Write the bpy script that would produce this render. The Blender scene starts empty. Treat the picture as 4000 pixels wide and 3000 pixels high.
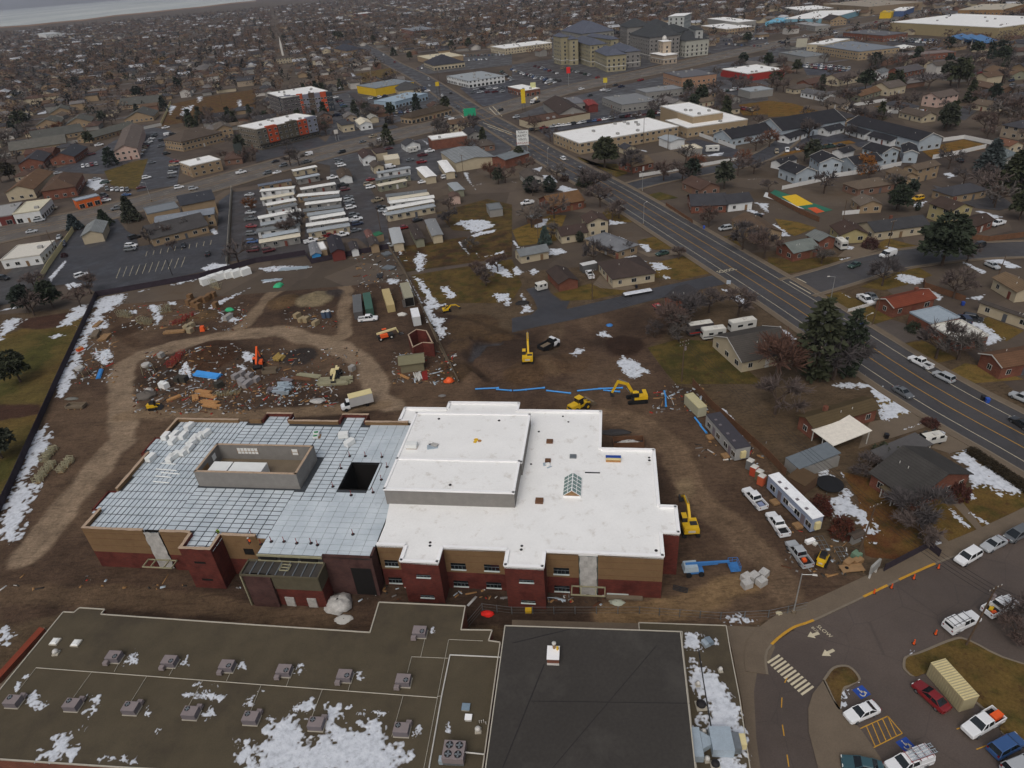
import bpy,math,random
import numpy as np
from mathutils import Vector,Matrix
R=math.radians
random.seed(7)
rng=np.random.default_rng(7)
SC=bpy.context.scene
COL=SC.collection
# -- camera
FPX,PITCH,ROLL,CAMH=2630.0,R(31.85),R(-4.7),85.0
_up=np.array([math.sin(ROLL)*math.cos(PITCH),-math.cos(ROLL)*math.cos(PITCH),-math.sin(PITCH)])
_fw=np.array([0,0,1.0])-_up*_up[2];_fw/=np.linalg.norm(_fw)
_rt=np.cross(_fw,_up)
cam_d=bpy.data.cameras.new('camera');cam=bpy.data.objects.new('camera',cam_d);COL.objects.link(cam)
cam_d.sensor_width=36.0;cam_d.lens=FPX/4000*36;cam_d.clip_start=1.0;cam_d.clip_end=90000
_cx=Vector((_rt[0],_fw[0],_up[0]));_cy=Vector((_rt[1],_fw[1],_up[1]));_cz=Vector((_rt[2],_fw[2],_up[2]))
_m=Matrix.Identity(4)
for i in range(3):
 _m[i][0]=_cx[i];_m[i][1]=-_cy[i];_m[i][2]=-_cz[i]
_m[2][3]=CAMH
cam.matrix_world=_m
SC.camera=cam
# -- sky, sun, exposure
SUN_EL,SUN_AZ=R(52),R(200)
W=bpy.data.worlds.new('World');SC.world=W;W.use_nodes=True
_n=W.node_tree.nodes;_l=W.node_tree.links
_n.clear()
_o=_n.new('ShaderNodeOutputWorld');_b=_n.new('ShaderNodeBackground');_s=_n.new('ShaderNodeTexSky')
_s.sky_type='NISHITA';_s.sun_disc=False;_s.sun_elevation=SUN_EL;_s.sun_rotation=SUN_AZ
_s.air_density=1.0;_s.dust_density=6.0;_s.ozone_density=1.0
_h=_n.new('ShaderNodeHueSaturation');_h.inputs['Saturation'].default_value=0.52
_l.new(_s.outputs[0],_h.inputs['Color']);_l.new(_h.outputs[0],_b.inputs[0]);_l.new(_b.outputs[0],_o.inputs[0])
_b.inputs[1].default_value=0.105
sd=bpy.data.lights.new('sun','SUN');sun=bpy.data.objects.new('sun',sd);COL.objects.link(sun)
sd.energy=0.6;sd.angle=R(40);sd.color=(1.0,0.96,0.90)
_dir=Vector((math.sin(SUN_AZ)*math.cos(SUN_EL),math.cos(SUN_AZ)*math.cos(SUN_EL),math.sin(SUN_EL)))
sun.rotation_euler=(-_dir).to_track_quat('-Z','Y').to_euler()
SC.view_settings.view_transform='Standard';SC.view_settings.look='None'
SC.view_settings.exposure=-0.1;SC.view_settings.gamma=1.0
SC.cycles.use_denoising=True;SC.cycles.max_bounces=5;SC.cycles.transparent_max_bounces=8
SC.cycles.diffuse_bounces=2;SC.cycles.glossy_bounces=2;SC.cycles.caustics_reflective=False;SC.cycles.caustics_refractive=False
# -- reading points off the survey picture
def T(c,r,x,y):return(1000*c+x/2.212,750*r+y/2.212)
def ray(px,py,z=0.0):
 d=np.array([(px-2000)/FPX,(py-1500)/FPX,1.0]);t=(CAMH-z)/-(d@_up)
 return np.array([t*(d@_rt),t*(d@_fw),z])
def G(t,z=0.0):
 p=ray(*T(*t),z);return Vector((float(p[0]),float(p[1])))
def pix(p):
 w=np.array([p[0],p[1],p[2]-CAMH]);c=w[0]*_rt+w[1]*_fw+w[2]*_up
 return c[0]/c[2]*FPX+2000,c[1]/c[2]*FPX+1500
# -- meshes
class MB:
 def __init__(s):s.v=[];s.f=[];s.m=[]
 def poly(s,pts,m=0):
  k=len(s.v);s.v+=[tuple(p)for p in pts];s.f.append(tuple(range(k,k+len(pts))));s.m.append(m);return s
 def hexa(s,p,m=0,top=None):
  k=len(s.v);s.v+=[tuple(q)for q in p]
  for i,f in enumerate(((3,2,1,0),(4,5,6,7),(0,1,5,4),(1,2,6,5),(2,3,7,6),(3,0,4,7))):
   s.f.append(tuple(k+j for j in f));s.m.append(top if(top is not None and i==1)else m)
  return s
 def box(s,x,y,z,sx,sy,sz,rz=0.0,m=0,top=None,tx=1.0,ty=1.0):
  c,n=math.cos(rz),math.sin(rz);q=[]
  for zz,ax,ay in((z,1,1),(z+sz,tx,ty)):
   for a,b in((-1,-1),(1,-1),(1,1),(-1,1)):
    dx,dy=a*sx/2*ax,b*sy/2*ay
    q.append((x+dx*c-dy*n,y+dx*n+dy*c,zz))
  return s.hexa(q,m,top)
 def prism(s,pts,z0,z1,m=0,mt=None):
  k=len(s.v);n=len(pts)
  s.v+=[(p[0],p[1],z0)for p in pts]+[(p[0],p[1],z1)for p in pts]
  for i in range(n):
   j=(i+1)%n;s.f.append((k+i,k+j,k+n+j,k+n+i));s.m.append(m)
  s.f.append(tuple(range(k+n,k+2*n)));s.m.append(m if mt is None else mt)
  s.f.append(tuple(range(k+n-1,k-1,-1)));s.m.append(m);return s
 def tube(s,p,q,r,n=8,m=0,r2=None,cap=True):
  p,q=Vector(p),Vector(q);d=(q-p);r2=r if r2 is None else r2
  if d.length<1e-6:return s
  d.normalize();a=d.orthogonal().normalized();b=d.cross(a);k=len(s.v)
  for c,rr in((p,r),(q,r2)):
   for i in range(n):
    t=2*math.pi*i/n;s.v.append(tuple(c+(a*math.cos(t)+b*math.sin(t))*rr))
  for i in range(n):
   j=(i+1)%n;s.f.append((k+i,k+j,k+n+j,k+n+i));s.m.append(m)
  if cap:s.f.append(tuple(range(k+n-1,k-1,-1)));s.m.append(m);s.f.append(tuple(range(k+n,k+2*n)));s.m.append(m)
  return s
 def bar(s,p,q,w,h,m=0):
  p,q=Vector(p),Vector(q);d=(q-p).normalized();a=d.cross(Vector((0,0,1)))
  if a.length<1e-4:a=Vector((1,0,0))
  a.normalize();b=a.cross(d).normalized();a=a*(w/2);b=b*(h/2)
  return s.hexa([p-a-b,q-a-b,q+a-b,p+a-b,p-a+b,q-a+b,q+a+b,p+a+b],m)
 def lathe(s,prof,n=12,m=0,c=(0,0)):
  k=len(s.v)
  for r_,z in prof:
   for i in range(n):
    t=2*math.pi*i/n;s.v.append((c[0]+r_*math.cos(t),c[1]+r_*math.sin(t),z))
  for a in range(len(prof)-1):
   for i in range(n):
    j=(i+1)%n;s.f.append((k+a*n+i,k+a*n+j,k+(a+1)*n+j,k+(a+1)*n+i));s.m.append(m)
  s.f.append(tuple(range(k+(len(prof)-1)*n,k+len(prof)*n)));s.m.append(m)
  return s
 def mesh(s,name,mats):
  me=bpy.data.meshes.new(name);me.from_pydata(s.v,[],s.f)
  for m in(mats if isinstance(mats,(list,tuple))else[mats]):me.materials.append(MAT(m))
  if len(me.materials)>1:me.polygons.foreach_set('material_index',s.m)
  me.update();return me
 def build(s,name,mats,parent=None,smooth=False,color=None):
  return obj(name,s.mesh(name,mats),parent,smooth=smooth,color=color)
def np_mesh(name,v,f,mats,smooth=False):
 me=bpy.data.meshes.new(name);v=np.asarray(v,np.float32);f=np.asarray(f,np.int32)
 me.vertices.add(len(v));me.vertices.foreach_set('co',v.ravel())
 k=f.shape[1];me.loops.add(f.size);me.loops.foreach_set('vertex_index',f.ravel())
 me.polygons.add(len(f));me.polygons.foreach_set('loop_start',np.arange(0,f.size,k,dtype=np.int32))
 try:me.polygons.foreach_set('loop_total',np.full(len(f),k,np.int32))
 except Exception:pass
 for m in(mats if isinstance(mats,(list,tuple))else[mats]):me.materials.append(MAT(m))
 if smooth:me.polygons.foreach_set('use_smooth',np.ones(len(f),bool))
 me.update(calc_edges=True);me.validate();return me
def obj(name,me,parent=None,loc=None,rz=0.0,smooth=False,color=None,scale=None):
 o=bpy.data.objects.new(name,me);COL.objects.link(o)
 if parent is not None:o.parent=parent
 if loc is not None:o.location=(loc[0],loc[1],loc[2]if len(loc)>2 else 0)
 if rz:o.rotation_euler=(0,0,rz)
 if scale is not None:o.scale=scale if hasattr(scale,'__len__')else(scale,)*3
 if smooth:me.polygons.foreach_set('use_smooth',[True]*len(me.polygons))
 if color is not None:o.color=(*color[:3],1)
 return o
THINGS=[]
def tag(o,label,cat,group=None):
 o['label']=label;o['category']=cat
 if group:o['group']=group
 THINGS.append(o);return o
def thing(name,label,cat,loc=(0,0,0),rz=0.0,group=None):
 o=bpy.data.objects.new(name,None);COL.objects.link(o);o.empty_display_size=.3
 o.location=(loc[0],loc[1],loc[2]if len(loc)>2 else 0);o.rotation_euler=(0,0,rz)
 return tag(o,label,cat,group)
def struct(o,kind='structure',label=None):
 o['kind']=kind
 if label:o['label']=label
 return o
# -- materials, all procedural
MATS={}
def MAT(m):return m if not isinstance(m,str)else MATS[m]
def new_mat(name):
 m=bpy.data.materials.new(name);m.use_nodes=True;nt=m.node_tree
 p=nt.nodes['Principled BSDF'];MATS[name]=m;return m,nt,p
def N(nt,kind,**kw):
 n=nt.nodes.new('ShaderNode'+kind)
 for k,v in kw.items():
  if k in n.inputs:n.inputs[k].default_value=v
  else:setattr(n,k,v)
 return n
def pos(nt,scale=None):
 g=N(nt,'NewGeometry')
 if scale is None:return g.outputs['Position']
 m=N(nt,'Mapping');m.inputs['Scale'].default_value=scale;nt.links.new(g.outputs['Position'],m.inputs['Vector']);return m.outputs[0]
def ramp(nt,fac,stops):
 r=N(nt,'ValToRGB');e=r.color_ramp.elements
 while len(e)<len(stops):e.new(.5)
 for el,(p,c)in zip(e,stops):el.position=p;el.color=(*c,1)if len(c)==3 else c
 nt.links.new(fac,r.inputs[0]);return r.outputs[0]
def mixc(nt,a,b,fac,mode='MIX'):
 m=N(nt,'Mix',data_type='RGBA',blend_type=mode)
 for s,v in((6,a),(7,b),(0,fac)):
  if hasattr(v,'is_linked')or hasattr(v,'links'):nt.links.new(v,m.inputs[s])
  else:m.inputs[s].default_value=v if s==0 else(*v[:3],1)
 return m.outputs[2]
def noise(nt,scale,detail=4,vec=None,rough=.55,dist=0.0):
 n=N(nt,'TexNoise',Scale=scale,Detail=detail,Roughness=rough,Distortion=dist)
 nt.links.new(vec if vec is not None else pos(nt),n.inputs['Vector']);return n.outputs['Fac']
def bump(nt,p,h,strength,dist=.05):
 b=N(nt,'Bump',Strength=strength,Distance=dist);nt.links.new(h,b.inputs['Height']);nt.links.new(b.outputs[0],p.inputs['Normal'])
def mat(name,col=None,rough=.8,var=.18,scale=2.0,bmp=0.0,metal=0.0,coat=0.0,spec=.3,fine=None,dirt=None):
 """a colour broken up by two scales of noise; col None takes the object's own colour"""
 m,nt,p=new_mat(name)
 p.inputs['Roughness'].default_value=rough;p.inputs['Metallic'].default_value=metal
 p.inputs['Specular IOR Level'].default_value=spec;p.inputs['Coat Weight'].default_value=coat
 if col is None:base=N(nt,'ObjectInfo').outputs['Color']
 else:rgb=N(nt,'RGB');rgb.outputs[0].default_value=(*col,1);base=rgb.outputs[0]
 f=noise(nt,scale,5)
 k=ramp(nt,f,[(.25,(1-var,)*3),(.75,(1+var,)*3)])
 c=mixc(nt,base,k,1.0,'MULTIPLY')
 if fine:
  f2=noise(nt,fine,3);k2=ramp(nt,f2,[(.3,(1-var*.8,)*3),(.7,(1+var*.8,)*3)]);c=mixc(nt,c,k2,1.0,'MULTIPLY')
 if dirt:
  f3=noise(nt,dirt[1],6,rough=.7);c=mixc(nt,c,dirt[0],ramp(nt,f3,[(dirt[2],(0,)*3),(dirt[2]+.18,(dirt[3],)*3)]))
 nt.links.new(c,p.inputs['Base Color'])
 if bmp:bump(nt,p,noise(nt,(fine or scale*4),3),bmp)
 return m
def S(r,g,b):
 f=lambda c:(c/12.92 if c<=.04045 else((c+.055)/1.055)**2.4)
 return(f(r/255),f(g/255),f(b/255))
# ---- plain materials
mat('white_membrane',S(238,238,236),.55,.035,.25,fine=3,dirt=(S(168,158,142),.45,.56,.55))
mat('white_flashing',S(244,244,244),.5,.03,1.0)
mat('cmu',S(128,125,121),.9,.10,.8,fine=9,bmp=.3)
mat('tan_board',S(120,95,67),.85,.10,.6,fine=5,dirt=(S(100,74,48),.5,.55,.5))
mat('tape',S(172,150,128),.7,.2,3)
mat('wood',S(142,112,78),.8,.25,1.6,fine=12)
mat('lumber',S(172,128,82),.8,.25,3,fine=14)
mat('plywood',S(146,116,82),.8,.15,1.5)
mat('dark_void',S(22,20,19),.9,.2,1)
mat('glass_dark',S(26,32,36),.12,.2,.6,spec=.6)
mat('glass_green',S(120,142,138),.15,.12,1.2,spec=.6)
mat('sill',S(196,206,204),.5,.05,2)
mat('steel',S(132,138,142),.5,.15,2,metal=.6)
mat('galvanised',S(176,190,200),.42,.08,1.2,metal=.35,fine=7)
mat('deck_gap',S(62,66,70),.8,.2,2)
mat('olive_steel',S(148,144,118),.6,.12,2)
mat('dark_steel',S(48,48,50),.6,.2,2)
mat('red_steel',S(130,38,34),.6,.2,2)
mat('plastic_sheet',S(176,174,170),.35,.18,1.4,fine=6,bmp=.4)
mat('poly_block',S(226,228,226),.6,.04,1.0)
mat('ballast_roof',S(80,72,57),.95,.13,.35,fine=7,bmp=.25,dirt=(S(62,55,46),.09,.5,.7));mat('entry_board',S(88,82,66),.8,.15,1)
mat('black_roof',S(59,56,53),.9,.14,.08,fine=2.5,dirt=(S(76,73,69),.12,.5,.6))
mat('metal_edge',S(178,172,158),.5,.08,2)
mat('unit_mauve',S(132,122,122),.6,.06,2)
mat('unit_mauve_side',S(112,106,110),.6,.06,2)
mat('unit_dark',S(36,34,36),.7,.2,3)
mat('concrete',S(112,100,84),.9,.10,.5,fine=5)
mat('sidewalk',S(106,94,80),.9,.10,.4,fine=5)
mat('kerb',S(120,110,96),.9,.10,1.0)
mat('rubber',S(26,26,27),.9,.15,4)
mat('rim',S(120,122,126),.4,.1,3,metal=.5)
mat('paint',None,.30,.03,1.0,coat=.5,spec=.5)
mat('flat',None,.75,.10,1.2,fine=6)
mat('gloss',None,.35,.05,1.0,spec=.5)
mat('lamp_lens',S(220,222,220),.2,.03,3)
mat('tail_lens',S(120,16,16),.25,.05,3)
mat('black_trim',S(30,30,32),.6,.1,3)
mat('yellow_paint',S(214,174,38),.45,.08,2,dirt=(S(120,92,50),1.5,.6,.5))
mat('orange_paint',S(226,92,40),.5,.08,2)
mat('blue_paint',S(62,118,178),.5,.10,2)
mat('cream_paint',S(214,200,150),.6,.06,1,dirt=(S(150,130,90),1.5,.62,.4))
mat('blue_pipe',S(70,150,220),.4,.05,2)
mat('wall',None,.85,.07,.6,fine=7,dirt=(S(90,80,70),.5,.62,.25))
mat('door',None,.6,.06,2)
mat('trim',S(196,194,188),.6,.05,2)
mat('pole_wood',S(88,72,58),.9,.15,3)
mat('pole_metal',S(170,172,172),.4,.06,3,metal=.5)
mat('fence_white',S(206,206,204),.5,.05,1.0)
mat('fence_wood',S(104,74,54),.9,.2,1.2,fine=9)
mat('fence_dark',S(52,44,52),.9,.15,.8)
mat('marking',S(196,186,160),.8,.12,.8,fine=6)
mat('marking_yellow',S(186,140,48),.8,.15,.8,fine=6)
mat('marking_blue',S(38,72,150),.8,.12,.8)
mat('bark',S(74,62,54),.95,.2,4)
def shingle():
 m,nt,p=new_mat('shingle');p.inputs['Roughness'].default_value=.9;p.inputs['Specular IOR Level'].default_value=.2
 base=N(nt,'ObjectInfo').outputs['Color']
 a=ramp(nt,noise(nt,.35,5),[(.25,(.82,)*3),(.75,(1.16,)*3)]);c=mixc(nt,base,a,1.0,'MULTIPLY')
 w=N(nt,'TexWave',Scale=1.4,Distortion=.6,Detail=2.0,bands_direction='Z');w.inputs['Detail Scale'].default_value=3
 nt.links.new(pos(nt),w.inputs['Vector'])
 c=mixc(nt,c,ramp(nt,w.outputs['Fac'],[(0,(.86,)*3),(.4,(1.05,)*3)]),1.0,'MULTIPLY')
 c=mixc(nt,c,ramp(nt,noise(nt,6,3),[(.3,(.85,)*3),(.7,(1.15,)*3)]),1.0,'MULTIPLY')
 nt.links.new(c,p.inputs['Base Color'])
shingle()
def brickm(name,c1,c2,mort,wet):
 m,nt,p=new_mat(name);p.inputs['Roughness'].default_value=.9;p.inputs['Specular IOR Level'].default_value=.2
 g=N(nt,'NewGeometry');sp=N(nt,'SeparateXYZ');nt.links.new(g.outputs['Position'],sp.inputs[0])
 ad=N(nt,'Math',operation='ADD');nt.links.new(sp.outputs[0],ad.inputs[0]);nt.links.new(sp.outputs[1],ad.inputs[1])
 cb=N(nt,'CombineXYZ');nt.links.new(ad.outputs[0],cb.inputs[0]);nt.links.new(sp.outputs[2],cb.inputs[1])
 b=N(nt,'TexBrick',Scale=1.0);b.inputs['Color1'].default_value=(*c1,1);b.inputs['Color2'].default_value=(*c2,1);b.inputs['Mortar'].default_value=(*mort,1)
 b.inputs['Brick Width'].default_value=.42;b.inputs['Row Height'].default_value=.2;b.inputs['Mortar Size'].default_value=.015
 nt.links.new(cb.outputs[0],b.inputs['Vector'])
 c=mixc(nt,b.outputs['Color'],ramp(nt,noise(nt,.5,5),[(.3,(.78,)*3),(.7,(1.15,)*3)]),1.0,'MULTIPLY')
 if wet:c=mixc(nt,c,wet,ramp(nt,noise(nt,.33,5,rough=.65),[(.52,(0,)*3),(.66,(.7,)*3)]))
 nt.links.new(c,p.inputs['Base Color']);bump(nt,p,b.outputs['Fac'],.3,-.01)
brickm('red_brick',S(104,48,40),S(88,42,37),S(92,62,54),S(66,28,26))
brickm('purple_brick',S(84,58,54),S(74,52,50),S(84,66,62),S(56,36,34))
brickm('house_brick',S(124,76,58),S(108,62,50),S(120,96,84),None)
def asphalt():
 m,nt,p=new_mat('asphalt');p.inputs['Specular IOR Level'].default_value=.45
 base=N(nt,'ObjectInfo').outputs['Color']
 c=mixc(nt,base,ramp(nt,noise(nt,.07,6,rough=.6),[(.3,(.80,)*3),(.7,(1.2,)*3)]),1.0,'MULTIPLY')
 c=mixc(nt,c,ramp(nt,noise(nt,5,4),[(.3,(.86,)*3),(.7,(1.14,)*3)]),1.0,'MULTIPLY')
 cr=N(nt,'TexVoronoi',Scale=.11,feature='DISTANCE_TO_EDGE');nt.links.new(pos(nt),cr.inputs['Vector'])
 c=mixc(nt,c,S(36,35,36),ramp(nt,cr.outputs['Distance'],[(.002,(.3,)*3),(.006,(0,)*3)]))
 nt.links.new(c,p.inputs['Base Color'])
 nt.links.new(ramp(nt,noise(nt,.12,4),[(.35,(.42,)*3),(.6,(.85,)*3)]),p.inputs['Roughness'])
asphalt()
def snowm(name,edge):
 m,nt,p=new_mat(name);p.inputs['Roughness'].default_value=.7;p.inputs['Subsurface Weight'].default_value=0
 c=ramp(nt,noise(nt,1.1,6,rough=.65),[(.25,S(160,165,172)),(.5,S(202,207,215)),(.8,S(224,228,233))])
 if edge:c=mixc(nt,c,N(nt,'Attribute',attribute_name='Col').outputs['Color'],1.0,'MULTIPLY')
 nt.links.new(c,p.inputs['Base Color']);bump(nt,p,noise(nt,1.6,5),.6,.2)
snowm('snow',0);snowm('melting_snow',1)
def groundm():
 m,nt,p=new_mat('ground_soil');p.inputs['Roughness'].default_value=.95;p.inputs['Specular IOR Level'].default_value=.15
 a=N(nt,'Attribute',attribute_name='Col').outputs['Color']
 c=mixc(nt,a,ramp(nt,noise(nt,.22,7,rough=.65),[(.28,(.68,)*3),(.5,(1.0,)*3),(.76,(1.32,)*3)]),1.0,'MULTIPLY')
 c=mixc(nt,c,ramp(nt,noise(nt,1.9,6,rough=.7,dist=.6),[(.3,(.72,)*3),(.7,(1.28,)*3)]),1.0,'MULTIPLY')
 st=noise(nt,.9,5,vec=pos(nt,(.35,1.6,1)),dist=1.5)
 c=mixc(nt,c,ramp(nt,st,[(.34,(.74,)*3),(.52,(1.04,)*3),(.7,(1.1,)*3)]),1.0,'MULTIPLY')
 nt.links.new(c,p.inputs['Base Color']);bump(nt,p,noise(nt,1.1,7,rough=.7),.7,.35)
groundm()
def lawnm():
 m,nt,p=new_mat('lawn');p.inputs['Roughness'].default_value=.95;p.inputs['Specular IOR Level'].default_value=.1
 base=N(nt,'ObjectInfo').outputs['Color']
 c=mixc(nt,base,S(112,92,48),ramp(nt,noise(nt,.18,6,rough=.65),[(.4,(0,)*3),(.7,(.7,)*3)]))
 c=mixc(nt,c,S(54,58,28),ramp(nt,noise(nt,.27,5,vec=pos(nt,(1,1.3,1))),[(.48,(0,)*3),(.7,(.75,)*3)]))
 c=mixc(nt,c,S(66,46,34),ramp(nt,noise(nt,.6,5),[(.56,(0,)*3),(.7,(.6,)*3)]))
 c=mixc(nt,c,ramp(nt,noise(nt,3,5,rough=.7),[(.3,(.7,)*3),(.7,(1.3,)*3)]),1.0,'MULTIPLY')
 nt.links.new(c,p.inputs['Base Color']);bump(nt,p,noise(nt,4,4),.5,.1)
lawnm()
def townm():
 m,nt,p=new_mat('town_floor');p.inputs['Roughness'].default_value=.95;p.inputs['Specular IOR Level'].default_value=.1
 c=ramp(nt,noise(nt,.012,8,rough=.75),[(.25,S(60,54,52)),(.42,S(80,71,65)),(.55,S(92,82,72)),(.68,S(86,73,60)),(.85,S(72,70,71))])
 v=N(nt,'TexVoronoi',Scale=.045);nt.links.new(pos(nt),v.inputs['Vector'])
 c=mixc(nt,c,ramp(nt,v.outputs['Color'],[(0,(.62,)*3),(1,(1.3,)*3)]),.8,'MULTIPLY')
 c=mixc(nt,c,S(176,176,180),ramp(nt,noise(nt,.05,7,rough=.8),[(.655,(0,)*3),(.68,(.8,)*3)]))
 nt.links.new(c,p.inputs['Base Color'])
townm()
# -- numeric noise
def vn(x,y,s,seed=0):
 X,Y=np.asarray(x,float)/s,np.asarray(y,float)/s;xi,yi=np.floor(X).astype(np.int64),np.floor(Y).astype(np.int64);fx,fy=X-xi,Y-yi
 def h(a,b):
  n=(a*374761393+b*668265263+seed*974634721)&0xffffffff;n=((n^(n>>13))*1274126177)&0xffffffff
  return((n^(n>>16))&0xffff)/65535.0
 fx=fx*fx*(3-2*fx);fy=fy*fy*(3-2*fy)
 return(h(xi,yi)*(1-fx)+h(xi+1,yi)*fx)*(1-fy)+(h(xi,yi+1)*(1-fx)+h(xi+1,yi+1)*fx)*fy
def fbm(x,y,s,seed=0,o=4):
 t=0;a=1;k=0
 for i in range(o):t=t+a*vn(x,y,s/2**i,seed+i*17);k+=a;a*=.55
 return t/k
def sdist(px,py,poly):
 px=np.asarray(px,float);py=np.asarray(py,float);d=np.full(px.shape,1e9);ins=np.zeros(px.shape,bool);n=len(poly)
 for i in range(n):
  ax,ay=poly[i];bx,by=poly[(i+1)%n];ex,ey=bx-ax,by-ay;L=ex*ex+ey*ey+1e-9
  t=np.clip(((px-ax)*ex+(py-ay)*ey)/L,0,1);d=np.minimum(d,np.hypot(px-ax-t*ex,py-ay-t*ey))
  c=((ay>py)!=(by>py));xx=ax+(py-ay)*ex/(ey if abs(ey)>1e-9 else 1e-9);ins^=c&(px<xx)
 return np.where(ins,d,-d)
def ldist(px,py,line):
 d=np.full(np.asarray(px).shape,1e9)
 for(ax,ay),(bx,by)in zip(line[:-1],line[1:]):
  ex,ey=bx-ax,by-ay;L=ex*ex+ey*ey+1e-9;t=np.clip(((px-ax)*ex+(py-ay)*ey)/L,0,1);d=np.minimum(d,np.hypot(px-ax-t*ex,py-ay-t*ey))
 return d
def line(c,r,*p):return[G((c,r,x,y))for x,y in p]
# -- terrain
big=MB().poly([(-34000,-300,-.08),(34000,-300,-.08),(34000,40000,-.08),(-34000,40000,-.08)]).build('valley_floor','town_floor');struct(big)
MOUNDS=[((1,1,250,950),6,2.0,S(88,70,50)),((1,1,520,930),6.5,2.4,S(118,106,84)),((1,1,690,880),3.6,1.0,S(62,55,52)),((1,1,360,1430),6,.9,S(52,46,43)),
((0,1,1800,1420),10,2.6,S(66,47,34)),((0,1,1790,1070),5.5,1.7,S(88,70,50)),((2,1,330,1520),5,1.3,S(92,74,56)),((2,1,120,1590),6,1.2,S(82,64,47)),((1,1,1860,1160),9,1.3,S(76,60,44)),
((1,1,1700,1560),6,.9,S(74,58,42)),((2,1,960,1330),6,.5,S(52,38,30)),((0,1,1100,1180),6,.4,S(66,50,38)),((2,1,520,1480),6,.7,S(84,66,50)),((1,1,2100,1240),5,1.0,S(74,58,42)),((1,1,1760,1330),4,1.0,S(78,62,46)),((0,1,1700,1470),5,.9,S(70,50,36))]
MOUNDS=[(G(t),r,h,c)for t,r,h,c in MOUNDS]
TRACKS=[(line(0,2,(250,1480),(480,1180),(700,900),(880,680),(1050,470),(1070,260))+line(0,2,(1040,0))+line(0,1,(1060,1500),(1230,1400),(1500,1340),(1800,1270))+line(1,1,(0,1215),(200,1200),(450,1260),(700,1330),(930,1470),(1040,1640))+line(1,2,(1020,130),(1150,190)),3.0,S(146,127,106)),
(line(1,1,(600,1290),(770,1230),(770,980),(810,850),(720,770),(520,760),(330,780),(150,870),(20,1000))+line(0,1,(2120,1150),(1900,1250)),1.9,S(136,117,96)),
(line(0,2,(1050,280),(1300,270),(1600,262))+line(1,2,(0,265),(420,235),(800,220),(1100,190)),2.0,S(128,108,86)),
(line(0,1,(1180,1320),(1050,1250),(960,1120),(930,1000),(1050,930),(1500,850)),1.6,S(78,60,46)),
(line(2,2,(760,280),(1000,300),(1200,380),(1400,560),(1480,760),(1520,900),(1650,1050),(1900,1250),(2212,1520))+line(3,3,(150,150)),2.8,S(116,96,76)),
(line(0,3,(0,150),(500,170),(1000,190),(1800,250))+line(1,3,(100,350),(700,390)),2.2,S(100,82,64)),
(line(2,3,(850,330),(1450,290),(1800,150),(2000,60)),2.2,S(132,108,78)),(line(2,2,(1480,860),(1500,960)),1.6,S(138,118,92)),
(line(2,1,(400,1100),(380,1250),(300,1400)),2.2,S(92,76,60)),(line(1,1,(1780,1290),(1850,1500),(2000,1620)),1.0,S(56,44,36)),(line(1,1,(1900,1290),(2200,1290))+line(2,1,(100,1290)),1.0,S(56,44,36)),(line(1,1,(1880,1440),(1960,1340),(2080,1330)),1.3,S(66,65,68))]
SITE=line(0,1,(840,905),(1740,745))+line(1,1,(0,612),(470,620),(1160,500),(1500,1010))+line(2,1,(0,1215),(950,1010),(1300,930),(1480,1130),(1180,1340),(1400,1659))+line(2,2,(1560,40),(1700,210),(2212,620))+line(3,2,(330,1250),(620,1600),(820,1650))+line(3,3,(830,170),(0,380))+line(2,3,(1850,430),(0,430))+line(1,3,(980,500))+line(0,3,(550,320),(150,420),(0,420))+line(0,2,(0,1100),(110,870))+line(0,1,(520,1620))
PARK=line(0,1,(-900,1300),(0,1250),(200,1180),(520,1180),(760,1000),(830,930),(640,1330),(520,1600))+line(0,2,(380,260),(100,880),(-200,1300),(-900,1300))
BARK=[line(0,1,(100,1120),(430,1060),(640,1030),(520,1170),(200,1180)),line(0,2,(-100,180),(350,170),(380,240),(-100,340))]
DUG=line(1,1,(1740,1250),(2212,1230))+line(2,1,(60,1230),(420,1400),(520,1520),(300,1640))+line(1,1,(1800,1650))
def Hgt(x,y):
 x=np.asarray(x,float);y=np.asarray(y,float)
 z=.05+.16*(fbm(x,y,3.0,3)-.5)+.06*(fbm(x*.6,y*2.2,1.6,9)-.5)
 for c,r,h,_ in MOUNDS:
  d=np.hypot(x-c.x,y-c.y)/(r*(.8+.4*vn(x,y,r*.5,int(r*10))));z=z+h*np.clip(1-d,0,1)**1.15*(.8+.4*vn(x,y,1.3,5))
 k=np.clip(sdist(x,y,DUG)/3,0,1)
 for l,w,_ in TRACKS[-3:]:k=k*np.clip((ldist(x,y,l)-w)/.6,0,1)
 z=z+k*(.9+.5*fbm(x,y,4,71))
 for l,w,_ in TRACKS:
  d=ldist(x,y,l);z=z-.10*np.exp(-((d-.9)/.35)**2)*np.clip(1.5*w-d,0,1)+.05*np.exp(-((d-w)/.5)**2)
 f=np.clip(sdist(x,y,SITE)/3+.3,0,1);return np.maximum(z*f-.03*(1-f),-.04)
GRID={}
def hz(p):
 i,j=int((p[1]-36)/.52),int((p[0]+205)/.52);Z=GRID['Z'];return float(Z[i:i+2,j:j+2].max())if 0<=i<Z.shape[0]-1 and 0<=j<Z.shape[1]-1 else 0.0
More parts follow.
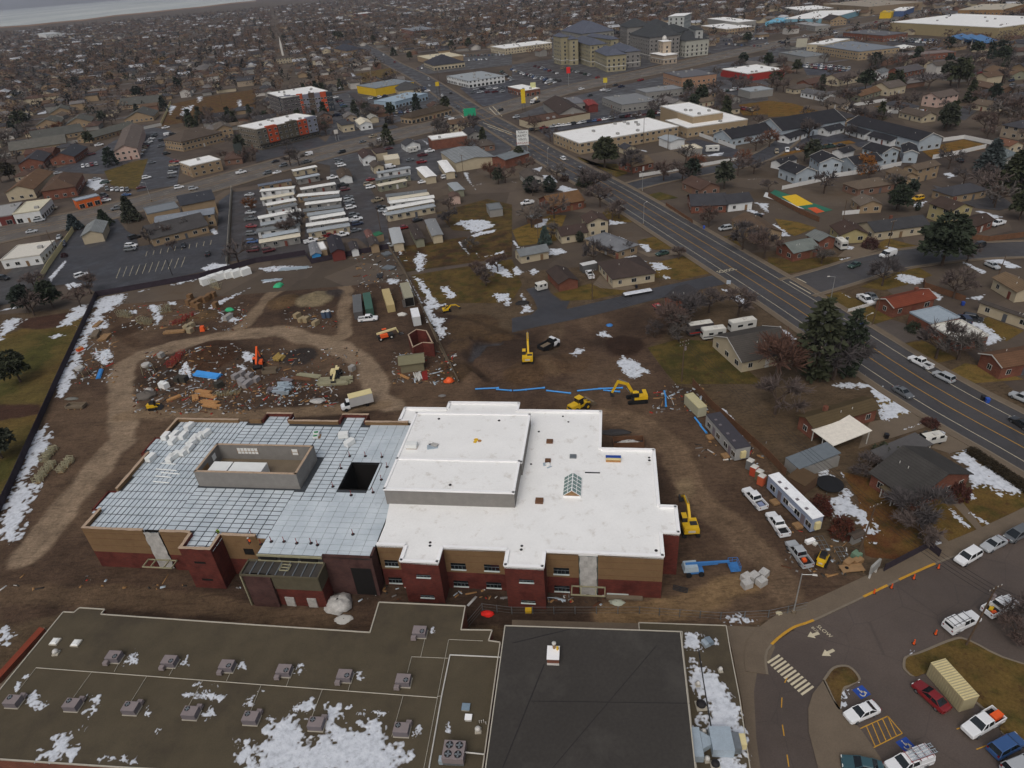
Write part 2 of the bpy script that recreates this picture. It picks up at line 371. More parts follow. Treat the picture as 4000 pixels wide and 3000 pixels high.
def near_ground():
 step=.52;xs=np.arange(-205,108,step);ys=np.arange(36,206,step);X,Y=np.meshgrid(xs,ys);sh=X.shape
 wx=X+2.5*(fbm(X,Y,6,21)-.5);wy=Y+2.5*(fbm(X,Y,6,22)-.5)
 C=np.zeros(sh+(3,));C[:]=S(86,72,56)
 C+=(fbm(X,Y,14,2)-.5)[...,None]*.02
 def put(m,c):C[:]=C*(1-m[...,None])+np.array(c)*m[...,None]
 ds=sdist(wx,wy,SITE);put(np.clip(ds/1.2+.5,0,1),S(78,62,50))
 n1=fbm(X,Y,22,31);put(np.clip((n1-.52)*6,0,.8)*(ds>0),S(96,78,62));put(np.clip((.44-n1)*7,0,.8)*(ds>0),S(56,44,36))
 put(np.clip(sdist(wx,wy,PARK)/1.0+.5,0,1),S(90,78,42))
 pk=(sdist(X,Y,PARK)>0);put(np.clip((fbm(X,Y,9,44)-.48)*6,0,.8)*pk,S(66,66,30));put(np.clip((fbm(X,Y,20,45)-.5)*6,0,.7)*pk,S(100,80,44))
 for b in BARK:put(np.clip(sdist(wx,wy,b)/.8+.5,0,1),S(68,48,38))
 for l,w,c in TRACKS:
  d=ldist(wx,wy,l);e=w*(.75+.6*fbm(X,Y,5,51));put(np.clip((e-d)/1.0+.4,0,1)*(.55+.45*fbm(X,Y,4,52)),c)
  put((.5+.5*np.sin(d*5.2+2*fbm(X,Y,7,53)))*np.clip(w*1.25-d,0,.5)*fbm(X,Y,3,54),tuple(k*.55 for k in c))
 for c,r,h,col in MOUNDS:
  d=np.hypot(wx-c.x,wy-c.y);put(np.clip((r*.95-d)/1.2,0,1),col)
 Z=GRID['Z']=Hgt(X,Y);n,m=sh;V=np.stack([X,Y,Z],-1).reshape(-1,3);I=np.arange(n*m).reshape(n,m)
 F=np.stack([I[:-1,:-1],I[:-1,1:],I[1:,1:],I[1:,:-1]],-1).reshape(-1,4)
 me=np_mesh('site_ground',V,F,'ground_soil',True)
 at=me.color_attributes.new('Col','FLOAT_COLOR','POINT');at.data.foreach_set('color',np.concatenate([np.clip(C,.004,1),np.ones(sh+(1,))],-1).reshape(-1).astype(np.float32))
 struct(obj('ground',me))
near_ground()
# -- flat sheets, roads, kerbs
def sheet(name,pts,z,material,color=None,kind='structure'):
 pts=[Vector(p[:2])for p in pts]
 if sum(a.x*b.y-b.x*a.y for a,b in zip(pts,pts[1:]+pts[:1]))<0:pts=pts[::-1]
 o=MB().poly([(p.x,p.y,z)for p in pts]).build(name,material,color=color);return struct(o,kind)
def smooth_line(pts,k=4):
 pts=[Vector(p[:2])for p in pts];out=[]
 for i in range(len(pts)-1):
  a,b,c,d=pts[max(i-1,0)],pts[i],pts[i+1],pts[min(i+2,len(pts)-1)]
  for j in range(k):
   t=j/k;out.append(.5*((2*b)+(-a+c)*t+(2*a-5*b+4*c-d)*t*t+(-a+3*b-3*c+d)*t**3))
 out.append(pts[-1]);return out
def offset(pts,d):
 out=[]
 for i,p in enumerate(pts):
  a=pts[max(i-1,0)];b=pts[min(i+1,len(pts)-1)];t=(b-a).normalized();out.append(p+Vector((-t.y,t.x))*d)
 return out
def strip(name,pts,d0,d1,z,material,color=None,thick=0.0,parent=None):
 L,Rr=offset(pts,d1),offset(pts,d0);mb=MB()
 for i in range(len(pts)-1):
  q=[(Rr[i].x,Rr[i].y),(Rr[i+1].x,Rr[i+1].y),(L[i+1].x,L[i+1].y),(L[i].x,L[i].y)]
  if thick:mb.prism(q,z-thick,z)
  else:mb.poly([(a,b,z)for a,b in q])
 o=mb.build(name,material,parent,color=color);return struct(o)if parent is None else o
def along(pts,d):
 out=[0.0]
 for a,b in zip(pts[:-1],pts[1:]):out.append(out[-1]+(b-a).length)
 for i in range(len(pts)-1):
  if out[i+1]>=d:t=(d-out[i])/max(out[i+1]-out[i],1e-6);return pts[i].lerp(pts[i+1],t)
 return pts[-1]
def plen(pts):return sum((b-a).length for a,b in zip(pts[:-1],pts[1:]))
def dashes(name,pts,off,w,on,gap,z,material,s0=0,s1=None):
 q=offset(pts,off);L=s1 or plen(q);s=s0;mb=MB()
 while s+on<L:
  a,b=along(q,s),along(q,s+on);t=(b-a).normalized();n=Vector((-t.y,t.x))*w/2
  mb.poly([(*(a-n),z),(*(b-n),z),(*(b+n),z),(*(a+n),z)]);s+=on+gap
 o=mb.build(name,material);return struct(o)
ASP=S(66,64,65);ASP_WET=S(58,58,62);ASP_OLD=S(82,72,66)
ROAD_A=smooth_line([(112,40),(106,70),(100,94),(90,123),(80,168),(63,235),(49,288),(30,350),(8,430),(-14,508),(-63,700),(-108,850),(-150,1010),(-272,1430),(-366,1819)])
STATE=smooth_line([(-330,230),(-260,270),(-213,300),(-185,316),(-150,350),(-101,404),(-62,440),(-12,480),(30,527),(62,562),(147,624),(275,722),(460,853),(640,985),(900,1180),(1300,1500)])
def road(name,pts,w,z,col,side=True,sw=2.0):
 o=strip(name,pts,-w/2,w/2,z,'asphalt',col)
 if side:
  for s in(1,-1):
   a,b=sorted((s*(w/2),s*(w/2+.3)));strip('kerb',pts,a,b,z+.11,'kerb',thick=.18)
   a,b=sorted((s*(w/2+.3),s*(w/2+.3+sw)));strip('pavement',pts,a,b,z+.10,'sidewalk',thick=.16)
 return o
road('road',STATE,27,.034,S(92,86,80),True,2.5)
road('road',ROAD_A,16.5,.040,ASP,True,1.6)
for d in(-1.9,1.9):strip('centre_line',ROAD_A[:38],d-.08,d+.08,.046,'marking_yellow')
for d in(-5.6,5.6):strip('edge_line',ROAD_A[:26],d-.07,d+.07,.046,'marking')
dashes('lane_line',ROAD_A,-5.6,.16,3,6,.046,'marking',260,420);dashes('lane_line',ROAD_A,5.6,.16,3,6,.046,'marking',260,420)
for d in(-1.9,1.9):strip('centre_line',STATE,d-.09,d+.09,.041,'marking_yellow')
for d in(-5.5,5.5,-9.3,9.3):dashes('lane_line',STATE,d,.16,3,9,.041,'marking',20,900)
X0=Vector((-12,484))
for(a,b)in[((1,0,1770,990),(1,0,1860,1080)),((1,0,1800,985),(1,0,1890,1070)),((1,0,2015,930),(1,0,2095,1015)),((1,0,2045,920),(1,0,2125,1005)),((1,0,1960,1060),(1,0,2212,1150)),((1,0,2000,1090),(1,0,2212,1165))]:
 p,q=G(a),G(b);strip('stop_line',[p,q],-.25,.25,.046,'marking')
CUL=smooth_line([(66,187),(56,184),(44,180.5),(26,174),(14,170.5),(2,168)]);strip('side_street',CUL,-3.6,3.6,.036,'asphalt',ASP_WET)
sheet('side_street',line(2,1,(0,1090),(0,1215),(200,1170),(420,1120),(500,940),(420,940),(330,870),(300,800),(120,840),(190,930),(220,1010),(170,1060)),.037,'asphalt',ASP_WET)
SIDE_B=smooth_line([(84,176.5),(98,182),(112,188),(124,191),(142,192.5),(165,190),(190,184),(215,172)]);road('side_street',SIDE_B,12,.036,ASP,True,1.2)
SIDE_C=smooth_line([(58,290),(72,297),(95,305),(116,313),(134,329),(150,350)]);road('side_street',SIDE_C,10,.036,ASP_WET,True,1.2)
SOUTH=smooth_line([(40,57.5),(52,62),(66,67),(80,72),(96,77),(104,79)]);strip('side_street',SOUTH,-7.0,6.2,.036,'asphalt',ASP_OLD)
SN=smooth_line([(31.8,56),(33.1,59.6),(37.6,62.7),(41.5,63.9),(50.5,67.3),(59.4,70.7),(66,73),(72.4,74.9),(84,79.2),(92,82.5)])
strip('kerb',SN,0,.3,.13,'kerb',thick=.16);strip('pavement',SN,.3,3.0,.12,'sidewalk',thick=.16)
for(a,b)in[((3,3,30,635),(3,3,395,385)),((3,3,815,190),(3,3,1045,75)),((3,3,1120,45),(3,2,1465,1550))]:
 p,q=G(a),G(b);ks=[v for v in SN if min(p.x,q.x)-.5<=v.x<=max(p.x,q.x)+.5]
 if len(ks)>1:strip('kerb_paint',ks,-.03,.34,.142,'marking_yellow',thick=.02)
sheet('car_park',[(22,30),(27,52),(31,58),(33,60),(37.6,62.5),(50,66.5),(75,64.5),(80,60),(84,48),(84,30)],.032,'asphalt',ASP_OLD)
sheet('apron',line(2,3,(1850,430),(2100,440),(2212,430))+line(3,3,(0,370),(60,620),(0,760))+line(2,3,(2130,760),(2090,1000),(2110,1400),(2150,1700),(2060,1660),(1990,1100),(1900,640)),.036,'sidewalk')
sheet('apron',line(2,3,(0,380),(1100,410),(1090,470),(0,440)),.036,'sidewalk')
zb=MB();za,zb_=G((3,3,35,705)),G((3,3,355,1005));zd=(zb_-za).normalized();zn=Vector((-zd.y,zd.x));L=(zb_-za).length
for i in range(11):
 c=za+zd*(L*(i+.5)/11);struct(MB().poly([(*(c+zn*a*1.15+zd*b*L/11*.27),.046)for a,b in((-1,-1),(-1,1),(1,1),(1,-1))][::1]).build('crossing_bar','marking'))
def arrow(tip,tail):
 a,b=G(tip),G(tail);d=(a-b);L=d.length;d.normalize();n=Vector((-d.y,d.x));h=a-d*L*.5
 struct(MB().poly([(*(b-n*.22),.046),(*(h-n*.22),.046),(*(h-n*.6),.046),(*a,.046),(*(h+n*.6),.046),(*(h+n*.22),.046),(*(b+n*.22),.046)][::-1]).build('road_arrow','marking'))
arrow((3,3,340,525),(3,3,440,495));arrow((3,3,465,690),(3,3,570,640))
def text(name,body,size,loc,rot,material,align='CENTER',ext=.004,parent=None):
 cu=bpy.data.curves.new(name,'FONT');cu.body=body;cu.size=size;cu.align_x=align;cu.align_y='CENTER';cu.extrude=ext;cu.resolution_u=2
 t=bpy.data.objects.new(name,cu);me=bpy.data.meshes.new_from_object(t);bpy.data.objects.remove(t);me.materials.clear();me.materials.append(MAT(material))
 o=bpy.data.objects.new(name,me);COL.objects.link(o);o.location=loc;o.rotation_euler=rot
 if parent is not None:o.parent=parent
 return o
tp=G((3,3,487,480));struct(text('road_lettering','SLOW',.85,(tp.x,tp.y,.048),(0,0,R(-62)),'marking',ext=.002));tp2=G((3,3,462,470));struct(text('road_lettering','BUS',.6,(tp2.x-.9,tp2.y+.2,.048),(0,0,R(-62)),'marking',ext=.002))
SCH=G((2,1,1855,680));tq=text('road_lettering','SCHOOL',1.6,(SCH.x,SCH.y,.05),(0,0,R(15)),'marking',ext=.002);struct(tq);tq.scale=(1,1.5,1)
dashes('lane_line',[G((3,3,180,1650)),G((3,3,150,1450)),G((3,3,125,1300)),G((3,3,115,1150)),G((3,3,125,960)),G((3,3,240,730))],0,.13,1.5,2.4,.044,'marking_yellow')
def island(pts,soil,name='planting_island',label=None):
 pts=smooth_line(pts+[pts[0]],4)[:-1];ar=sum(a.x*b.y-b.x*a.y for a,b in zip(pts,pts[1:]+pts[:1]))
 if ar<0:pts=pts[::-1]
 c=sum(pts,Vector((0,0)))/len(pts)
 o=MB().prism(pts,-.05,.16).build(name,'kerb');struct(o)
 inn=[p+(c-p).normalized()*.35 for p in pts];s=MB().prism(inn,.1,.175).build('bed',soil[0],o,color=soil[1])
 return o
island(line(3,3,(470,900),(560,790),(700,780),(800,890),(740,940),(640,1010),(620,1160),(550,1060)),('lawn',S(70,50,40)))
GR1=line(3,3,(1160,760),(1180,700),(1300,660),(1600,540),(1750,560),(2212,760))+[Vector((82,48)),Vector((80,38))]+line(3,3,(2212,1450),(2000,1270),(1800,1110),(1640,960),(1380,840),(1250,870),(1170,810))
island(GR1,('lawn',S(92,74,42)))
sheet('apron',line(3,3,(385,1020),(480,900),(560,1070),(640,1170),(800,1330),(960,1560),(1010,1659),(560,1900),(430,1659),(350,1350),(345,1150)),.16,'sidewalk')
for a,b in[((3,3,785,1325),(3,3,1035,1212)),((3,3,910,1485),(3,3,1160,1360)),((3,3,1035,1212),(3,3,1160,1360)),((3,3,850,1300),(3,3,925,1470)),((3,3,900,1280),(3,3,970,1450)),((3,3,945,1260),(3,3,1020,1425)),((3,3,990,1240),(3,3,1065,1400)),((3,3,1035,1215),(3,3,1110,1380)),((3,3,1630,1325),(3,3,1680,1305)),((3,3,1800,1500),(3,3,1900,1460))]:
 strip('bay_line',[G(a),G(b)],-.06,.06,.044,'marking_yellow')
for t,ang in(((3,3,808,1005),20),((3,3,1190,1460),20)):
 c=G(t);a=R(ang)
 o=struct(MB().box(c.x,c.y,.036,1.7,1.5,.008,a).build('bay_symbol','marking_blue'));mb=MB()
 f=lambda x,y:(c.x+x*math.cos(a)-y*math.sin(a),c.y+x*math.sin(a)+y*math.cos(a),.048)
 for i in range(11):
  t0,t1=R(-200+i*24),R(-200+i*24+24);mb.poly([f(.42*math.cos(t0)-.05,.42*math.sin(t0)-.2),f(.42*math.cos(t1)-.05,.42*math.sin(t1)-.2),f(.3*math.cos(t1)-.05,.3*math.sin(t1)-.2),f(.3*math.cos(t0)-.05,.3*math.sin(t0)-.2)][::-1])
 mb.poly([f(-.1,-.1),f(.02,-.1),f(.02,.4),f(-.1,.4)]);mb.poly([f(.02,-.05),f(.4,-.05),f(.4,.06),f(.02,.06)]);mb.poly([f(.4,.06),f(.3,.06),f(.42,-.45),f(.55,-.4)]);mb.poly([f(-.14,.45),f(.06,.45),f(.06,.62),f(-.14,.62)])
 mb.build('wheelchair_mark','marking',o)
# -- the new school, in its own frame: u along the front, v towards the back
_f=G((0,2,700,1245),9.2);SA=R(-9.6)
school=thing('school_building','large unfinished two storey school with white roof and bare grey metal deck','building',(_f.x,_f.y,0),SA)
def SU(u,v):c,s=math.cos(SA),math.sin(SA);return Vector((_f.x+u*c-v*s,_f.y+u*s+v*c))
def UV(t,z):p=G(t,z)-_f;c,s=math.cos(SA),math.sin(SA);return Vector((p.x*c+p.y*s,-p.x*s+p.y*c))
def wall_run(pts,z0,z1,m,th=.35,name='wall',parent=None,closed=False):
 """one wall object per straight run; th is laid to the left of the run"""
 out=[]
 for a,b in zip(pts,pts[1:]+(pts[:1]if closed else[])):
  a,b=Vector(a),Vector(b);
  if(b-a).length<.05:continue
  d=(b-a).normalized();n=Vector((-d.y,d.x))*th;e=d*.004
  q=[a+e,b-e,b-e+n,a+e+n];out.append(MB().prism([(p.x,p.y)for p in q],z0,z1).build(name,m,parent if parent is not None else school))
 return out
ZB,ZD,ZP=3.75,8.4,9.2
for a,b in(((0,0),(11.3,0)),((14.4,0),(19.9,0)),((25.6,-.2),(31.6,-.2))):
 wall_run([a,b],0,ZB,'red_brick');wall_run([a,b],ZB,ZP,'tan_board')
wall_run([(20,0),(20,-3.5),(25.5,-3.5),(25.5,0)],0,ZP,'red_brick')
wall_run([(31.6,-.2),(33.1,-.2),(33.1,-3.0)],ZB,ZD,'tan_board');wall_run([(31.6,-.2),(33.1,-.2)],0,ZB,'red_brick')
LS=lambda v:-.045*v
for v0,v1,bumpy in((0,5.0,0),(5.0,10.1,1),(10.1,21,0),(21,26.4,1),(26.4,32.4,0)):
 if bumpy:
  wall_run([(LS(v1),v1),(LS(v1)-1.7,v1),(LS(v0)-1.7,v0),(LS(v0),v0)],0,ZD+.25,'red_brick',th=.3)
 else:
  wall_run([(LS(v1),v1),(LS(v0),v0)],0,ZB,'red_brick');wall_run([(LS(v1),v1),(LS(v0),v0)],ZB,ZP,'tan_board')
for a,b in(((12.6,32.4),(-1.4,32.4)),((17.6,32.4),(15.0,32.4)),((34.2,32.4),(23.5,32.4)),((48.8,32.5),(39.9,32.4))):wall_run([a,b],0,ZP,'tan_board')
for u0,u1 in((17.6,23.5),(34.2,39.9)):wall_run([(u1,32.4),(u1,34.9),(u0,34.9),(u0,32.4)],0,ZP,'red_brick')
for a,b,th in(((0,0),(11.3,0),.4),((14.4,0),(19.9,0),.4),((25.6,-.2),(31.6,-.2),.4),((0,5.0),(0,0),.4),((-.95,21),(-.45,10.1),.4),((-1.4,32.4),(-1.2,26.4),.4),((20,-3.5),(25.5,-3.5),.4),((48.8,32.5),(39.9,32.4),.4),((34.2,32.4),(23.5,32.4),.4),((12.6,32.4),(-1.4,32.4),.4),((39.9,34.9),(34.2,34.9),.4),((23.5,34.9),(17.6,34.9),.4),((20,0),(20,-3.5),.4),((25.5,-3.5),(25.5,0),.4)):
 a,b=Vector(a),Vector(b);d=(b-a).normalized();n=Vector((-d.y,d.x));k=max(2,int((b-a).length/1.1));mb=MB()
 L_,R_=[],[]
 for i in range(k+1):
  p=a.lerp(b,i/k);L_.append(p+n*(th+.12*random.random()));R_.append(p-n*(.03+.14*random.random()))
 for i in range(k):mb.poly([(*R_[i],ZP+.02+.05*random.random()),(*R_[i+1],ZP+.03),(*L_[i+1],ZP+.03),(*L_[i],ZP+.02+.05*random.random())])
 mb.build('parapet_wrap','tape',school)
def canopy(u0,u1,z,vo,h1,h0):
 mb=MB();k=10
 for i in range(k):
  for j in range(4):
   f=lambda a,b:(u0+.15+(u1-u0-.3)*b/4+.08*math.sin(a*2.1+b),vo+.08*math.sin(a*1.7+b*2),h1+(h0-h1)*a/k)
   mb.poly([f(i,j),f(i+1,j),f(i+1,j+1),f(i,j+1)])
 mb.build('plastic_cover','plastic_sheet',school,smooth=True)
 fr=MB()
 for a,b in(((u0-1.1,vo-.1),(u0-1.1,vo-1.9)),((u1+1.1,vo-.1),(u1+1.1,vo-1.9)),((u0+.3,vo-.1),(u0+.3,vo-1.9)),((u1-.3,vo-.1),(u1-.3,vo-1.9)),((u0-1.2,vo-1.9),(u1+1.2,vo-1.9)),((u0-1.2,vo-.2),(u1+1.2,vo-.2))):fr.bar((*a,z),(*b,z),.14,.22)
 fr.build('canopy_frame','olive_steel',school)
canopy(11.3,14.4,2.7,-.12,8.9,.6)
MB().box(12.85,.5,0,3.0,.15,8.9).build('stair_wall','dark_void',school)
def win(u,v,z,w,h,facing=-1,kind='w',parent=None,n=4,m='glass_dark'):
 p=parent if parent is not None else school
 o=MB().box(u+w/2,v+facing*.012,z,w,.05,h).build('window',m,p)
 fr=MB().box(u+w/2,v+facing*.09,z-.16,w+.1,.2,.12).build('sill','sill',o)
 bars=MB()
 if n>1:
  bars.box(u+w/2,v+facing*.055,z+h*.62,w,.05,.06)
  bars.build('transom','steel',o)
  for i in range(1,n):MB().box(u+w*i/n,v+facing*.05,z,.05,.05,h*.62).build('mullion','steel',o)
 return o
for u in(17.0,28.6):MB().box(u+.9,(-.02 if u<20 else-.22),4.9,1.7,.06,1.35).build('window_opening','dark_void',school)
for z in(5.9,1.9):MB().box(22.7,-3.52,z,1.9,.06,.4).build('window_opening','dark_void',school)
wall_run([(44,-3.2),(52.1,-3.2),(52.1,-.9)],0,ZP-.5,'purple_brick');wall_run([(44,0),(44,-3.2)],0,ZD,'purple_brick')
cz=7.1;EU0,EU1,EV=31.4,44.2,-6.4
MB().box((EU0+EU1)/2,(EV-3.3)/2,cz-.5,EU1-EU0-.3,-3.3-EV-.2,.3).build('canopy_roof','black_roof',school)
for a,b in(((EU0,EV),(EU1,EV)),((EU0,EV),(EU0,-3.3)),((EU1,EV),(EU1,-3.3)),((EU0,-3.3),(EU1,-3.3))):MB().bar((*a,cz-.1),(*b,cz-.1),.22,.4).build('canopy_beam','entry_board',school)
for i in range(1,9):
 u=EU0+(EU1-EU0)*i/9;MB().bar((u,EV+.2,cz-.12),(u,-3.4,cz-.12),.16,.16).build('roof_joist','steel',school)
um=EU0+(EU1-EU0)*.47;fr=MB()
for a,b in(((um,EV+1.2),(um,-4.0)),((um+1.5,EV+1.2),(um+1.5,-4.0)),((um,EV+1.2),(um+1.5,EV+1.2)),((um,-4.0),(um+1.5,-4.0)),((um,(EV-2.8)/2),(um+1.5,(EV-2.8)/2))):fr.bar((*a,cz+.05),(*b,cz+.05),.14,.14)
fr.build('skylight_frame','olive_steel',school)
wall_run([(32.0,EV-.2),(36.4,EV-.2)],0,cz-.2,'purple_brick',th=.8);wall_run([(36.4,EV+.3),(EU1,EV+.3)],0,4.1,'red_brick');wall_run([(EU1,EV+.3),(EU1,-3.3)],0,4.1,'red_brick');wall_run([(36.4,EV+.1),(EU1,EV+.1)],4.1,cz-.35,'entry_board',th=.2);wall_run([(EU1,EV+.1),(EU1,-3.3)],4.1,cz-.35,'entry_board',th=.2)
wall_run([(EU0+.7,-3.3),(EU0+.7,EV+.8)],0,cz-.5,'red_brick',th=.2);MB().box(49.9,-3.23,.2,3.3,.06,6.0).build('wall_opening','dark_void',school);MB().bar((EU0,EV,0),(EU0,EV,cz-.2),.2,.2).build('canopy_post','olive_steel',school)
for u in(EU0+6.2,EU0+9.9):
 MB().box(u+.6,EV+.2,0,1.5,.16,2.1).build('doorway_cover','plastic_sheet',school)
for u in(33.6,37.0,40.4):MB().box(u+1.4,-3.35,7.4,2.8,.2,.7).build('window_opening','dark_void',school)
MB().bar((33.1,-3.3,ZD-.15),(44,-3.3,ZD-.15),.25,.35).build('deck_edge','olive_steel',school);MB().bar((33.1,-3.3,7.2),(44,-3.3,7.2),.25,.2).build('lintel','olive_steel',school)
wall_run([(33.1,-3.28),(44,-3.28)],5,8.2,'dark_steel',th=.2)
VO=(41.2,12.65,46.9,20.05);CL=(14.6,12.35,34.1,20.75)
base=[(-.1,.3,VO[0],32.2),(-2.0,5.2,-.1,9.9),(-2.7,21.2,-.1,26.2),(-1.2,26.2,-.1,32.2),(VO[2],.3,51.9,32.4),(VO[0],.3,VO[2],VO[1]),(VO[0],VO[3],VO[2],32.4),(20.2,-3.3,25.3,.3),(33.1,-3.2,51.9,.3),(17.8,32.4,23.3,34.7),(34.4,32.4,39.7,34.7)]
for a,b,c,d in base:MB().box((a+c)/2,(b+d)/2,ZD-.3,c-a,d-b,.3).build('roof_slab','deck_gap',school)
at=MB()
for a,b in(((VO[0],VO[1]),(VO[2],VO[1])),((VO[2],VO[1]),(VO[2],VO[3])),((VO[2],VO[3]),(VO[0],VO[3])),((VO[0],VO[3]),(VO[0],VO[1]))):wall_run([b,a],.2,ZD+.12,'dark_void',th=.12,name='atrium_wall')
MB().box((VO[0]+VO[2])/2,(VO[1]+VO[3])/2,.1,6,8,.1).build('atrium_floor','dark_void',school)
for p,q in(((43.6,13.2,3.4),(44.4,15.5,3.4)),((45.4,14,3.4),(46.2,17,3.4)),((44,18,3.4),(46.4,18.4,3.4)),((42,14.6,3.4),(46.5,15.0,3.4))):MB().bar(p,q,.12,.12).build('scaffold_plank','wood',school)
PO=[(0,0.35),(19.9,.35),(20.35,-3.1),(25.15,-3.1),(25.4,.2),(32.9,-.1),(33.3,-3.15),(51.7,-2.9),(51.2,32.1),(39.5,32.1),(39.4,34.5),(34.6,34.5),(34.5,32.1),(23.2,32.1),(23.1,34.5),(18.0,34.5),(17.9,32.1),(-1.0,32.1),(-.9,26.5),(-2.5,26.3),(-2.3,21.1),(-.6,20.9),(-.15,10.2),(-1.9,10.0),(-1.7,5.1),(.2,4.9)]
pan=[]
def lay(u0,u1,v0,v1,du,dv,gap,key):
 nu,nv=max(1,round((u1-u0)/du)),max(1,round((v1-v0)/dv));a,b=(u1-u0)/nu,(v1-v0)/nv
 for i in range(nu):
  for j in range(nv):
   u,v=u0+(i+.5)*a,v0+(j+.5)*b
   if CL[0]-.3<u<CL[2]+.3 and CL[1]-.3<v<CL[3]+.3:continue
   if VO[0]-.2<u<VO[2]+.2 and VO[1]-.3<v<VO[3]+.3:continue
   if float(sdist(np.array([u]),np.array([v]),PO)[0])<.25:continue
   pan.append((u,v,a-gap*(1+.5*random.random()),b-gap*(1+.5*random.random()),key))
lay(-2.6,14.4,0.3,34.6,.98,2.0,.15,0);lay(14.4,33.2,-3.2,34.6,1.95,1.08,.15,0);lay(33.2,41.0,9.4,34.6,1.95,1.08,.13,0);lay(33.2,51.9,-3.1,9.4,1.95,1.2,.045,0);lay(41.0,51.9,9.4,34.6,1.85,1.2,.045,0)
def deckm():
 m,nt,p=new_mat('metal_deck');p.inputs['Roughness'].default_value=.5;p.inputs['Metallic'].default_value=0
 info=N(nt,'ObjectInfo');c=ramp(nt,noise(nt,.25,5),[(.3,S(178,189,197)),(.7,S(205,214,220))])
 g=N(nt,'NewGeometry');v=N(nt,'VectorRotate',rotation_type='Z_AXIS');v.inputs['Angle'].default_value=-SA;nt.links.new(g.outputs['Position'],v.inputs['Vector'])
 w=N(nt,'TexWave',Scale=1.05,bands_direction='Y');nt.links.new(v.outputs[0],w.inputs['Vector'])
 c=mixc(nt,c,ramp(nt,w.outputs['Fac'],[(0,(.90,)*3),(.5,(1.03,)*3)]),1.0,'MULTIPLY')
 c=mixc(nt,c,S(150,160,170),ramp(nt,noise(nt,.5,6,rough=.7),[(.58,(0,)*3),(.75,(.6,)*3)]))
 nt.links.new(c,p.inputs['Base Color']);bump(nt,p,w.outputs['Fac'],.4,.03)
deckm()
unit=MB().box(0,0,0,1,1,.05).mesh('deck_panel','metal_deck')
pan.sort(key=lambda t:t[1]);rest=MB()
for i,(u,v,a,b,k)in enumerate(pan):
 if i<295:o=obj('deck_panel',unit,school,(u,v,ZD+.01),R(random.uniform(-.5,.5)),scale=(a,b,1))
 else:rest.box(u,v,ZD+.01,a,b,.05,R(random.uniform(-.5,.5)))
struct(rest.build('deck_panels_beyond','metal_deck',school),'stuff')
wall_run([(CL[0],CL[1]),(CL[2],CL[1]),(CL[2],CL[3]),(CL[0],CL[3])],ZD-.1,11.75,'cmu',th=.3,name='clerestory_wall',closed=True)
for a,b in(((CL[0],CL[1]),(CL[2],CL[1])),((CL[2],CL[1]),(CL[2],CL[3])),((CL[2],CL[3]),(CL[0],CL[3])),((CL[0],CL[3]),(CL[0],CL[1]))):wall_run([a,b],11.76,11.84,'tape',th=.42,name='clerestory_wrap')
MB().box((CL[0]+CL[2])/2,(CL[1]+CL[3])/2,ZD,CL[2]-CL[0]-.7,CL[3]-CL[1]-.7,.06).build('clerestory_floor','concrete',school)
for u,w in((18.6,4.2),(29.6,1.2)):
 o=MB().box(u+w/2,CL[3]-.33,9.7,w,.05,1.3).build('window','poly_block',school)
 for i in range(int(w/.7)+1):MB().box(u+i*w/max(1,int(w/.7)),CL[3]-.37,9.7,.07,.05,1.3).build('mullion','wood',o)
 MB().box(u+w/2,CL[3]-.37,10.3,w,.05,.07).build('transom','wood',o)
MB().box(CL[0]+.33,15.2,9.4,.05,2.0,1.4).build('window','wood',school);MB().box(CL[0]+.33,18.4,9.8,.05,1.1,1.2).build('window','poly_block',school)
for u0,u1 in((16.0,19.7),(20.0,26.4)):MB().box((u0+u1)/2,14.9,ZD+.06,u1-u0,3.6,2.25).build('white_stack','poly_block',school)
RZ,PZ=8.9,9.3
WO=[(52.3,-.85),(57,-.85),(57,-4.05),(63,-4.05),(63,-.85),(73.1,-.85),(73.1,-4.05),(79,-4.05),(79,-.85),(96.6,-.85),(96.6,4.1),(99.3,4.1),(99.3,10.2),(96.6,10.2),(96.6,25),(87,25),(87,37),(70.4,37),(70.4,39.6),(55.7,39.6),(55.7,37.3),(46.8,37.3),(46.8,32.7),(51.6,32.7),(51.6,9),(52.3,4)]
MB().prism([(u,v)for u,v in WO],RZ-.3,RZ).build('membrane_roof','white_membrane',school)
for i,(a,b)in enumerate(zip(WO,WO[1:]+WO[:1])):
 bumpseg=i in(1,2,3,5,6,7);full_red=bumpseg or i in(9,10,11,12,13,14,15)
 if i in(4,8)or i==0:
  segs=[(a,b)]
  if i==8:segs=[((79,-.85),(84.0,-.85)),((86.9,-.85),(96.6,-.85))]
  for s in segs:wall_run(list(s),0,ZB,'red_brick');wall_run(list(s),ZB,RZ-.02,'tan_board')
 elif i<22:wall_run([a,b],0,RZ-.02,'red_brick' if full_red else 'tan_board')
 if i<24:wall_run([a,b],RZ,PZ,'white_flashing',th=.4,name='parapet');
 d=(Vector(b)-Vector(a)).normalized();n=Vector((d.y,-d.x))*.07
 if i<22:MB().bar((*(Vector(a)+n),PZ-.12),(*(Vector(b)+n),PZ-.12),.13,.3).build('coping','white_flashing',school)
for z in(4.6,6.1,7.5):
 for s in((63.05,73.05),(79.05,83.9),(87,96.5),(52.4,56.9)):MB().box((s[0]+s[1])/2,-.857,z,s[1]-s[0],.02,.045).build('panel_joint','fence_wood',school)
for z in(5.3,6.9,8.2):
 for s in((.1,11.2),(14.5,19.8)):MB().box((s[0]+s[1])/2,-.007,z,s[1]-s[0],.02,.045).build('panel_joint','fence_wood',school)
for u,w in((53.0,2.2),(63.85,2.4),(69.2,2.4),(80.1,2.4)):win(u,-.86,4.5,w,1.3);win(u,-.86,.6,w,1.2)
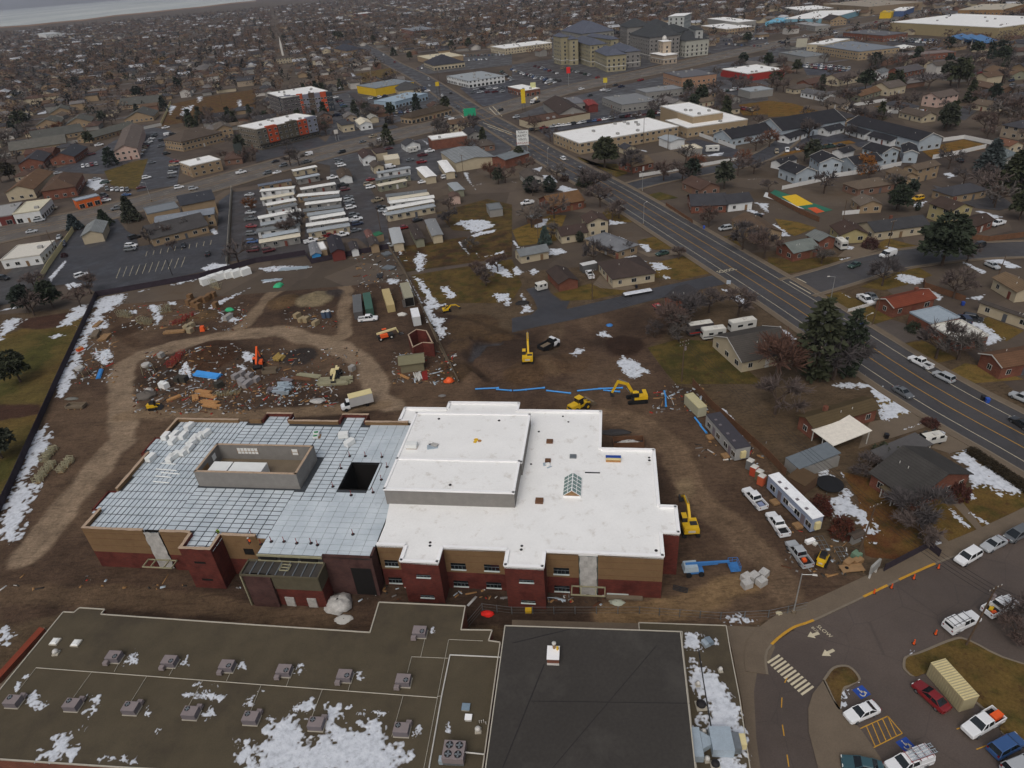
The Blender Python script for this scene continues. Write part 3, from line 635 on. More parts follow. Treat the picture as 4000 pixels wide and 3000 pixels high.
for u in(59.4,75.4):
 for z in(5.9,1.3):win(u-.2,-4.06,z,2.2,.55)
canopy(84.0,86.9,2.2,-.95,8.6,.2)
st=MB()
for z in(3.3,4.5,5.7,6.9,8.1):st.box(85.45,-.7,z,2.9,.1,.1)
st.box(84.9,-.7,0,.1,.1,8.8);st.box(86.0,-.7,0,.1,.1,8.8);st.build('curtain_wall_frame','steel',school);MB().box(85.45,-.45,0,2.9,.1,8.8).build('stair_wall','glass_green',school)
for v0,v1,zt in((8.85,17.25,12.25),(17.25,32.0,11.85)):
 u0,u1=(51.2,73.2)if v0<10 else(51.0,73.5)
 MB().prism([(u0,v0),(u1,v0),(u1,v1),(u0,v1)],RZ-.1,zt-.35,0).build('gym_wall','cmu',school)
 MB().prism([(u0+.02,v0+.02),(u1-.02,v0+.02),(u1-.02,v1-.02),(u0+.02,v1-.02)],zt-.35,zt-.2).build('gym_roof','white_membrane',school)
 wall_run([(u0-.1,v0-.1),(u1+.1,v0-.1),(u1+.1,v1-.03),(u0-.1,v1-.03)],zt-.34,zt,'white_flashing',th=.4,name='parapet',closed=True)
def skylight():
 u0,u1,v0,v1,z=80.9,83.9,11.8,16.5,RZ
 MB().box((u0+u1)/2,(v0+v1)/2,z,u1-u0,v1-v0,.35).build('skylight_kerb','white_flashing',school)
 s=MB();um=(u0+u1)/2
 s.poly([(u0,v0,z+.36),(u1,v0,z+.36),(um,v0,z+1.5)]);s.poly([(u1,v1,z+.36),(u0,v1,z+.36),(um,v1,z+1.5)]);g=s.build('skylight','wood',school)
 for side,ue in((0,u0),(1,u1)):
  for i in range(2):
   for j in range(5):
    def pt(a,b):t=a;return(ue+(um-ue)*t,v0+(v1-v0)*b,z+.36+1.14*t)
    a0,a1,b0,b1=i/2+.02,(i+1)/2-.02,j/5+.012,(j+1)/5-.012
    q=[pt(a0,b0),pt(a1,b0),pt(a1,b1),pt(a0,b1)];MB().poly(q if side else q[::-1]).build('pane','glass_green',g)
 fr=MB()
 for ue in(u0,u1):
  for j in range(6):fr.bar((ue,v0+(v1-v0)*j/5,z+.38),(um,v0+(v1-v0)*j/5,z+1.52),.07,.06)
  fr.bar((ue+(um-ue)/2,v0,z+.93),(ue+(um-ue)/2,v1,z+.93),.07,.06)
 fr.bar((um,v0,z+1.54),(um,v1,z+1.54),.14,.06);fr.build('skylight_bars','white_flashing',g)
skylight()
for t,r in(((1,2,1505,1370),.22),((1,2,1503,1398),.22),((2,2,85,1400),.22),((2,2,80,1432),.22),((2,2,1185,637),.22),((2,2,1187,660),.25),((2,2,1245,1440),.25),((2,2,440,280),.2),((2,2,232,412),.22),((2,2,487,328),.2),((2,2,165,693),.2)):
 p=UV(t,RZ);MB().lathe([(r,RZ),(r,RZ+.06),(r*.55,RZ+.1)],10,c=p).build('roof_drain','unit_dark',school)
for t in((1,2,1580,300),(1,2,2100,315),(1,2,1678,873)):
 p=UV(t,11.7 if t[3]<600 else 12.05);z=11.65 if t[3]<600 else 12.05;MB().lathe([(.25,z),(.25,z+.08),(.1,z+.12)],10,c=p).build('roof_drain','unit_dark',school)
for t,s in(((2,2,325,485),(1.2,.9)),((2,2,310,650),(1.0,.7)),((2,2,235,998),(1.3,1.1))):
 p=UV(t,RZ+.5);o=MB().box(p.x,p.y,RZ,s[0],s[1],.45).build('roof_kerb','fence_wood',school)
p=UV((2,2,528,622),RZ+.2);MB().box(p.x,p.y,RZ,1.2,1.0,.25).build('roof_hatch','steel',school)
def onroof(t,z):p=G(t,z);return(p.x,p.y,z)
def loose(name,label,cat,t,z,parts,group=None,rz=SA):
 o=thing(name,label,cat,onroof(t,z),rz,group)
 for nm,mb,m in parts:mb.build(nm,m,o)
 return o
loose('pallet_load','timber pallet under a blue sheet on the white school roof','pallet',(2,2,875,660),RZ,[('pallet',MB().box(0,0,0,2.6,1.1,.3),'lumber'),('load',MB().box(0,.1,.31,2.55,.9,.28),'cream_paint'),('cover',MB().box(0,.25,.60,2.7,.6,.14),'marking_blue')])
loose('steel_beam','dark blue beam lying on the white roof beside the skylight','beam',(2,2,695,768),RZ,[('flange',MB().box(0,0,0,2.6,.22,.05),'dark_steel'),('web',MB().box(0,0,.05,2.6,.06,.12),'dark_steel')])
loose('wrapped_pallet','white wrapped pallet on the school gym roof','pallet',(1,2,1350,545),11.66,[('pallet',MB().box(0,0,0,2.0,1.3,.12),'wood'),('wrap',MB().box(0,0,.12,2.0,1.3,.8,tx=.97,ty=.97),'poly_block')])
loose('sheet_bundle','grey crumpled sheet bundle on the gym roof','bundle',(1,2,1525,545),11.66,[('sheet',MB().box(0,0,0,1.9,1.2,.16,.25),'galvanised'),('fold',MB().box(.35,.35,.17,1.2,.8,.25,-.3),'plastic_sheet'),('roll',MB().tube((-.8,.5,.25),(.2,.75,.25),.1),'unit_dark')])
loose('cable_coils','yellow cable coils lying on the gym roof','cable',(1,2,1910,490),11.66,[('coil',MB().lathe([(.34,.0),(.42,.05),(.42,.12),(.34,.16),(.26,.12),(.26,.05)],12,c=(-.2,.2)),'yellow_paint'),('coil',MB().lathe([(.28,.0),(.36,.05),(.36,.1),(.2,.1)],12,c=(.5,-.1)),'lumber'),('coil',MB().lathe([(.25,.0),(.32,.05),(.32,.1),(.2,.1)],12,c=(-.3,-.45)),'yellow_paint')])
loose('debris_heap','white sacks and board scraps heaped on the school roof','debris',(2,2,300,700),RZ,[('board',MB().box(0,.2,0,1.3,.9,.08,.2),'galvanised'),('sack',MB().box(.2,0,.09,.8,.6,.35,.5,tx=.7,ty=.6),'poly_block'),('scrap',MB().box(.5,-.6,0,.9,.3,.06,.6),'galvanised')])
blk=MB().box(0,0,0,1,1,1,tx=.96,ty=.96).mesh('wrap','poly_block')
i=0
def block(x,y,z,a,b,h,rz,label,group):
 o=thing('insulation_block',label,'insulation',(x,y,z),rz,group);obj('wrap',blk,o,(0,0,.06),scale=(a,b,h-.06));MB().box(0,0,0,a*.96,b*.96,.06).build('pallet','wood',o);return o
for x,y,ang in((1640,350,0),(1440,435,0),(1515,425,0),(1590,430,0),(1500,475,0),(1785,410,0),(1735,435,0),(1690,455,0),(1660,495,0),(1640,540,0),(1600,570,0),(1520,600,0),(1480,625,0),(1310,620,0)):
 p=G((0,2,x,y+28),ZD+.1);block(p.x,p.y,ZD+.06,2.05,1.15,.95,SA+R(82+random.uniform(-12,12)),'white foam insulation block on the bare metal deck of the school','foam blocks on the metal deck')
for x,y in((760,455),(812,520)):
 p=G((1,2,x,y),ZD+.1);block(p.x,p.y,ZD+.06,2.0,1.2,1.0,SA+R(10 if x<800 else 60),'white foam block on the deck between clerestory and gym','foam blocks near the gym')
p=onroof((1,2,530,455),ZD+.06);o=thing('wrapped_pallet','white wrapped pallet with green lids on the metal deck','pallet',p,SA+.2)
MB().box(0,0,0,1.4,1.5,.1).build('pallet','wood',o);MB().box(-.1,.3,.1,1.1,.8,.8).build('wrap','poly_block',o);MB().box(-.2,-.5,.1,1.0,.6,.5).build('wrap','poly_block',o);MB().box(-.1,.3,.9,.8,.5,.05).build('lid','flat',o,color=S(30,120,70));MB().box(-.2,-.5,.6,.8,.45,.05).build('lid','flat',o,color=S(30,120,70))
for x,y,L in((1455,692,1.6),(1440,745,2.2),(1475,775,2.0),(1415,805,1.7),(1395,852,1.7)):
 p=onroof((0,2,x,y),ZD+.07);o=MB().tube((-L,0,.12),(L,0,.12),.11,8).build('roof_roll','poly_block',None);o.location=p;o.rotation_euler=(0,0,SA+R(-4));tag(o,'white roll of roofing lying on the metal deck','roll','roofing rolls on the deck')
red=MB().lathe([(.3,0),(.3,.08),(.08,.1),(.05,.12)],10).mesh('base','unit_dark');redp=MB().box(0,0,.1,.08,.08,1.05).mesh('post','red_steel')
for c,x,y in((1,810,625),(1,945,625),(1,1088,632),(1,1133,718),(1,1083,828),(1,1012,938),(1,823,962),(1,735,730),(1,665,888),(1,43,1385),(1,133,1363),(1,243,1363),(1,353,1377),(1,476,1377),(1,532,1392),(1,838,1300),(0,2172,1300)):
 o=thing('guard_post','red guard rail post on a round base on the metal deck','post',onroof((c,2,x,y),ZD+.07),0,'red guard posts on the deck');obj('base',red,o);obj('post',redp,o)
# -- the old school in front: flat ballast roof and black hall roof
def poly_at(z,*tiles):return[G(t,z)for t in tiles]
OZ,BZ=4.6,6.4
tan=poly_at(OZ,(0,3,548,312),(0,3,640,316),(0,3,688,276),(0,3,905,290),(0,3,872,332),(1,3,0,425),(1,3,985,490),(1,3,1063,228),(1,3,1808,262),(1,3,1772,466),(1,3,2040,470),(1,3,2010,560))+[G(t,OZ)for t in((1,3,2110,575),(1,3,1950,1720),(0,3,2300,1720),(0,3,1000,1652),(0,3,0,1585),(0,3,-300,1560),(0,3,-330,1390))]
old=thing('old_school','low old school with a flat gravel roof dotted with cooling units','building',(0,0,0))
tan=tan[::-1]if sum(a.x*b.y-b.x*a.y for a,b in zip(tan,tan[1:]+tan[:1]))<0 else tan
MB().prism(tan,0,OZ-.25).build('wall','house_brick',old);MB().prism([p for p in tan],OZ-.249,OZ).build('roof','ballast_roof',old)
for a,b in zip(tan,tan[1:]+tan[:1]):
 if(b-a).length<60:MB().bar((*a,OZ+.03),(*b,OZ+.03),.16,.18).build('roof_edge','metal_edge',old)
hall=poly_at(BZ,(1,3,2152,430),(2,3,1455,482),(2,3,1590,1720),(1,3,1975,1720));hall=hall[::-1]
if sum(a.x*b.y-b.x*a.y for a,b in zip(hall,hall[1:]+hall[:1]))<0:hall=hall[::-1]
MB().prism(hall,0,BZ-.3).build('hall_wall','house_brick',old);MB().prism(hall,BZ-.299,BZ).build('hall_roof','black_roof',old)
for a,b in zip(hall,hall[1:]+hall[:1]):MB().bar((*a,BZ+.02),(*b,BZ+.02),.14,.14).build('roof_edge','metal_edge',old)
ann=poly_at(4.2,(2,3,1095,405),(2,3,1850,430),(2,3,1885,640),(2,3,1965,1050),(2,3,2065,1720),(2,3,1600,1720),(2,3,1470,560),(2,3,1470,482),(2,3,1100,470));
if sum(a.x*b.y-b.x*a.y for a,b in zip(ann,ann[1:]+ann[:1]))<0:ann=ann[::-1]
MB().prism(ann,0,3.9).build('annex_wall','house_brick',old);MB().prism(ann,3.901,4.2).build('annex_roof','ballast_roof',old)
for a,b in list(zip(ann,ann[1:]+ann[:1])):MB().bar((*a,4.23),(*b,4.23),.12,.14).build('roof_edge','metal_edge',old)
def pipe_run(pts,z,r=.05,m='metal_edge',name='roof_pipe'):
 q=[G(t,z)for t in pts];mb=MB()
 for a,b in zip(q[:-1],q[1:]):mb.tube((*a,z+.12),(*b,z+.12),r,6)
 mb.build(name,m,old)
pipe_run([(0,3,315,797),(0,3,1000,848),(1,3,0,940),(1,3,1565,1056)],OZ,.06)
for a,b in(((0,3,315,797),(0,3,145,1015)),((0,3,800,828),(0,3,640,1050)),((0,3,1272,868),(0,3,1135,1090)),((0,3,1755,905),(0,3,1630,1130)),((1,3,45,950),(0,3,2165,1180)),((1,3,575,985),(1,3,480,1230)),((1,3,1272,1040),(1,3,1175,1390)),((0,3,990,830),(0,3,1060,700)),((0,3,1465,862),(0,3,1545,720)),((0,3,1960,910),(0,3,2035,745)),((1,3,265,955),(1,3,325,785)),((1,3,797,995),(1,3,848,830)),((1,3,1345,702),(1,3,1310,840)),((1,3,1345,702),(1,3,1660,715)),((1,3,1425,702),(1,3,1480,460)),((1,3,1665,555),(1,3,1445,1700)),((1,3,1565,1045),(1,3,1610,1040)),((1,3,1670,553),(1,3,1960,565))):pipe_run([a,b],OZ,.035)
pipe_run([(1,3,2110,706),(1,3,1677,686),(1,3,1605,1040),(1,3,1490,1700)],OZ,.09,'trim')
pipe_run([(2,3,1612,640),(2,3,1660,950),(2,3,1725,1340),(2,3,1680,1345)],4.2,.08,'dark_steel')
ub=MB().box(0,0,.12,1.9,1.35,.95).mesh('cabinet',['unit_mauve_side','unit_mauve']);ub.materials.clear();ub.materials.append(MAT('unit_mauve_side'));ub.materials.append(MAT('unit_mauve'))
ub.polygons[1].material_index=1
uf=MB().lathe([(.34,1.07),(.36,1.10),(.30,1.11),(.30,1.075)],14).mesh('fan_ring','unit_dark');ufb=MB()
for k in range(4):
 a=k*math.pi/2;ufb.bar((.04*math.cos(a),.04*math.sin(a),1.10),(.3*math.cos(a),.3*math.sin(a),1.10),.16,.02)
ufb=ufb.mesh('fan_blade','steel');uh=MB().box(0,0,.25,.75,.6,.5,tx=.9,ty=.8).mesh('air_hood','unit_mauve');uk=MB().box(0,0,0,2.05,1.5,.12).mesh('kerb','metal_edge')
def hvac(t,z,flip,label,grp):
 p=G(t,z);o=thing('rooftop_unit',label,'air conditioner',(p.x,p.y,z),R(-8)+(math.pi if flip else 0),grp)
 obj('cabinet',ub,o);f=obj('fan',uf,o,(.45,-.25,0));obj('fan_blade',ufb,f);obj('air_hood',uh,o,(-.7,-.98,0));obj('kerb',uk,o)
for c,x,y in((0,1000,720),(0,1480,760),(0,1975,800),(1,255,840),(1,775,885),(1,1280,925),(1,1420,505)):hvac((c,3,x,y),OZ,0,'mauve rooftop cooling unit in the back row on the gravel roof','back row of cooling units')
for c,x,y in((0,130,1105),(0,640,1135),(0,1145,1165),(0,1660,1205),(0,2180,1250),(1,530,1300),(1,1265,1350)):hvac((c,3,x,y),OZ,1,'mauve rooftop cooling unit in the front row on the gravel roof','front row of cooling units')
p=G((1,3,1720,1560),OZ);o=thing('chiller','large mauve chiller with four fans on the gravel roof','air conditioner',(p.x,p.y,OZ),R(-8));MB().box(0,0,.5,2.6,2.3,1.0,).build('cabinet','unit_mauve',o);MB().box(0,0,0,2.5,2.2,.5).build('base','steel',o)
for x in(-.6,.6):
 for y in(-.55,.55):f=obj('fan',uf,o,(x,y,.44),scale=(1.3,1.3,1));obj('fan_blade',ufb,f)
o2=MB().tube((1.3,.2,.7),(3.6,.2,.5),.09).build('pipe','trim',o);MB().box(-1.5,-.8,.1,.5,.7,.8).build('service_box','galvanised',o)
for t,w in(((0,3,480,572),1.1),((0,3,662,585),1.1)):
 p=G(t,OZ);o=thing('roof_light','white domed roof light near the roof corner','skylight',(p.x,p.y,OZ),R(-8),'roof lights');MB().box(0,0,0,w+.15,1.2,.25).build('kerb','metal_edge',o);MB().box(0,0,.25,w,1.05,.2,tx=.7,ty=.7).build('dome','poly_block',o)
def mushroom(t,z,r,label,grp=None,m='trim'):
 p=G(t,z);o=thing('roof_vent',label,'vent',(p.x,p.y,z),0,grp);MB().box(0,0,0,r*2.1,r*2.1,.2).build('kerb','metal_edge',o);MB().lathe([(r*.6,.2),(r*.6,.45),(r,.45),(r,.55),(r*.7,.75),(r*.15,.85)],14).build('hood',m,o,smooth=True)
mushroom((0,3,488,670),OZ,.42,'white mushroom vent beside two roof lights')
mushroom((1,3,1920,1340),OZ,.38,'white turbine vent near the big chiller')
mushroom((2,3,1800,822),4.2,.28,'small white vent at the annex roof edge');mushroom((2,3,1605,945),4.2,.3,'white vent hood in melted snow beside the black roof');mushroom((2,3,1632,1125),4.2,.62,'large round fan vent in snow on the annex roof',m='unit_dark');mushroom((2,3,1655,1360),4.2,.32,'small vent beside the annex duct, far side');mushroom((2,3,1685,1595),4.2,.32,'small vent beside the annex duct, near side');mushroom((2,3,1755,1640),4.2,.5,'dark round fan vent at the bottom of the annex roof',m='unit_dark')
p=G((1,3,1815,1140),OZ);o=thing('roof_hatch','small blue grey roof hatch on the gravel roof','hatch',(p.x,p.y,OZ),R(-8));MB().box(0,0,0,1.0,.9,.2).build('kerb','metal_edge',o);MB().box(0,0,.2,1.05,.95,.12).build('lid','flat',o,color=S(120,140,155))
p=G((1,3,1838,1235),OZ);o=thing('vent_box','small white vent box next to the roof hatch','vent',(p.x,p.y,OZ),R(-8));MB().box(0,0,0,.8,.7,.4).build('box','trim',o);MB().box(0,0,.4,.9,.8,.06).build('lid','white_flashing',o)
for i,(x,y)in enumerate(((1932,1270),(1950,1268),(1968,1262),(1988,1280))):p=G((1,3,x,y),OZ);MB().tube((p.x,p.y,OZ),(p.x,p.y,OZ+.5),.06).build('vent_pipe','trim',old)
p=G((2,3,357,735),BZ);o=thing('chimney','red brick chimney stack with white cap on the black roof','chimney',(p.x,p.y,BZ),R(-8));MB().box(0,.5,0,1.55,2.0,1.0).build('stack','house_brick',o);MB().box(0,.5,1.0,1.65,2.1,.1).build('cap','white_flashing',o);MB().box(0,-.55,0,1.6,.2,.25).build('base_flashing','trim',o);MB().tube((.1,1.2,1.1),(.1,1.2,2.0),.2).build('flue','wood',o);MB().lathe([(.28,2.0),(.3,2.15),(.1,2.3)],10,c=(.1,1.2)).build('flue_cap','trim',o);MB().tube((.55,1.0,1.1),(.55,1.0,1.6),.17).build('flue','yellow_paint',o)
p=G((2,3,1800,1470),4.2);o=thing('duct_unit','galvanised air handling unit with duct on the annex roof','air conditioner',(p.x,p.y,4.2),R(-6));MB().box(0,0,.2,2.5,2.9,1.5).build('cabinet','galvanised',o);MB().box(1.7,-.1,.3,.9,2.0,1.2).build('plenum','steel',o);MB().box(2.5,.1,.4,.7,1.4,1.0).build('intake','cream_paint',o);MB().hexa([(-2.3,-1.1,.3),(-1.25,-.5,.4),(-1.25,.5,.4),(-2.3,1.1,.3),(-2.3,-1.1,1.3),(-1.25,-.5,1.2),(-1.25,.5,1.2),(-2.3,1.1,1.3)]).build('transition','galvanised',o);MB().box(-3.0,-.3,.2,1.3,3.6,1.2).build('duct','galvanised',o)
p=G((2,3,1690,585),4.2);o=thing('gooseneck_vent','grey gooseneck vent on the annex roof','vent',(p.x,p.y,4.2),R(20));MB().box(-.3,0,0,.9,1.0,.7).build('neck','galvanised',o);MB().hexa([(.15,-.5,.1),(.8,-.5,-.0),(.8,.5,0),(.15,.5,.1),(-.3,-.5,.95),(.6,-.5,.7),(.6,.5,.7),(-.3,.5,.95)]).build('hood','flat',o,color=S(120,134,146))
sheet('walkway',line(0,3,(-200,1100),(380,440),(420,470),(0,990)),.02,'sidewalk');q=[G((0,3,x,y),.9)for x,y in((-60,880),(340,440),(385,455),(-20,900))];o=thing('wall_strip','long rust red planter wall beside the old school','wall',(0,0,0));q=q[::-1]if sum(a.x*b.y-b.x*a.y for a,b in zip(q,q[1:]+q[:1]))<0 else q;MB().prism(q,0,.8).build('wall','house_brick',o);MB().prism(q,.8,.9).build('cap','flat',o,color=S(124,56,36))
for a,b,w in(((2,3,0,580),(2,3,500,460),.05),((1,3,2130,1659),(2,3,280,760),.05),((2,3,350,1659),(2,3,1250,600),.03),((2,3,160,1080),(2,3,1540,1100),.03)):pa,pb=G(a,BZ),G(b,BZ);MB().bar((*pa,BZ+.012),(*pb,BZ+.012),w*2,.02).build('roof_seam','unit_dark',old)
# -- houses and shops, each from three eave corners
RC=dict(brn=S(74,60,52),drk=S(56,55,58),gry=S(112,116,118),tan=S(96,82,66),olv=S(88,78,58),red=S(108,56,42),wht=S(222,222,218),lgt=S(150,156,160),blk=S(44,44,48),wrm=S(112,82,58),sil=S(164,172,178),cre=S(206,198,178),org=S(104,62,44),grn=S(70,104,92),blg=S(98,104,116),teal=S(90,160,190),nvy=S(50,56,72))
WC=dict(crm=S(176,164,140),wht=S(206,208,208),tan=S(146,126,100),gry=S(134,132,128),yel=S(160,148,108),blu=S(158,168,176),pnk=S(190,164,152),brn=S(96,74,58),drk=S(70,62,58),grn=S(128,128,110),bry=S(202,168,40),sky=S(150,170,186),brd=S(110,66,52),bei=S(150,132,106),red=S(104,50,46))
OCC=[]
wm={}
def window_mesh(w,h):
 k=(w,h)
 if k not in wm:
  m=MB().box(0,0,0,w+.16,.06,h+.16,m=1);m.box(0,-.03,.08,w,.04,h,m=0);m.box(0,-.055,.08,.05,.02,h,m=1);wm[k]=m.mesh('window',['glass_dark','trim'])
 return wm[k]
dm={}
def add_openings(root,l,w,zt,cen,rz,two=False,shop=False,door=True,z0=.9,wallcol=None,dense=3.4):
 done_door=not door
 for nx,ny,run,off in((0,-1,l,w/2),(1,0,w,l/2),(0,1,l,w/2),(-1,0,w,l/2)):
  n=Vector((nx*math.cos(rz)-ny*math.sin(rz),nx*math.sin(rz)+ny*math.cos(rz)))
  if n.dot(-Vector(cen[:2]).normalized())<.12 or run<2.6:continue
  tx,ty=-ny,nx;ang=math.atan2(ty,tx)
  k=max(1,int(run/dense))
  for fl in range(max(1,int(round((zt-.3)/2.9)))if two else 1):
   for i in range(k):
    s=(i+.5)/k*run-run/2
    x,y=nx*(off+.02)+tx*s,ny*(off+.02)+ty*s
    if fl==0 and not done_door and i==k//2 and run>4:
     if 'd' not in dm:dm['d']=MB().box(0,0,0,1.0,.08,2.05).mesh('door','door')
     o=obj('door',dm['d'],root,(x,y,.02),ang,color=random.choice([S(110,60,50),S(190,190,186),S(80,84,90),S(120,96,70)]));done_door=True;continue
    if shop and fl==0:me=window_mesh(min(2.2,run/k*.75),1.9);zz=.25
    else:me=window_mesh(1.5 if(i+fl)%3 else 1.0,1.15);zz=z0+fl*2.9
    if zz+1.3<zt:obj('window',me,root,(x,y,zz),ang)
def footprint(T3,z):
 a,b,c=(G(t,z)for t in T3);U=b-a;V=c-b;l,w=U.length,V.length;cen=(a+c)/2
 if l>=w:u=U/l;w=abs(V.x*-u.y+V.y*u.x)
 else:
  v=V/w;u=Vector((v.y,-v.x));u=u if u.dot(U)>0 else-u;l=abs(U.dot(u))
 return cen,l,w,math.atan2(u.y,u.x)
def roof_mesh(l,w,zt,kind,pitch,th=.16):
 mb=MB();x,y=l/2,w/2
 if kind=='gable':
  h=y*pitch
  for s in(-1,1):
   mb.hexa([(-x,s*y,zt-th),(x,s*y,zt-th),(x,0,zt+h-th),(-x,0,zt+h-th),(-x,s*y,zt),(x,s*y,zt),(x,0,zt+h),(-x,0,zt+h)]if s<0 else[(-x,0,zt+h-th),(x,0,zt+h-th),(x,y,zt-th),(-x,y,zt-th),(-x,0,zt+h),(x,0,zt+h),(x,y,zt),(-x,y,zt)])
 elif kind=='hip':
  h=y*pitch;r=max(x-y,.3)
  for p in([(-x,-y,zt),(x,-y,zt),(r,0,zt+h),(-r,0,zt+h)],[(x,y,zt),(-x,y,zt),(-r,0,zt+h),(r,0,zt+h)],[(x,-y,zt),(x,y,zt),(r,0,zt+h)],[(-x,y,zt),(-x,-y,zt),(-r,0,zt+h)]):mb.poly(p)
  mb.prism([(-x,-y),(x,-y),(x,y),(-x,y)],zt-th,zt-.002)
 elif kind=='shed':
  h=w*.08;mb.hexa([(-x,-y,zt-th),(x,-y,zt-th),(x,y,zt+h-th),(-x,y,zt+h-th),(-x,-y,zt),(x,-y,zt),(x,y,zt+h),(-x,y,zt+h)])
 else:mb.box(0,0,zt-.25,l,w,.25)
 return mb
def house(T3,z,kind,roof,wall,label,cat='house',opt='',name=None,group=None,pitch=.42):
 cen,l,w,rz=footprint(T3,z);return house_at(cen,l,w,rz,z,kind,roof,wall,label,cat,opt,name,group,pitch)
def house_at(cen,l,w,rz,z,kind,roof,wall,label,cat='house',opt='',name=None,group=None,pitch=.42,windows=True):
 if('x' in opt)!=(w>l and kind in('gable','hip')):l,w=w,l;rz+=math.pi/2
 o=thing(name or{'shop':'shop_building','carport':'carport','shed':'shed','garage':'garage'}.get(cat,cat.replace(' ','_')),label,cat,(cen.x,cen.y,0),rz,group)
 OCC.append((cen.x,cen.y,.5*math.hypot(l,w)+2))
 rcol=RC[roof]if isinstance(roof,str)else roof
 ov=.45 if kind in('gable','hip')else .02
 if cat=='carport':
  roof_mesh(l,w,z,'shed',0).build('roof','flat',o,color=rcol)
  for sx in(-1,0,1):
   for sy in(-1,1):MB().box(sx*(l/2-.3),sy*(w/2-.3),0,.14,.14,z-.16+(.08*w if sy>0 else 0)).build('post','trim',o)
  return o
 wl,ww=l-2*ov,w-2*ov;mb=MB()
 if kind=='gable':
  h=(w/2)*pitch*(ww/w);x,y=wl/2,ww/2;zz=z-.14+(ov*pitch)
  mb.prism([(-x,-y),(x,-y),(x,y),(-x,y)],0,zz)
  for s in(-1,1):
   q=[(s*x,-y,zz),(s*x,y,zz),(s*x,0,zz+h)];mb.poly(q if s>0 else q[::-1])
 else:mb.prism([(-wl/2,-ww/2),(wl/2,-ww/2),(wl/2,ww/2),(-wl/2,ww/2)],0,z-.26 if kind=='flat' else z-.17)
 brick=wall in('brk','brd')or 'b' in opt
 mb.build('wall','house_brick' if brick else 'wall',o,color=None if brick else WC.get(wall,wall)if isinstance(wall,str)else wall)
 rf=roof_mesh(l,w,z,kind,pitch).build('roof','shingle' if kind in('gable','hip')and 'm' not in opt else('white_membrane' if roof=='wht' else 'flat'),o,color=rcol)
 if kind=='flat':
  e=MB()
  for a,b in(((-l/2,-w/2),(l/2,-w/2)),((l/2,-w/2),(l/2,w/2)),((l/2,w/2),(-l/2,w/2)),((-l/2,w/2),(-l/2,-w/2))):e.bar((*a,z+.1),(*b,z+.1),.25,.3)
  e.build('parapet','trim' if roof=='wht' else 'flat',rf,color=tuple(k*.9 for k in rcol))
  if cat not in('shed','garage')and l*w>160:
   for i in range(min(8,int(l*w/160))):
    x,y=random.uniform(-.42,.42)*l,random.uniform(-.35,.35)*w;MB().box(x,y,z,1.7,1.3,1.0).build('roof_unit','flat',rf,color=S(150,150,148))
 if kind=='gable' and 'w' in opt:
  for s in(-1,1):
   for t in(-1,1):MB().bar((s*(l/2+.02),t*w/2,z+.0),(s*(l/2+.02),0,z+(w/2)*pitch),.06,.24).build('bargeboard','trim',rf)
 if windows and 'n' not in opt:add_openings(o,wl,ww,z,cen,rz,two=z>4.5 or 't' in opt,shop='s' in opt,dense=2.6 if 'd' in opt else 3.4)
 if 'c' in opt:
  x,y=random.uniform(-.2,.3)*l,.12*w;zr=z+(w/2-abs(y))*pitch;c=MB().box(x,y,zr-.6,.8,.7,1.7).build('chimney','house_brick',rf)
 if kind in('gable','hip')and l>8:
  for i in range(2):
   x,y=random.uniform(-.35,.35)*l,random.choice((-.2,.2))*w;MB().tube((x,y,z),(x,y,z+(w/2-abs(y))*pitch+.45),.07,6).build('vent_pipe','trim',rf)
 return o
def H(c,r,ax,ay,bx,by,cx,cy,z,kind,roof,wall,label,cat='house',opt='',**k):return house([(c,r,ax,ay),(c,r,bx,by),(c,r,cx,cy)],z,kind,roof,wall,label,cat,opt,**k)
# --- bottom right, along the arterial
H(3,2,905,745,1215,1040,1745,795,3.0,'gable',S(64,62,60),'brk','brick house with a broad dark grey roof beside the clipped hedge',opt='x')
H(3,2,890,572,1025,685,1412,552,2.6,'shed',S(84,82,82),'drk','flat dark carport attached to the brick house','carport')
H(3,2,975,892,1180,1068,1222,1035,2.3,'shed','olv','drk','narrow tan patio awning on the brick house','carport')
H(3,2,250,268,385,385,970,212,3.2,'gable',S(82,70,50),'brk','brick house with a mossy brown roof beside a white carport',opt='c')
H(3,2,390,388,550,538,880,432,2.7,'shed',S(222,216,204),'wht','white flat carport with snow stains beside the brick house','carport')
H(3,2,172,628,250,742,606,628,2.5,'shed',S(104,112,118),'gry','long grey metal shed behind the garden wall','shed','n')
H(3,2,165,795,320,885,432,805,2.2,'shed',S(84,66,46),'brn','low brown plywood shed behind the white office trailer','shed','n')
H(3,2,690,1290,745,1345,850,1300,1.9,'gable',S(82,72,64),'gry','small grey garden shed beside the round rust shrubs','shed','n')
house([(2,1,1720,1240),(2,1,1985,1475),(3,1,243,1380)],3.0,'gable',S(72,68,64),'crm','cream house with a grey roof beyond the lawn and power pole',opt='xw')
H(2,1,740,612,1095,548,1245,692,3.0,'hip',S(68,58,54),'crm','cream bungalow with dark brown hip roof on the side street',opt='c')
H(2,1,300,692,460,640,575,752,2.7,'gable',S(66,56,52),'brd','dark roofed garage with a pale tarp beside the side street','garage','n')
H(2,1,630,402,800,342,1095,452,3.0,'hip',S(112,114,118),'tan','light grey roofed bungalow next to the parked green sedan')
H(2,1,595,215,650,282,838,246,5.3,'gable',S(74,60,54),'crm','tall cream house with solar panels on its brown roof',opt='')
H(2,1,365,312,412,384,657,347,3.0,'gable',S(66,54,50),'crm','low brown roofed wing beside the tall cream house')
H(2,1,230,56,325,130,625,72,3.3,'gable',S(104,78,54),'brk','orange brick house with a tan roof and a wooden fence')
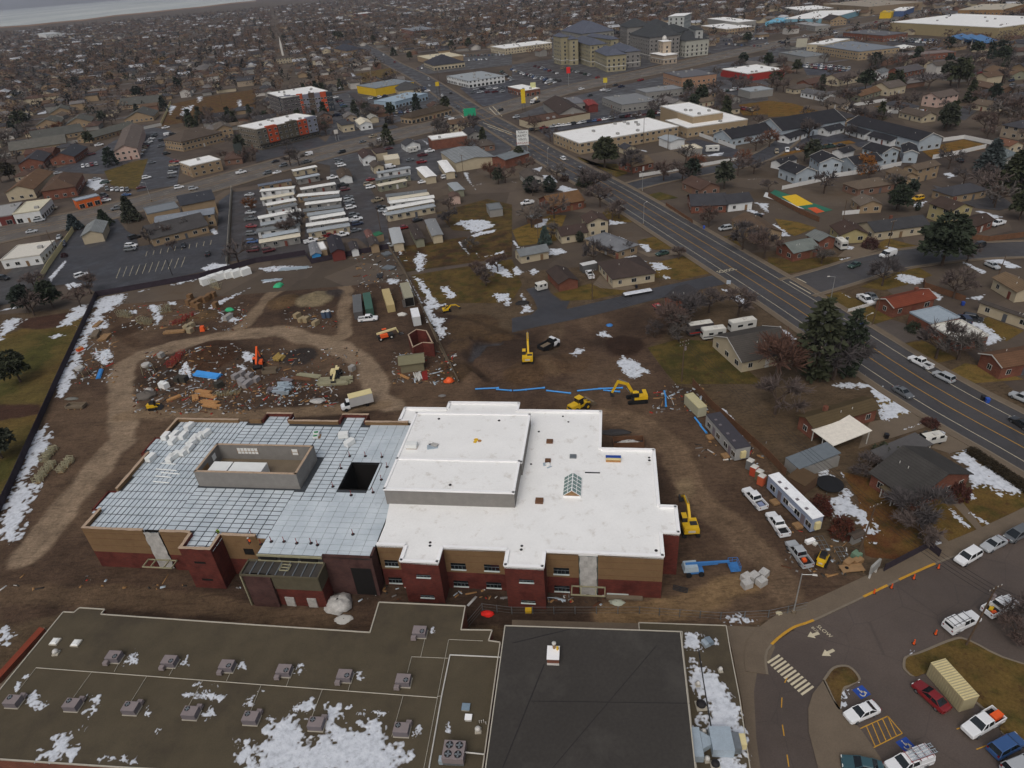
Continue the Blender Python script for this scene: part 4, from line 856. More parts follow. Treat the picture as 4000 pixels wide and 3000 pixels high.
H(2,1,50,562,312,512,285,450,2.8,'gable',S(116,120,122),'crm','long cream outbuilding with grey roof behind the orchard plots')
H(2,1,1545,122,1868,110,1815,22,3.0,'gable',S(62,62,66),'brk','brick bungalow with charcoal roof across the arterial')
H(2,1,1870,104,2095,78,1990,14,3.2,'gable',S(60,60,64),'wht','white gabled wing with charcoal roof across the arterial')
H(2,1,1905,250,2110,392,2330,332,3.0,'gable',S(92,76,62),'tan','brown roofed house behind bare trees with a silver minivan')
H(2,1,1452,787,1332,887,1467,985,2.8,'gable',S(62,60,62),'brd','charcoal roofed garage with an air cooler beside the red boat','garage','n')
H(3,1,75,452,205,535,440,482,3.0,'gable',S(110,116,112),'brk','brick house with grey green roof at the street corner')
H(3,1,330,372,450,432,590,396,3.4,'gable',S(110,114,112),'brk','grey roofed rear wing of the corner brick house')
H(3,1,545,302,640,390,862,347,3.0,'gable',S(70,56,50),'yel','brown roofed garage with pale yellow doors','garage','')
H(3,1,780,268,912,350,1400,286,3.1,'gable',S(62,62,64),'crm','long charcoal roofed bungalow with a white columned porch',opt='c')
H(3,1,1388,96,1592,168,1786,130,5.2,'gable',S(68,56,50),'yel','two storey half timbered house with dark brown roof',opt='c')
H(3,1,1590,258,1772,308,1966,240,3.0,'gable',S(64,52,46),'brd','low dark brown wing of the half timbered house')
H(3,1,715,60,800,124,1000,106,3.0,'gable',S(104,94,84),'tan','tan roofed house beside the sports court')
H(3,1,930,922,1086,1008,1462,918,3.0,'gable',S(112,58,42),'brk','brick house with a bright rust red roof',opt='cw')
H(3,1,1222,1042,1406,1137,1660,1082,3.4,'flat',S(150,162,172),'brk','brick house with a pale blue grey flat roof',opt='b')
H(3,1,1406,1152,1632,1287,1910,1242,2.8,'flat',S(206,204,196),'brk','white flat roofed wing in front of the blue grey roof',opt='b')
H(3,1,1780,905,1890,975,2400,1150,3.0,'gable',S(72,66,62),'crm','long white bungalow with porch at the right edge')
H(3,1,1940,742,2160,872,2360,842,3.2,'gable',S(112,94,74),'crm','tan house with solar panels at the right edge')
H(3,1,1800,1397,2040,1520,2500,1440,3.2,'gable',S(98,72,54),'brk','red brick house with brown roof and white gable at the right edge',opt='w')
# --- town houses
H(3,0,-30,1062,50,1142,615,1048,5.0,'gable','blk','blu','long black roofed row of pale town houses, left block',opt='w')
H(3,0,700,1064,1340,1228,1490,1180,4.8,'gable','blk','blu','long black roofed row of pale town houses, right block',opt='w')
H(3,0,95,1175,165,1205,330,1150,2.6,'gable','blk','wht','black roofed garage row before the left town houses','garage')
H(3,0,440,1110,500,1140,650,1105,2.6,'gable','blk','wht','black roofed garage row between the two town house blocks','garage')
H(3,0,690,1118,862,1172,905,1140,2.6,'gable','blk','wht','black roofed garage row before the right town houses','garage')
H(3,0,885,1175,1095,1228,1140,1195,2.6,'gable','blk','wht','second black roofed garage row before the right town houses','garage')
H(3,0,75,1442,232,1502,438,1480,4.2,'gable','blk','blu','pale town house with black roof and tall white chimney',opt='w')
H(3,0,370,1357,458,1422,640,1386,5.8,'gable','blk','blu','tall pale town house with black roof in the front cluster',opt='w')
H(3,0,635,1372,716,1427,970,1387,4.4,'gable','blk','blu','pale town house with black roof behind an amber tree',opt='w')
H(3,0,790,1272,972,1322,1166,1306,5.6,'gable','blk','blu','tall pale town house with black roof near the right block',opt='w')
H(3,0,1150,1262,1172,1335,1306,1312,4.2,'gable','blk','blu','pale end town house with black roof beside a lawn',opt='w')
H(3,0,560,1298,640,1328,745,1298,3.0,'gable','blk','wht','low black roofed garage amid the front town houses','garage','n')
H(3,0,30,1390,95,1418,250,1375,2.8,'gable','blk','wht','low black roofed garage at the left of the town houses','garage','n')
H(3,0,1040,1492,1182,1552,1282,1507,3.0,'gable',S(100,86,70),'tan','tan house wing with a dark solar panel on the roof')
H(3,0,1160,1442,1290,1472,1500,1422,5.2,'gable',S(96,84,72),'tan','two storey tan house behind the solar panel wing')
H(3,0,1160,972,1370,1022,1432,987,3.0,'gable',S(86,76,68),'crm','cream bungalow with a stone chimney and patio',opt='c')
H(3,0,1360,822,1446,854,1630,817,5.2,'gable',S(92,82,76),'pnk','two storey pale pink house behind bare trees')
H(3,0,690,817,780,842,992,777,3.0,'gable',S(104,80,60),'grn','brown roofed bungalow beside two parked vehicles')
H(3,0,930,737,1010,772,1166,742,4.6,'gable',S(92,84,78),'crm','grey roofed split level house behind the brown bungalow')
H(3,0,295,797,510,840,576,817,3.0,'gable',S(92,92,94),'wht','white bungalow with grey roof beside the playing field')
H(3,0,505,667,582,697,752,660,4.2,'gable',S(84,74,68),'crm','brown roofed cream house left of a large conifer')
H(3,0,270,710,330,735,480,700,3.0,'gable',S(86,66,58),'brd','reddish brown bungalow behind the playing field')
H(3,0,900,620,960,640,1030,615,4.6,'gable',S(100,104,106),'wht','white two storey house with grey roof and red car')
H(3,0,1050,610,1120,640,1320,600,3.0,'gable',S(84,80,82),'brd','long grey roofed brick bungalow among bare trees')
H(3,0,1890,614,2140,662,2222,632,3.0,'gable',S(104,84,66),'grn','brown roofed pale green house near the right edge')
H(3,0,1780,735,2050,792,2100,762,3.0,'gable',S(96,78,66),'brn','long brown roofed house with a carport near the right edge')
H(3,0,1960,1237,2110,1272,2202,1242,3.0,'gable',S(110,78,62),'crm','cream bungalow with reddish roof behind white fences')
H(3,0,1950,1325,2090,1382,2205,1342,3.0,'gable',S(104,112,114),'gry','grey green roofed house behind two blue spruces')
# --- block of shops between the arterials
WB=H(2,0,370,1150,568,1242,1430,1094,5.6,'flat','wht','bei','long beige building with white flat roof beside the arterial','shop','t')
H(2,0,1395,1030,1440,1118,1966,1042,5.0,'flat','wht','bei','beige wing with white flat roof right of the tall block','shop','t')
H(2,0,1283,918,1562,1008,1826,972,8.6,'flat','wht','bei','tall beige block with white roof and rooftop units','shop','n')
H(2,0,1765,1152,1862,1207,2400,1105,3.8,'gable','blk','blu','pale blue house with long black roof and white chimney',opt='w')
H(2,0,1262,1187,1372,1227,1502,1205,4.0,'gable','lgt','wht','white metal garage with tall doors behind the beige building','garage','nm',pitch=.2)
H(2,0,1465,1262,1530,1295,1642,1276,3.2,'flat','cre','gry','small grey workshop with cream flat roof','shed','n')
H(2,0,945,1397,1012,1452,1202,1407,3.0,'gable',S(98,84,68),'brk','brick house behind a huge round conifer on the arterial')
H(2,0,920,1267,985,1292,1076,1271,2.8,'gable',S(62,62,66),'crm','small cream garage with dark roof beside the beige building','garage','n')
H(2,0,85,1022,160,1066,652,976,4.0,'flat',S(82,58,44),'crm','long cream wall building with rust brown roof on the corner','shop','n')
H(2,0,268,888,410,992,640,958,4.6,'gable',S(66,56,52),'gry','brown gabled car wash bay beside the corner','shop','n')
H(2,0,615,872,662,918,746,902,4.4,'gable',S(130,52,48),'red','small red metal barn with a flag beside it','shed','nm',pitch=.25)
H(2,0,405,858,485,908,645,882,4.0,'flat',S(112,112,116),'gry','small grey flat roofed shop with snow on the roof','shop','s')
H(2,0,780,842,952,908,1262,866,4.6,'flat',S(122,124,126),'gry','wide grey flat roofed shop with cluttered yard','shop','')
H(2,0,1075,772,1152,802,1476,762,4.6,'flat',S(132,134,136),'gry','second grey flat roofed shop on the arterial','shop','')
H(2,0,1295,624,1452,668,1786,642,8.0,'flat',S(96,96,100),S(156,122,98),'tall tan and brick block with dark flat roof','shop','t')
H(2,0,1830,602,2062,644,2330,592,5.0,'flat','wht',S(150,48,44),'white roofed store with a red fascia','shop','n')
H(2,0,1965,767,2052,795,2250,770,4.2,'flat','lgt','gry','pale metal warehouse beside the storage yard','shop','n')
house([(1,0,2055,398),(1,0,2120,425),(2,0,330,372)],6.0,'flat','wht','crm','long white roofed cream office near the yellow apartments','shop','t')
H(2,0,1640,224,1862,254,2088,227,6.0,'flat','wht','tan','white roofed store with lamps behind the white tower','shop','s')
H(2,0,1695,162,1960,194,2102,177,9.0,'flat','wht','gry','taller white roofed store behind the lamp lit store','shop','n')
H(1,0,1645,657,1832,702,2152,657,5.2,'flat','lgt','wht','white store with a red tiled entrance canopy','shop','s')
H(1,0,880,737,1020,766,1352,707,6.2,'flat',S(124,132,138),'bry','bright yellow warehouse with grey roof','shop','n')
H(1,0,1052,864,1165,892,1452,815,4.6,'flat',S(150,168,182),'sky','pale blue shop with an orange sign band','shop','s')
H(1,0,1190,752,1232,792,1422,757,4.0,'hip',S(72,72,72),'crm','cream office with dark hip roof beside the yellow warehouse','shop','')
H(1,0,805,812,922,912,972,892,3.2,'shed',S(66,58,56),'drk','long dark carport beside the pale blue shop','carport')
H(1,0,1257,1002,1322,1024,1682,936,4.0,'hip',S(72,62,52),'tan','long brown hip roofed restaurant near the crossing','shop','s')
H(1,0,1490,1178,1512,1212,1818,1170,5.4,'flat','wht','brk','red brick shop with a white flat roof beside the crossing','shop','bn')
H(1,0,1590,1312,1722,1408,2062,1352,4.6,'gable',S(126,130,132),'crm','wide grey roofed workshop behind the brick shop','shop','n',pitch=.12)
H(1,0,2060,1345,2110,1395,2330,1330,4.4,'gable',S(112,118,122),'brk','grey roofed brick shop under the carpet sign','shop','n',pitch=.2)
H(1,0,875,1318,918,1375,1036,1347,4.0,'gable',S(72,58,54),'wht','white house with brown gable roof beside the arterial','house')
H(1,0,1000,1290,1040,1330,1130,1308,4.0,'flat',S(70,58,54),'crm','cream annex with brown flat roof beside the white gable house','shop','n')
H(1,0,1100,1345,1112,1385,1240,1372,3.0,'flat','cre','crm','low cream flat roofed hut behind the white gable house','shed','n')
H(1,0,1245,1232,1290,1262,1425,1240,3.4,'gable',S(66,66,70),'wht','white cottage with dark roof left of the brick shop','house','')
H(1,0,975,1410,1010,1450,1110,1432,3.2,'gable',S(80,72,66),'crm','small brown roofed cottage among mobile homes')
H(1,0,690,1478,720,1545,835,1522,3.0,'gable',S(82,70,60),'wht','white gabled garage beside the mobile home lane','garage','n')
H(1,0,690,1050,740,1085,850,1065,4.6,'hip',S(62,62,66),'crm','old cream farmhouse with dark hip roof beside the arterial','house','c')
H(1,0,855,1045,900,1085,1005,1060,3.6,'gable','cre','wht','white cottage right of the old farmhouse')
H(1,0,955,1005,985,1030,1060,1015,3.0,'gable',S(150,148,140),'crm','cream garage behind the white cottage','garage','n')
house([(0,0,2075,1085),(0,0,2200,1125),(1,0,505,1010)],12.0,'flat','wht',S(100,92,80),'front grey and orange apartment block with shops below','apartment block','td')
H(1,0,70,795,195,838,655,795,13.0,'flat','wht',S(82,78,80),'rear dark grey and orange apartment block with white roof','apartment block','td')
# --- left side
H(0,1,1195,332,1332,402,1832,278,3.2,'gable',S(70,68,68),'tan','front wing of the long chapel with dark roof and porch','church','')
H(0,1,1322,212,1362,264,1886,182,5.2,'gable',S(124,130,138),'tan','grey roofed middle hall of the long chapel','church','',pitch=.2)
H(0,1,1225,142,1286,190,1560,132,5.0,'flat',S(118,124,130),'tan','flat roofed rear hall of the long chapel','church','n')
H(0,1,1525,60,1560,120,1865,60,6.2,'gable',S(58,60,66),'tan','dark gabled rear roof of the long chapel','church','n')
H(0,1,690,388,890,352,936,250,3.6,'gable',S(124,128,128),'crm','small grey roofed hall with a white front beside the chapel','church','n')
H(0,1,0,594,346,542,476,417,3.6,'flat',S(206,202,192),'wht','white flat roofed workshop at the left edge','shop','')
H(0,1,115,187,332,167,440,62,4.6,'flat',S(200,194,172),'wht','white store with cream roof across the arterial','shop','s')
H(0,1,-160,240,100,200,190,90,4.2,'flat',S(150,150,150),'red','red fronted shop at the left edge across the arterial','shop','s')
H(0,1,630,62,652,80,852,32,4.2,'flat',S(150,160,170),S(200,96,40),'small orange fronted shop across the arterial','shop','s')
H(0,0,1545,1402,1642,1437,1906,1377,6.0,'flat','wht','tan','beige office with a bright white flat roof','shop','')
H(0,0,1462,1192,1502,1242,1872,1152,6.0,'hip',S(84,74,66),'tan','long two storey brown roofed apartment house','apartment block','d')
H(0,0,1840,1092,1868,1130,2005,1095,6.0,'gable',S(96,88,80),'tan','gabled tan apartment wing behind the white roofed office','apartment block','d')
H(0,0,988,1282,1180,1312,1236,1112,6.0,'gable',S(100,90,84),'pnk','tall tan gabled apartment house beside a row of cars','apartment block','d')
H(0,0,150,1422,372,1397,445,1322,4.0,'gable',S(64,62,66),'brk','red brick chapel wing with dark roof, left end','church','')
H(0,0,420,1378,640,1352,762,1268,4.0,'gable',S(60,62,68),'brk','red brick chapel wing with dark roof, right end','church','')
H(0,0,220,1335,480,1312,500,1285,4.6,'gable',S(84,62,54),'brk','reddish roofed rear wing of the brick chapel','church','n')
H(0,0,345,1657,652,1607,722,1492,5.0,'hip',S(86,68,56),'brk','brown hip roofed brick office at the left','shop','')
H(0,0,60,1650,270,1655,445,1500,4.6,'gable',S(104,80,60),'crm','tan roofed hall left of the brown brick office','shop','')
for i,(ax,ay,bx,by,cx,cy)in enumerate(((60,1310,560,1235,600,1190),(230,1215,680,1140,740,1095),(700,1220,1120,1100,1140,1060),(300,1090,520,1060,560,1020),(560,1080,790,1050,820,1010),(1060,1040,1330,1000,1380,950),(420,985,640,960,650,930),(1040,915,1400,880,1420,850))):
 H(0,0,ax,ay,bx,by,cx,cy,3.2,'gable',random.choice([S(88,88,82),S(96,94,88),S(82,82,78)]),'tan','low grey roofed villa in the walled community',opt='',group='villas in the walled community')
# --- mobile homes
MH=[(1,20,232,395,162,70,'wht'),(1,420,112,740,72,60,'wht'),(1,470,242,775,192,60,'wht'),(1,440,352,815,292,66,'lgt'),(1,25,442,385,382,60,'cre'),(1,0,345,380,290,50,'gry'),(1,100,160,360,110,55,'gry'),(1,400,172,735,132,45,'gry'),(1,1130,202,1555,122,30,'lgt'),(1,1150,100,1545,48,50,'wht'),(1,1120,42,1480,0,40,'gry'),(1,350,40,715,10,40,'wht'),(1,40,70,330,20,40,'cre'),(1,40,292,385,230,0,'lgt'),(1,60,398,370,340,0,'sil'),(1,90,118,350,70,0,'wht'),(1,430,298,800,245,0,'wht'),(1,410,78,725,38,0,'gry'),(1,440,208,760,162,0,'lgt'),(1,1140,155,1545,80,0,'wht'),(1,1150,72,1500,22,0,'cre')]
MH0=[(0,20,1610,310,1560,55,'blg'),(0,30,1655,330,1625,45,'wht'),(0,320,1480,530,1440,60,'wht'),(0,355,1550,555,1510,50,'sil'),(0,385,1640,690,1590,40,'wht'),(0,1060,1610,1310,1560,55,'cre'),(0,1050,1500,1340,1450,40,'lgt'),(0,1040,1560,1340,1510,30,'gry')]
MHL={'wht':'long mobile home with a white roof','lgt':'long mobile home with a pale grey roof','cre':'long mobile home with a cream roof','gry':'long mobile home with a dark grey roof','blg':'long mobile home with a blue grey roof','sil':'long mobile home with a silver roof'}
for r,ax,ay,bx,by,dep,col in MH+[(0,)+m[1:]for m in MH0]:
 z=2.9;a,b=G((1,r,ax,ay),z),G((1,r,bx,by),z);d=(b-a);l=d.length;d.normalize();n=Vector((-d.y,d.x));w=4.4;cen=(a+b)/2+n*(w/2)
 house_at(cen,l,w,math.atan2(d.y,d.x),z,'gable',RC['gry']if col=='gry' else RC[col],random.choice(['crm','wht','gry','gry','tan','wht','grn']),MHL[col]+' in the trailer park','mobile home','nm',pitch=.10,group='mobile homes in the trailer park')
 add_openings(THINGS[-1],l-.1,w-.1,z,cen,math.atan2(d.y,d.x),z0=1.2)
H(1,0,1385,1455,1470,1540,1556,1512,3.4,'gable','wht','crm','cream caravan home with a bright white curved roof','mobile home','nm',pitch=.12);H(1,0,1570,1400,1640,1500,1718,1472,3.4,'gable','wht','crm','cream caravan home with white roof and awning','mobile home','nm',pitch=.12)
H(1,0,1655,1590,1720,1655,1800,1630,3.2,'gable','lgt','grn','grey roofed caravan home beside the orchard','mobile home','nm',pitch=.12)
H(1,1,1145,320,1180,455,1282,430,3.2,'gable',S(168,172,174),'crm','grey roofed caravan at the park end beside a red car','mobile home','nm',pitch=.1)
H(1,1,1310,290,1375,420,1460,395,3.2,'gable',S(66,58,54),'grn','brown roofed hut with a cream gable at the park end','mobile home','n',pitch=.2)
H(1,1,1455,245,1520,385,1618,360,3.2,'gable',S(128,130,132),'crm','grey roofed caravan beside the snowy orchard','mobile home','nm',pitch=.1)
H(1,1,605,400,645,530,775,505,3.4,'gable',S(54,52,58),'red','dark roofed barn hut with a bright red gable','shed','n');H(1,1,450,450,470,550,570,535,2.8,'gable',S(120,122,126),S(60,140,200),'small hut with a bright blue painted gable','shed','n');H(1,1,530,440,560,500,610,490,3.0,'flat','wht','tan','tan hut with white roof behind the blue gable hut','shed','n')
H(1,1,790,440,815,505,895,492,2.6,'gable',S(66,62,64),'wht','small white hut with grey gable roof by the site fence','shed','n');H(1,1,930,340,965,415,1025,395,2.8,'gable',S(112,80,74),'brn','rust roofed hut at the end of the lane','shed','n');H(1,1,955,405,985,470,1070,450,3.0,'gable',S(70,64,62),'tan','tan hut with dark roof by the site fence','shed','n');H(1,1,1000,365,1040,385,1095,360,2.6,'shed',S(40,100,70),'tan','small green roofed lean-to at the lane end','shed','n')
H(1,1,1655,20,1680,55,1770,35,3.2,'gable',S(92,74,66),'pnk','pink shed with a dark arched opening','shed','n');H(1,1,1990,110,2020,160,2130,140,3.0,'flat',S(112,116,118),'gry','grey flat roofed shed beside a wooden fence','shed','n')
H(2,1,135,208,170,235,255,212,2.4,'shed','gry','brn','small grey roofed garden shed behind the orange brick house','shed','n')
# -- vehicles
CC=dict(white=S(226,228,230),silver=S(168,172,176),grey=S(96,100,104),black=S(34,35,38),red=S(122,28,32),blue=S(52,84,132),navy=S(36,46,72),tan=S(150,138,116),green=S(44,66,58),yellow=S(206,160,30),maroon=S(84,28,34),teal=S(52,82,90))
def loft(mb,st,m=0):
 rings=[]
 for x,w,zl,zt in st:
  k=len(mb.v);zs=zl+(zt-zl)*.55
  mb.v+=[(x,-w*.90,zl),(x,-w,zl+(zt-zl)*.25),(x,-w*.99,zs),(x,-w*.90,zt-.02),(x,-w*.6,zt),(x,w*.6,zt),(x,w*.90,zt-.02),(x,w*.99,zs),(x,w,zl+(zt-zl)*.25),(x,w*.90,zl)];rings.append(k)
 for a,b in zip(rings[:-1],rings[1:]):
  for i in range(10):
   j=(i+1)%10;mb.f.append((a+i,b+i,b+j,a+j));mb.m.append(m)
 mb.f.append(tuple(rings[0]+i for i in range(10)));mb.m.append(m);mb.f.append(tuple(rings[-1]+9-i for i in range(10)));mb.m.append(m)
def cabin(mb,x0,x1,x2,x3,zb,zt,wb,wt,roof=True):
 B=[(x3,-wb,zb),(x0,-wb,zb),(x0,wb,zb),(x3,wb,zb)];Tp=[(x2,-wt,zt),(x1,-wt,zt),(x1,wt,zt),(x2,wt,zt)]
 mb.hexa(B+Tp)
 return[(B[i],Tp[i])for i in range(4)],Tp
KIND={}
def kind(k):
 if k in KIND:return KIND[k]
 b,g,lp,tp=MB(),MB(),[],[];ex=[]
 if k=='sedan':
  L,Wd,wr=4.7,.91,.33
  loft(b,[(2.33,.70,.34,.66),(2.2,.84,.26,.76),(1.2,.91,.22,.92),(.9,.91,.22,.97),(-1.6,.91,.22,1.0),(-2.15,.86,.26,.98),(-2.35,.74,.36,.86)]);P_,Tp=cabin(g,.98,.18,-.95,-1.75,.95,1.42,.80,.62);wx=(1.42,-1.38)
 elif k in('suv','minivan'):
  L,Wd,wr=4.75,.94,.38;h=1.74 if k=='suv' else 1.72
  loft(b,[(2.35,.74,.40,.82),(2.22,.86,.32,.96),(1.25,.94,.28,1.08),(1.0,.94,.28,1.10),(-2.1,.94,.30,1.12),(-2.32,.88,.36,1.08),(-2.38,.8,.42,.9)]);P_,Tp=cabin(g,1.15 if k=='suv' else 1.7,.45,-1.95,-2.3,1.08,h,.84,.70);wx=(1.45,-1.42)
 elif k=='pickup':
  L,Wd,wr=5.7,.98,.41
  loft(b,[(2.85,.80,.46,.95),(2.72,.92,.38,1.08),(1.5,.98,.34,1.16),(1.2,.98,.34,1.18),(-.75,.98,.34,1.20),(-.78,.98,.34,.72),(-2.72,.98,.34,.72),(-2.82,.94,.4,.70)]);P_,Tp=cabin(g,1.45,.75,-.6,-.78,1.16,1.88,.86,.72);wx=(1.85,-1.75)
  for s in(-1,1):b.box(-1.78,s*.92,.70,1.98,.12,.56)
  b.box(-2.76,0,.70,.1,1.84,.54);ex.append(('cargo_bed',MB().box(-1.78,0,.722,1.9,1.70,.03),'black_trim'))
 elif k=='van':
  L,Wd,wr=5.6,1.0,.38
  loft(b,[(2.8,.78,.40,.9),(2.65,.92,.34,1.1),(1.95,1.0,.30,1.25),(1.6,1.0,.30,1.5),(1.2,1.0,.30,2.02),(.6,1.0,.30,2.16),(-2.55,1.0,.32,2.16),(-2.75,.96,.36,2.05)]);P_,Tp=cabin(g,2.02,1.25,1.0,.45,1.3,1.98,.97,.93);wx=(1.8,-1.6);P_=[]
  g.box(.9,0,1.35,.9,2.03,.5);Tp=None
 rf=MB()
 if Tp:
  z=Tp[0][2];x0,x1,y=Tp[0][0],Tp[1][0],abs(Tp[0][1]);rf.hexa([(x0-.06,-y-.02,z-.02),(x1+.06,-y-.02,z-.02),(x1+.06,y+.02,z-.02),(x0-.06,y+.02,z-.02),(x0+.05,-y+.06,z+.06),(x1-.05,-y+.06,z+.06),(x1-.05,y-.06,z+.06),(x0+.05,y-.06,z+.06)])
  for p,q in P_:rf.bar(p,q,.07,.07)
  for s in(-1,1):
   xm=(P_[0][0][0]+P_[1][0][0])/2;rf.bar((xm,s*abs(P_[0][0][1]),P_[0][0][2]),(xm-.05,s*y,z),.08,.05)
 w=MB().tube((0,-.11,0),(0,.11,0),wr,14);w2=MB().tube((0,-.125,0),(0,.125,0),wr*.58,10)
 xf=max(v[0]for v in b.v);xr=min(v[0]for v in b.v);zl=.72 if k=='sedan' else .88
 hl=MB().box(0,0,0,.14,.34,.14);tl=MB().box(0,0,0,.08,.22,.22)
 KIND[k]=dict(body=b.mesh('body','paint'),windows=g.mesh('windows','glass_dark'),roof=(rf.mesh('roof','paint')if rf.v else None),wheel=w.mesh('wheel','rubber'),rim=w2.mesh('rim','rim'),hl=hl.mesh('headlight','lamp_lens'),tl=tl.mesh('tail_light','tail_lens'),wx=wx,wy=Wd-.12,wr=wr,xf=xf,xr=xr,zl=zl,w=Wd,ex=[(n,m.mesh(n,mm))for n,m,mm in ex])
 f=MB()
 for src,mi in((b,0),(g,1),(rf,0)):
  o=len(f.v);f.v+=src.v;f.f+=[tuple(i+o for i in t)for t in src.f];f.m+=[mi]*len(src.f)
 for x in wx:
  for s in(-1,1):f.tube((x,s*(Wd-.12)-.1,wr),(x,s*(Wd-.12)+.1,wr),wr,8,m=2)
 for s in(-1,1):f.box(xf-.08,s*Wd*.62,zl-.1,.12,.3,.12,m=3);f.box(xr+.02,s*Wd*.7,zl,.08,.2,.2,m=4)
 KIND[k]['far']=f.mesh('car',['paint','glass_dark','rubber','lamp_lens','tail_lens']);return KIND[k]
NAMES=dict(sedan='sedan_car',suv='suv_car',minivan='minivan',pickup='pickup_truck',van='van')
CATS=dict(sedan='car',suv='car',minivan='car',pickup='pickup',van='van')
def car_at(x,y,rz,k,col,label,grp=None,parts=None,z=.04):
 K=kind(k);cc=CC[col]if isinstance(col,str)else col;d=math.hypot(x,y);OCC.append((x,y,3))
 if parts is None:parts=d<330
 if not parts:
  o=obj(NAMES[k],K['far'],None,(x,y,z),rz,color=cc);return tag(o,label,CATS[k],grp)
 o=thing(NAMES[k],label,CATS[k],(x,y,z),rz,grp)
 obj('body',K['body'],o,color=cc);obj('windows',K['windows'],o)
 if K['roof']:obj('roof',K['roof'],o,color=cc)
 for wx in K['wx']:
  for s in(-1,1):w=obj('wheel',K['wheel'],o,(wx,s*K['wy'],K['wr']));(obj('rim',K['rim'],w)if d<200 else None)
 for s in(-1,1):obj('headlight',K['hl'],o,(K['xf']-.1,s*K['w']*.62,K['zl']-.12));obj('tail_light',K['tl'],o,(K['xr']+.03,s*K['w']*.72,K['zl']))
 for n,m in K['ex']:obj(n,m,o)
 return o
def head(t,d):
 a=G(t);b=G((t[0],t[1],t[2]+d[0],t[3]+d[1]));return math.atan2(b.y-a.y,b.x-a.x)
def car(c,r,x,y,dx,dy,k,col,place,grp=None,z=.04):
 p=G((c,r,x,y),.7);kn=dict(sedan='sedan',suv='SUV',minivan='minivan',pickup='pickup',van='van')[k]
 return car_at(p.x,p.y,head((c,r,x,y),(dx,dy)),k,col,(f'{col} {kn} ' if isinstance(col,str)else '')+place,grp,z=z)
MIX=['white','white','white','silver','silver','grey','grey','black','black','navy','red','tan','maroon','green','blue']
def row(c,r,x1,y1,x2,y2,n,dx,dy,place,grp,kinds=('sedan','suv','suv','pickup','minivan','sedan')):
 a,b=G((c,r,x1,y1),.7),G((c,r,x2,y2),.7);h=head((c,r,(x1+x2)/2,(y1+y2)/2),(dx,dy))
 for i in range(n):
  if n>5 and random.random()<.08:continue
  p=a.lerp(b,i/max(1,n-1));k=random.choice(kinds);col=random.choice(MIX);kn=dict(sedan='sedan',suv='SUV',minivan='minivan',pickup='pickup',van='van')[k]
  car_at(p.x,p.y,h+R(random.uniform(-3,3))+(math.pi if random.random()<.2 else 0),k,col,f'{col} {kn} {place}',grp)
car(3,3,812,1172,-150,62,'sedan','white','in the car park beside the wheelchair bays');car(3,3,1410,1035,-110,-100,'sedan','red','parked beside the cream container')
pk=car(3,3,1855,1272,-150,88,'pickup','white','with a bright orange box in its bed');MB().box(-1.9,.2,.78,1.5,.8,.75).build('cargo_box','orange_paint',pk);MB().tube((-.95,-.5,.75),(-.95,-.5,1.2),.16).build('bucket','trim',pk)
car(3,3,2060,1465,150,-82,'suv','blue','with roof rails at the bottom right corner')
def cap_pickup(c,r,x,y,dx,dy,label,ladder):
 o=car(c,r,x,y,dx,dy,'pickup','white',label);MB().hexa([(-2.8,-.95,1.2),(-.8,-.95,1.2),(-.8,.95,1.2),(-2.8,.95,1.2),(-2.7,-.85,1.95),(-.8,-.85,1.95),(-.8,.85,1.95),(-2.7,.85,1.95)]).build('cap','paint',o,color=CC['white']);MB().box(-2.77,0,1.35,.05,1.3,.4).build('cap_window','glass_dark',o)
 for s in(-.6,.6):MB().bar((-2.7,s,2.05),(.6,s,2.05),.05,.05).build('rack_rail','dark_steel' if not ladder else 'red_steel',o)
 for x_ in(-2.5,-1.6,-.7,.4):MB().bar((x_,-.85,2.03),(x_,.85,2.03),.05,.05).build('rack_bar','dark_steel' if not ladder else 'red_steel',o)
 if ladder:
  for y0 in(.15,-.55):
   l=MB()
   for s in(0,.4):l.bar((-3.2,y0+s,2.14),(.3,y0+s,2.14),.05,.07)
   for k in range(12):l.bar((-3.1+k*.28,y0,2.14),(-3.1+k*.28,y0+.4,2.14),.04,.04)
   l.build('ladder','galvanised',o)
 return o
cap_pickup(3,3,1675,400,150,-70,'with a canopy and dark roof rack at the kerb',False);cap_pickup(3,3,1215,1610,-170,62,'with ladders on its rack at the bottom edge',True)
pk=car(3,3,2005,262,142,-70,'pickup','white','with tools in its open bed near the power pole');MB().box(-1.6,.2,.75,.9,.5,.2,.4).build('tools','yellow_paint',pk);MB().box(-1.9,-.4,.75,.7,.4,.25,-.3).build('tools','orange_paint',pk);MB().box(-1.2,.55,.75,.4,.4,.4).build('bucket','trim',pk)
car(3,3,815,1632,-60,-12,'sedan','teal','half cut by the bottom edge');car(3,3,2190,1640,110,-45,'minivan','silver','in the bottom right corner')
car(3,2,1728,1490,-120,70,'suv','white','parked at the kerb below the snowy lawn');car(3,2,1952,1378,-112,58,'sedan','silver','with a sunroof parked at the kerb');car(3,2,2150,1297,-112,58,'minivan','grey','parked at the kerb near the right edge');car(3,2,1168,68,78,48,'sedan','grey','driving on the arterial past the mossy roof');car(3,2,2190,335,-80,-50,'sedan','black','at the right edge of the arterial');car(3,2,2195,118,-70,-30,'suv','silver','in a driveway at the right edge')
pk=car(2,2,2095,990,-118,-128,'pickup','white','beside the office trailer with a blue box in bed');MB().box(-1.9,0,.75,.9,.9,.3).build('cargo_box','flat',pk,color=S(130,140,170))
pk=car(3,2,82,1212,-90,-128,'pickup','white','with a white toolbox across its bed');MB().box(-1.05,0,1.0,.45,1.8,.35).build('toolbox','white_flashing',pk)
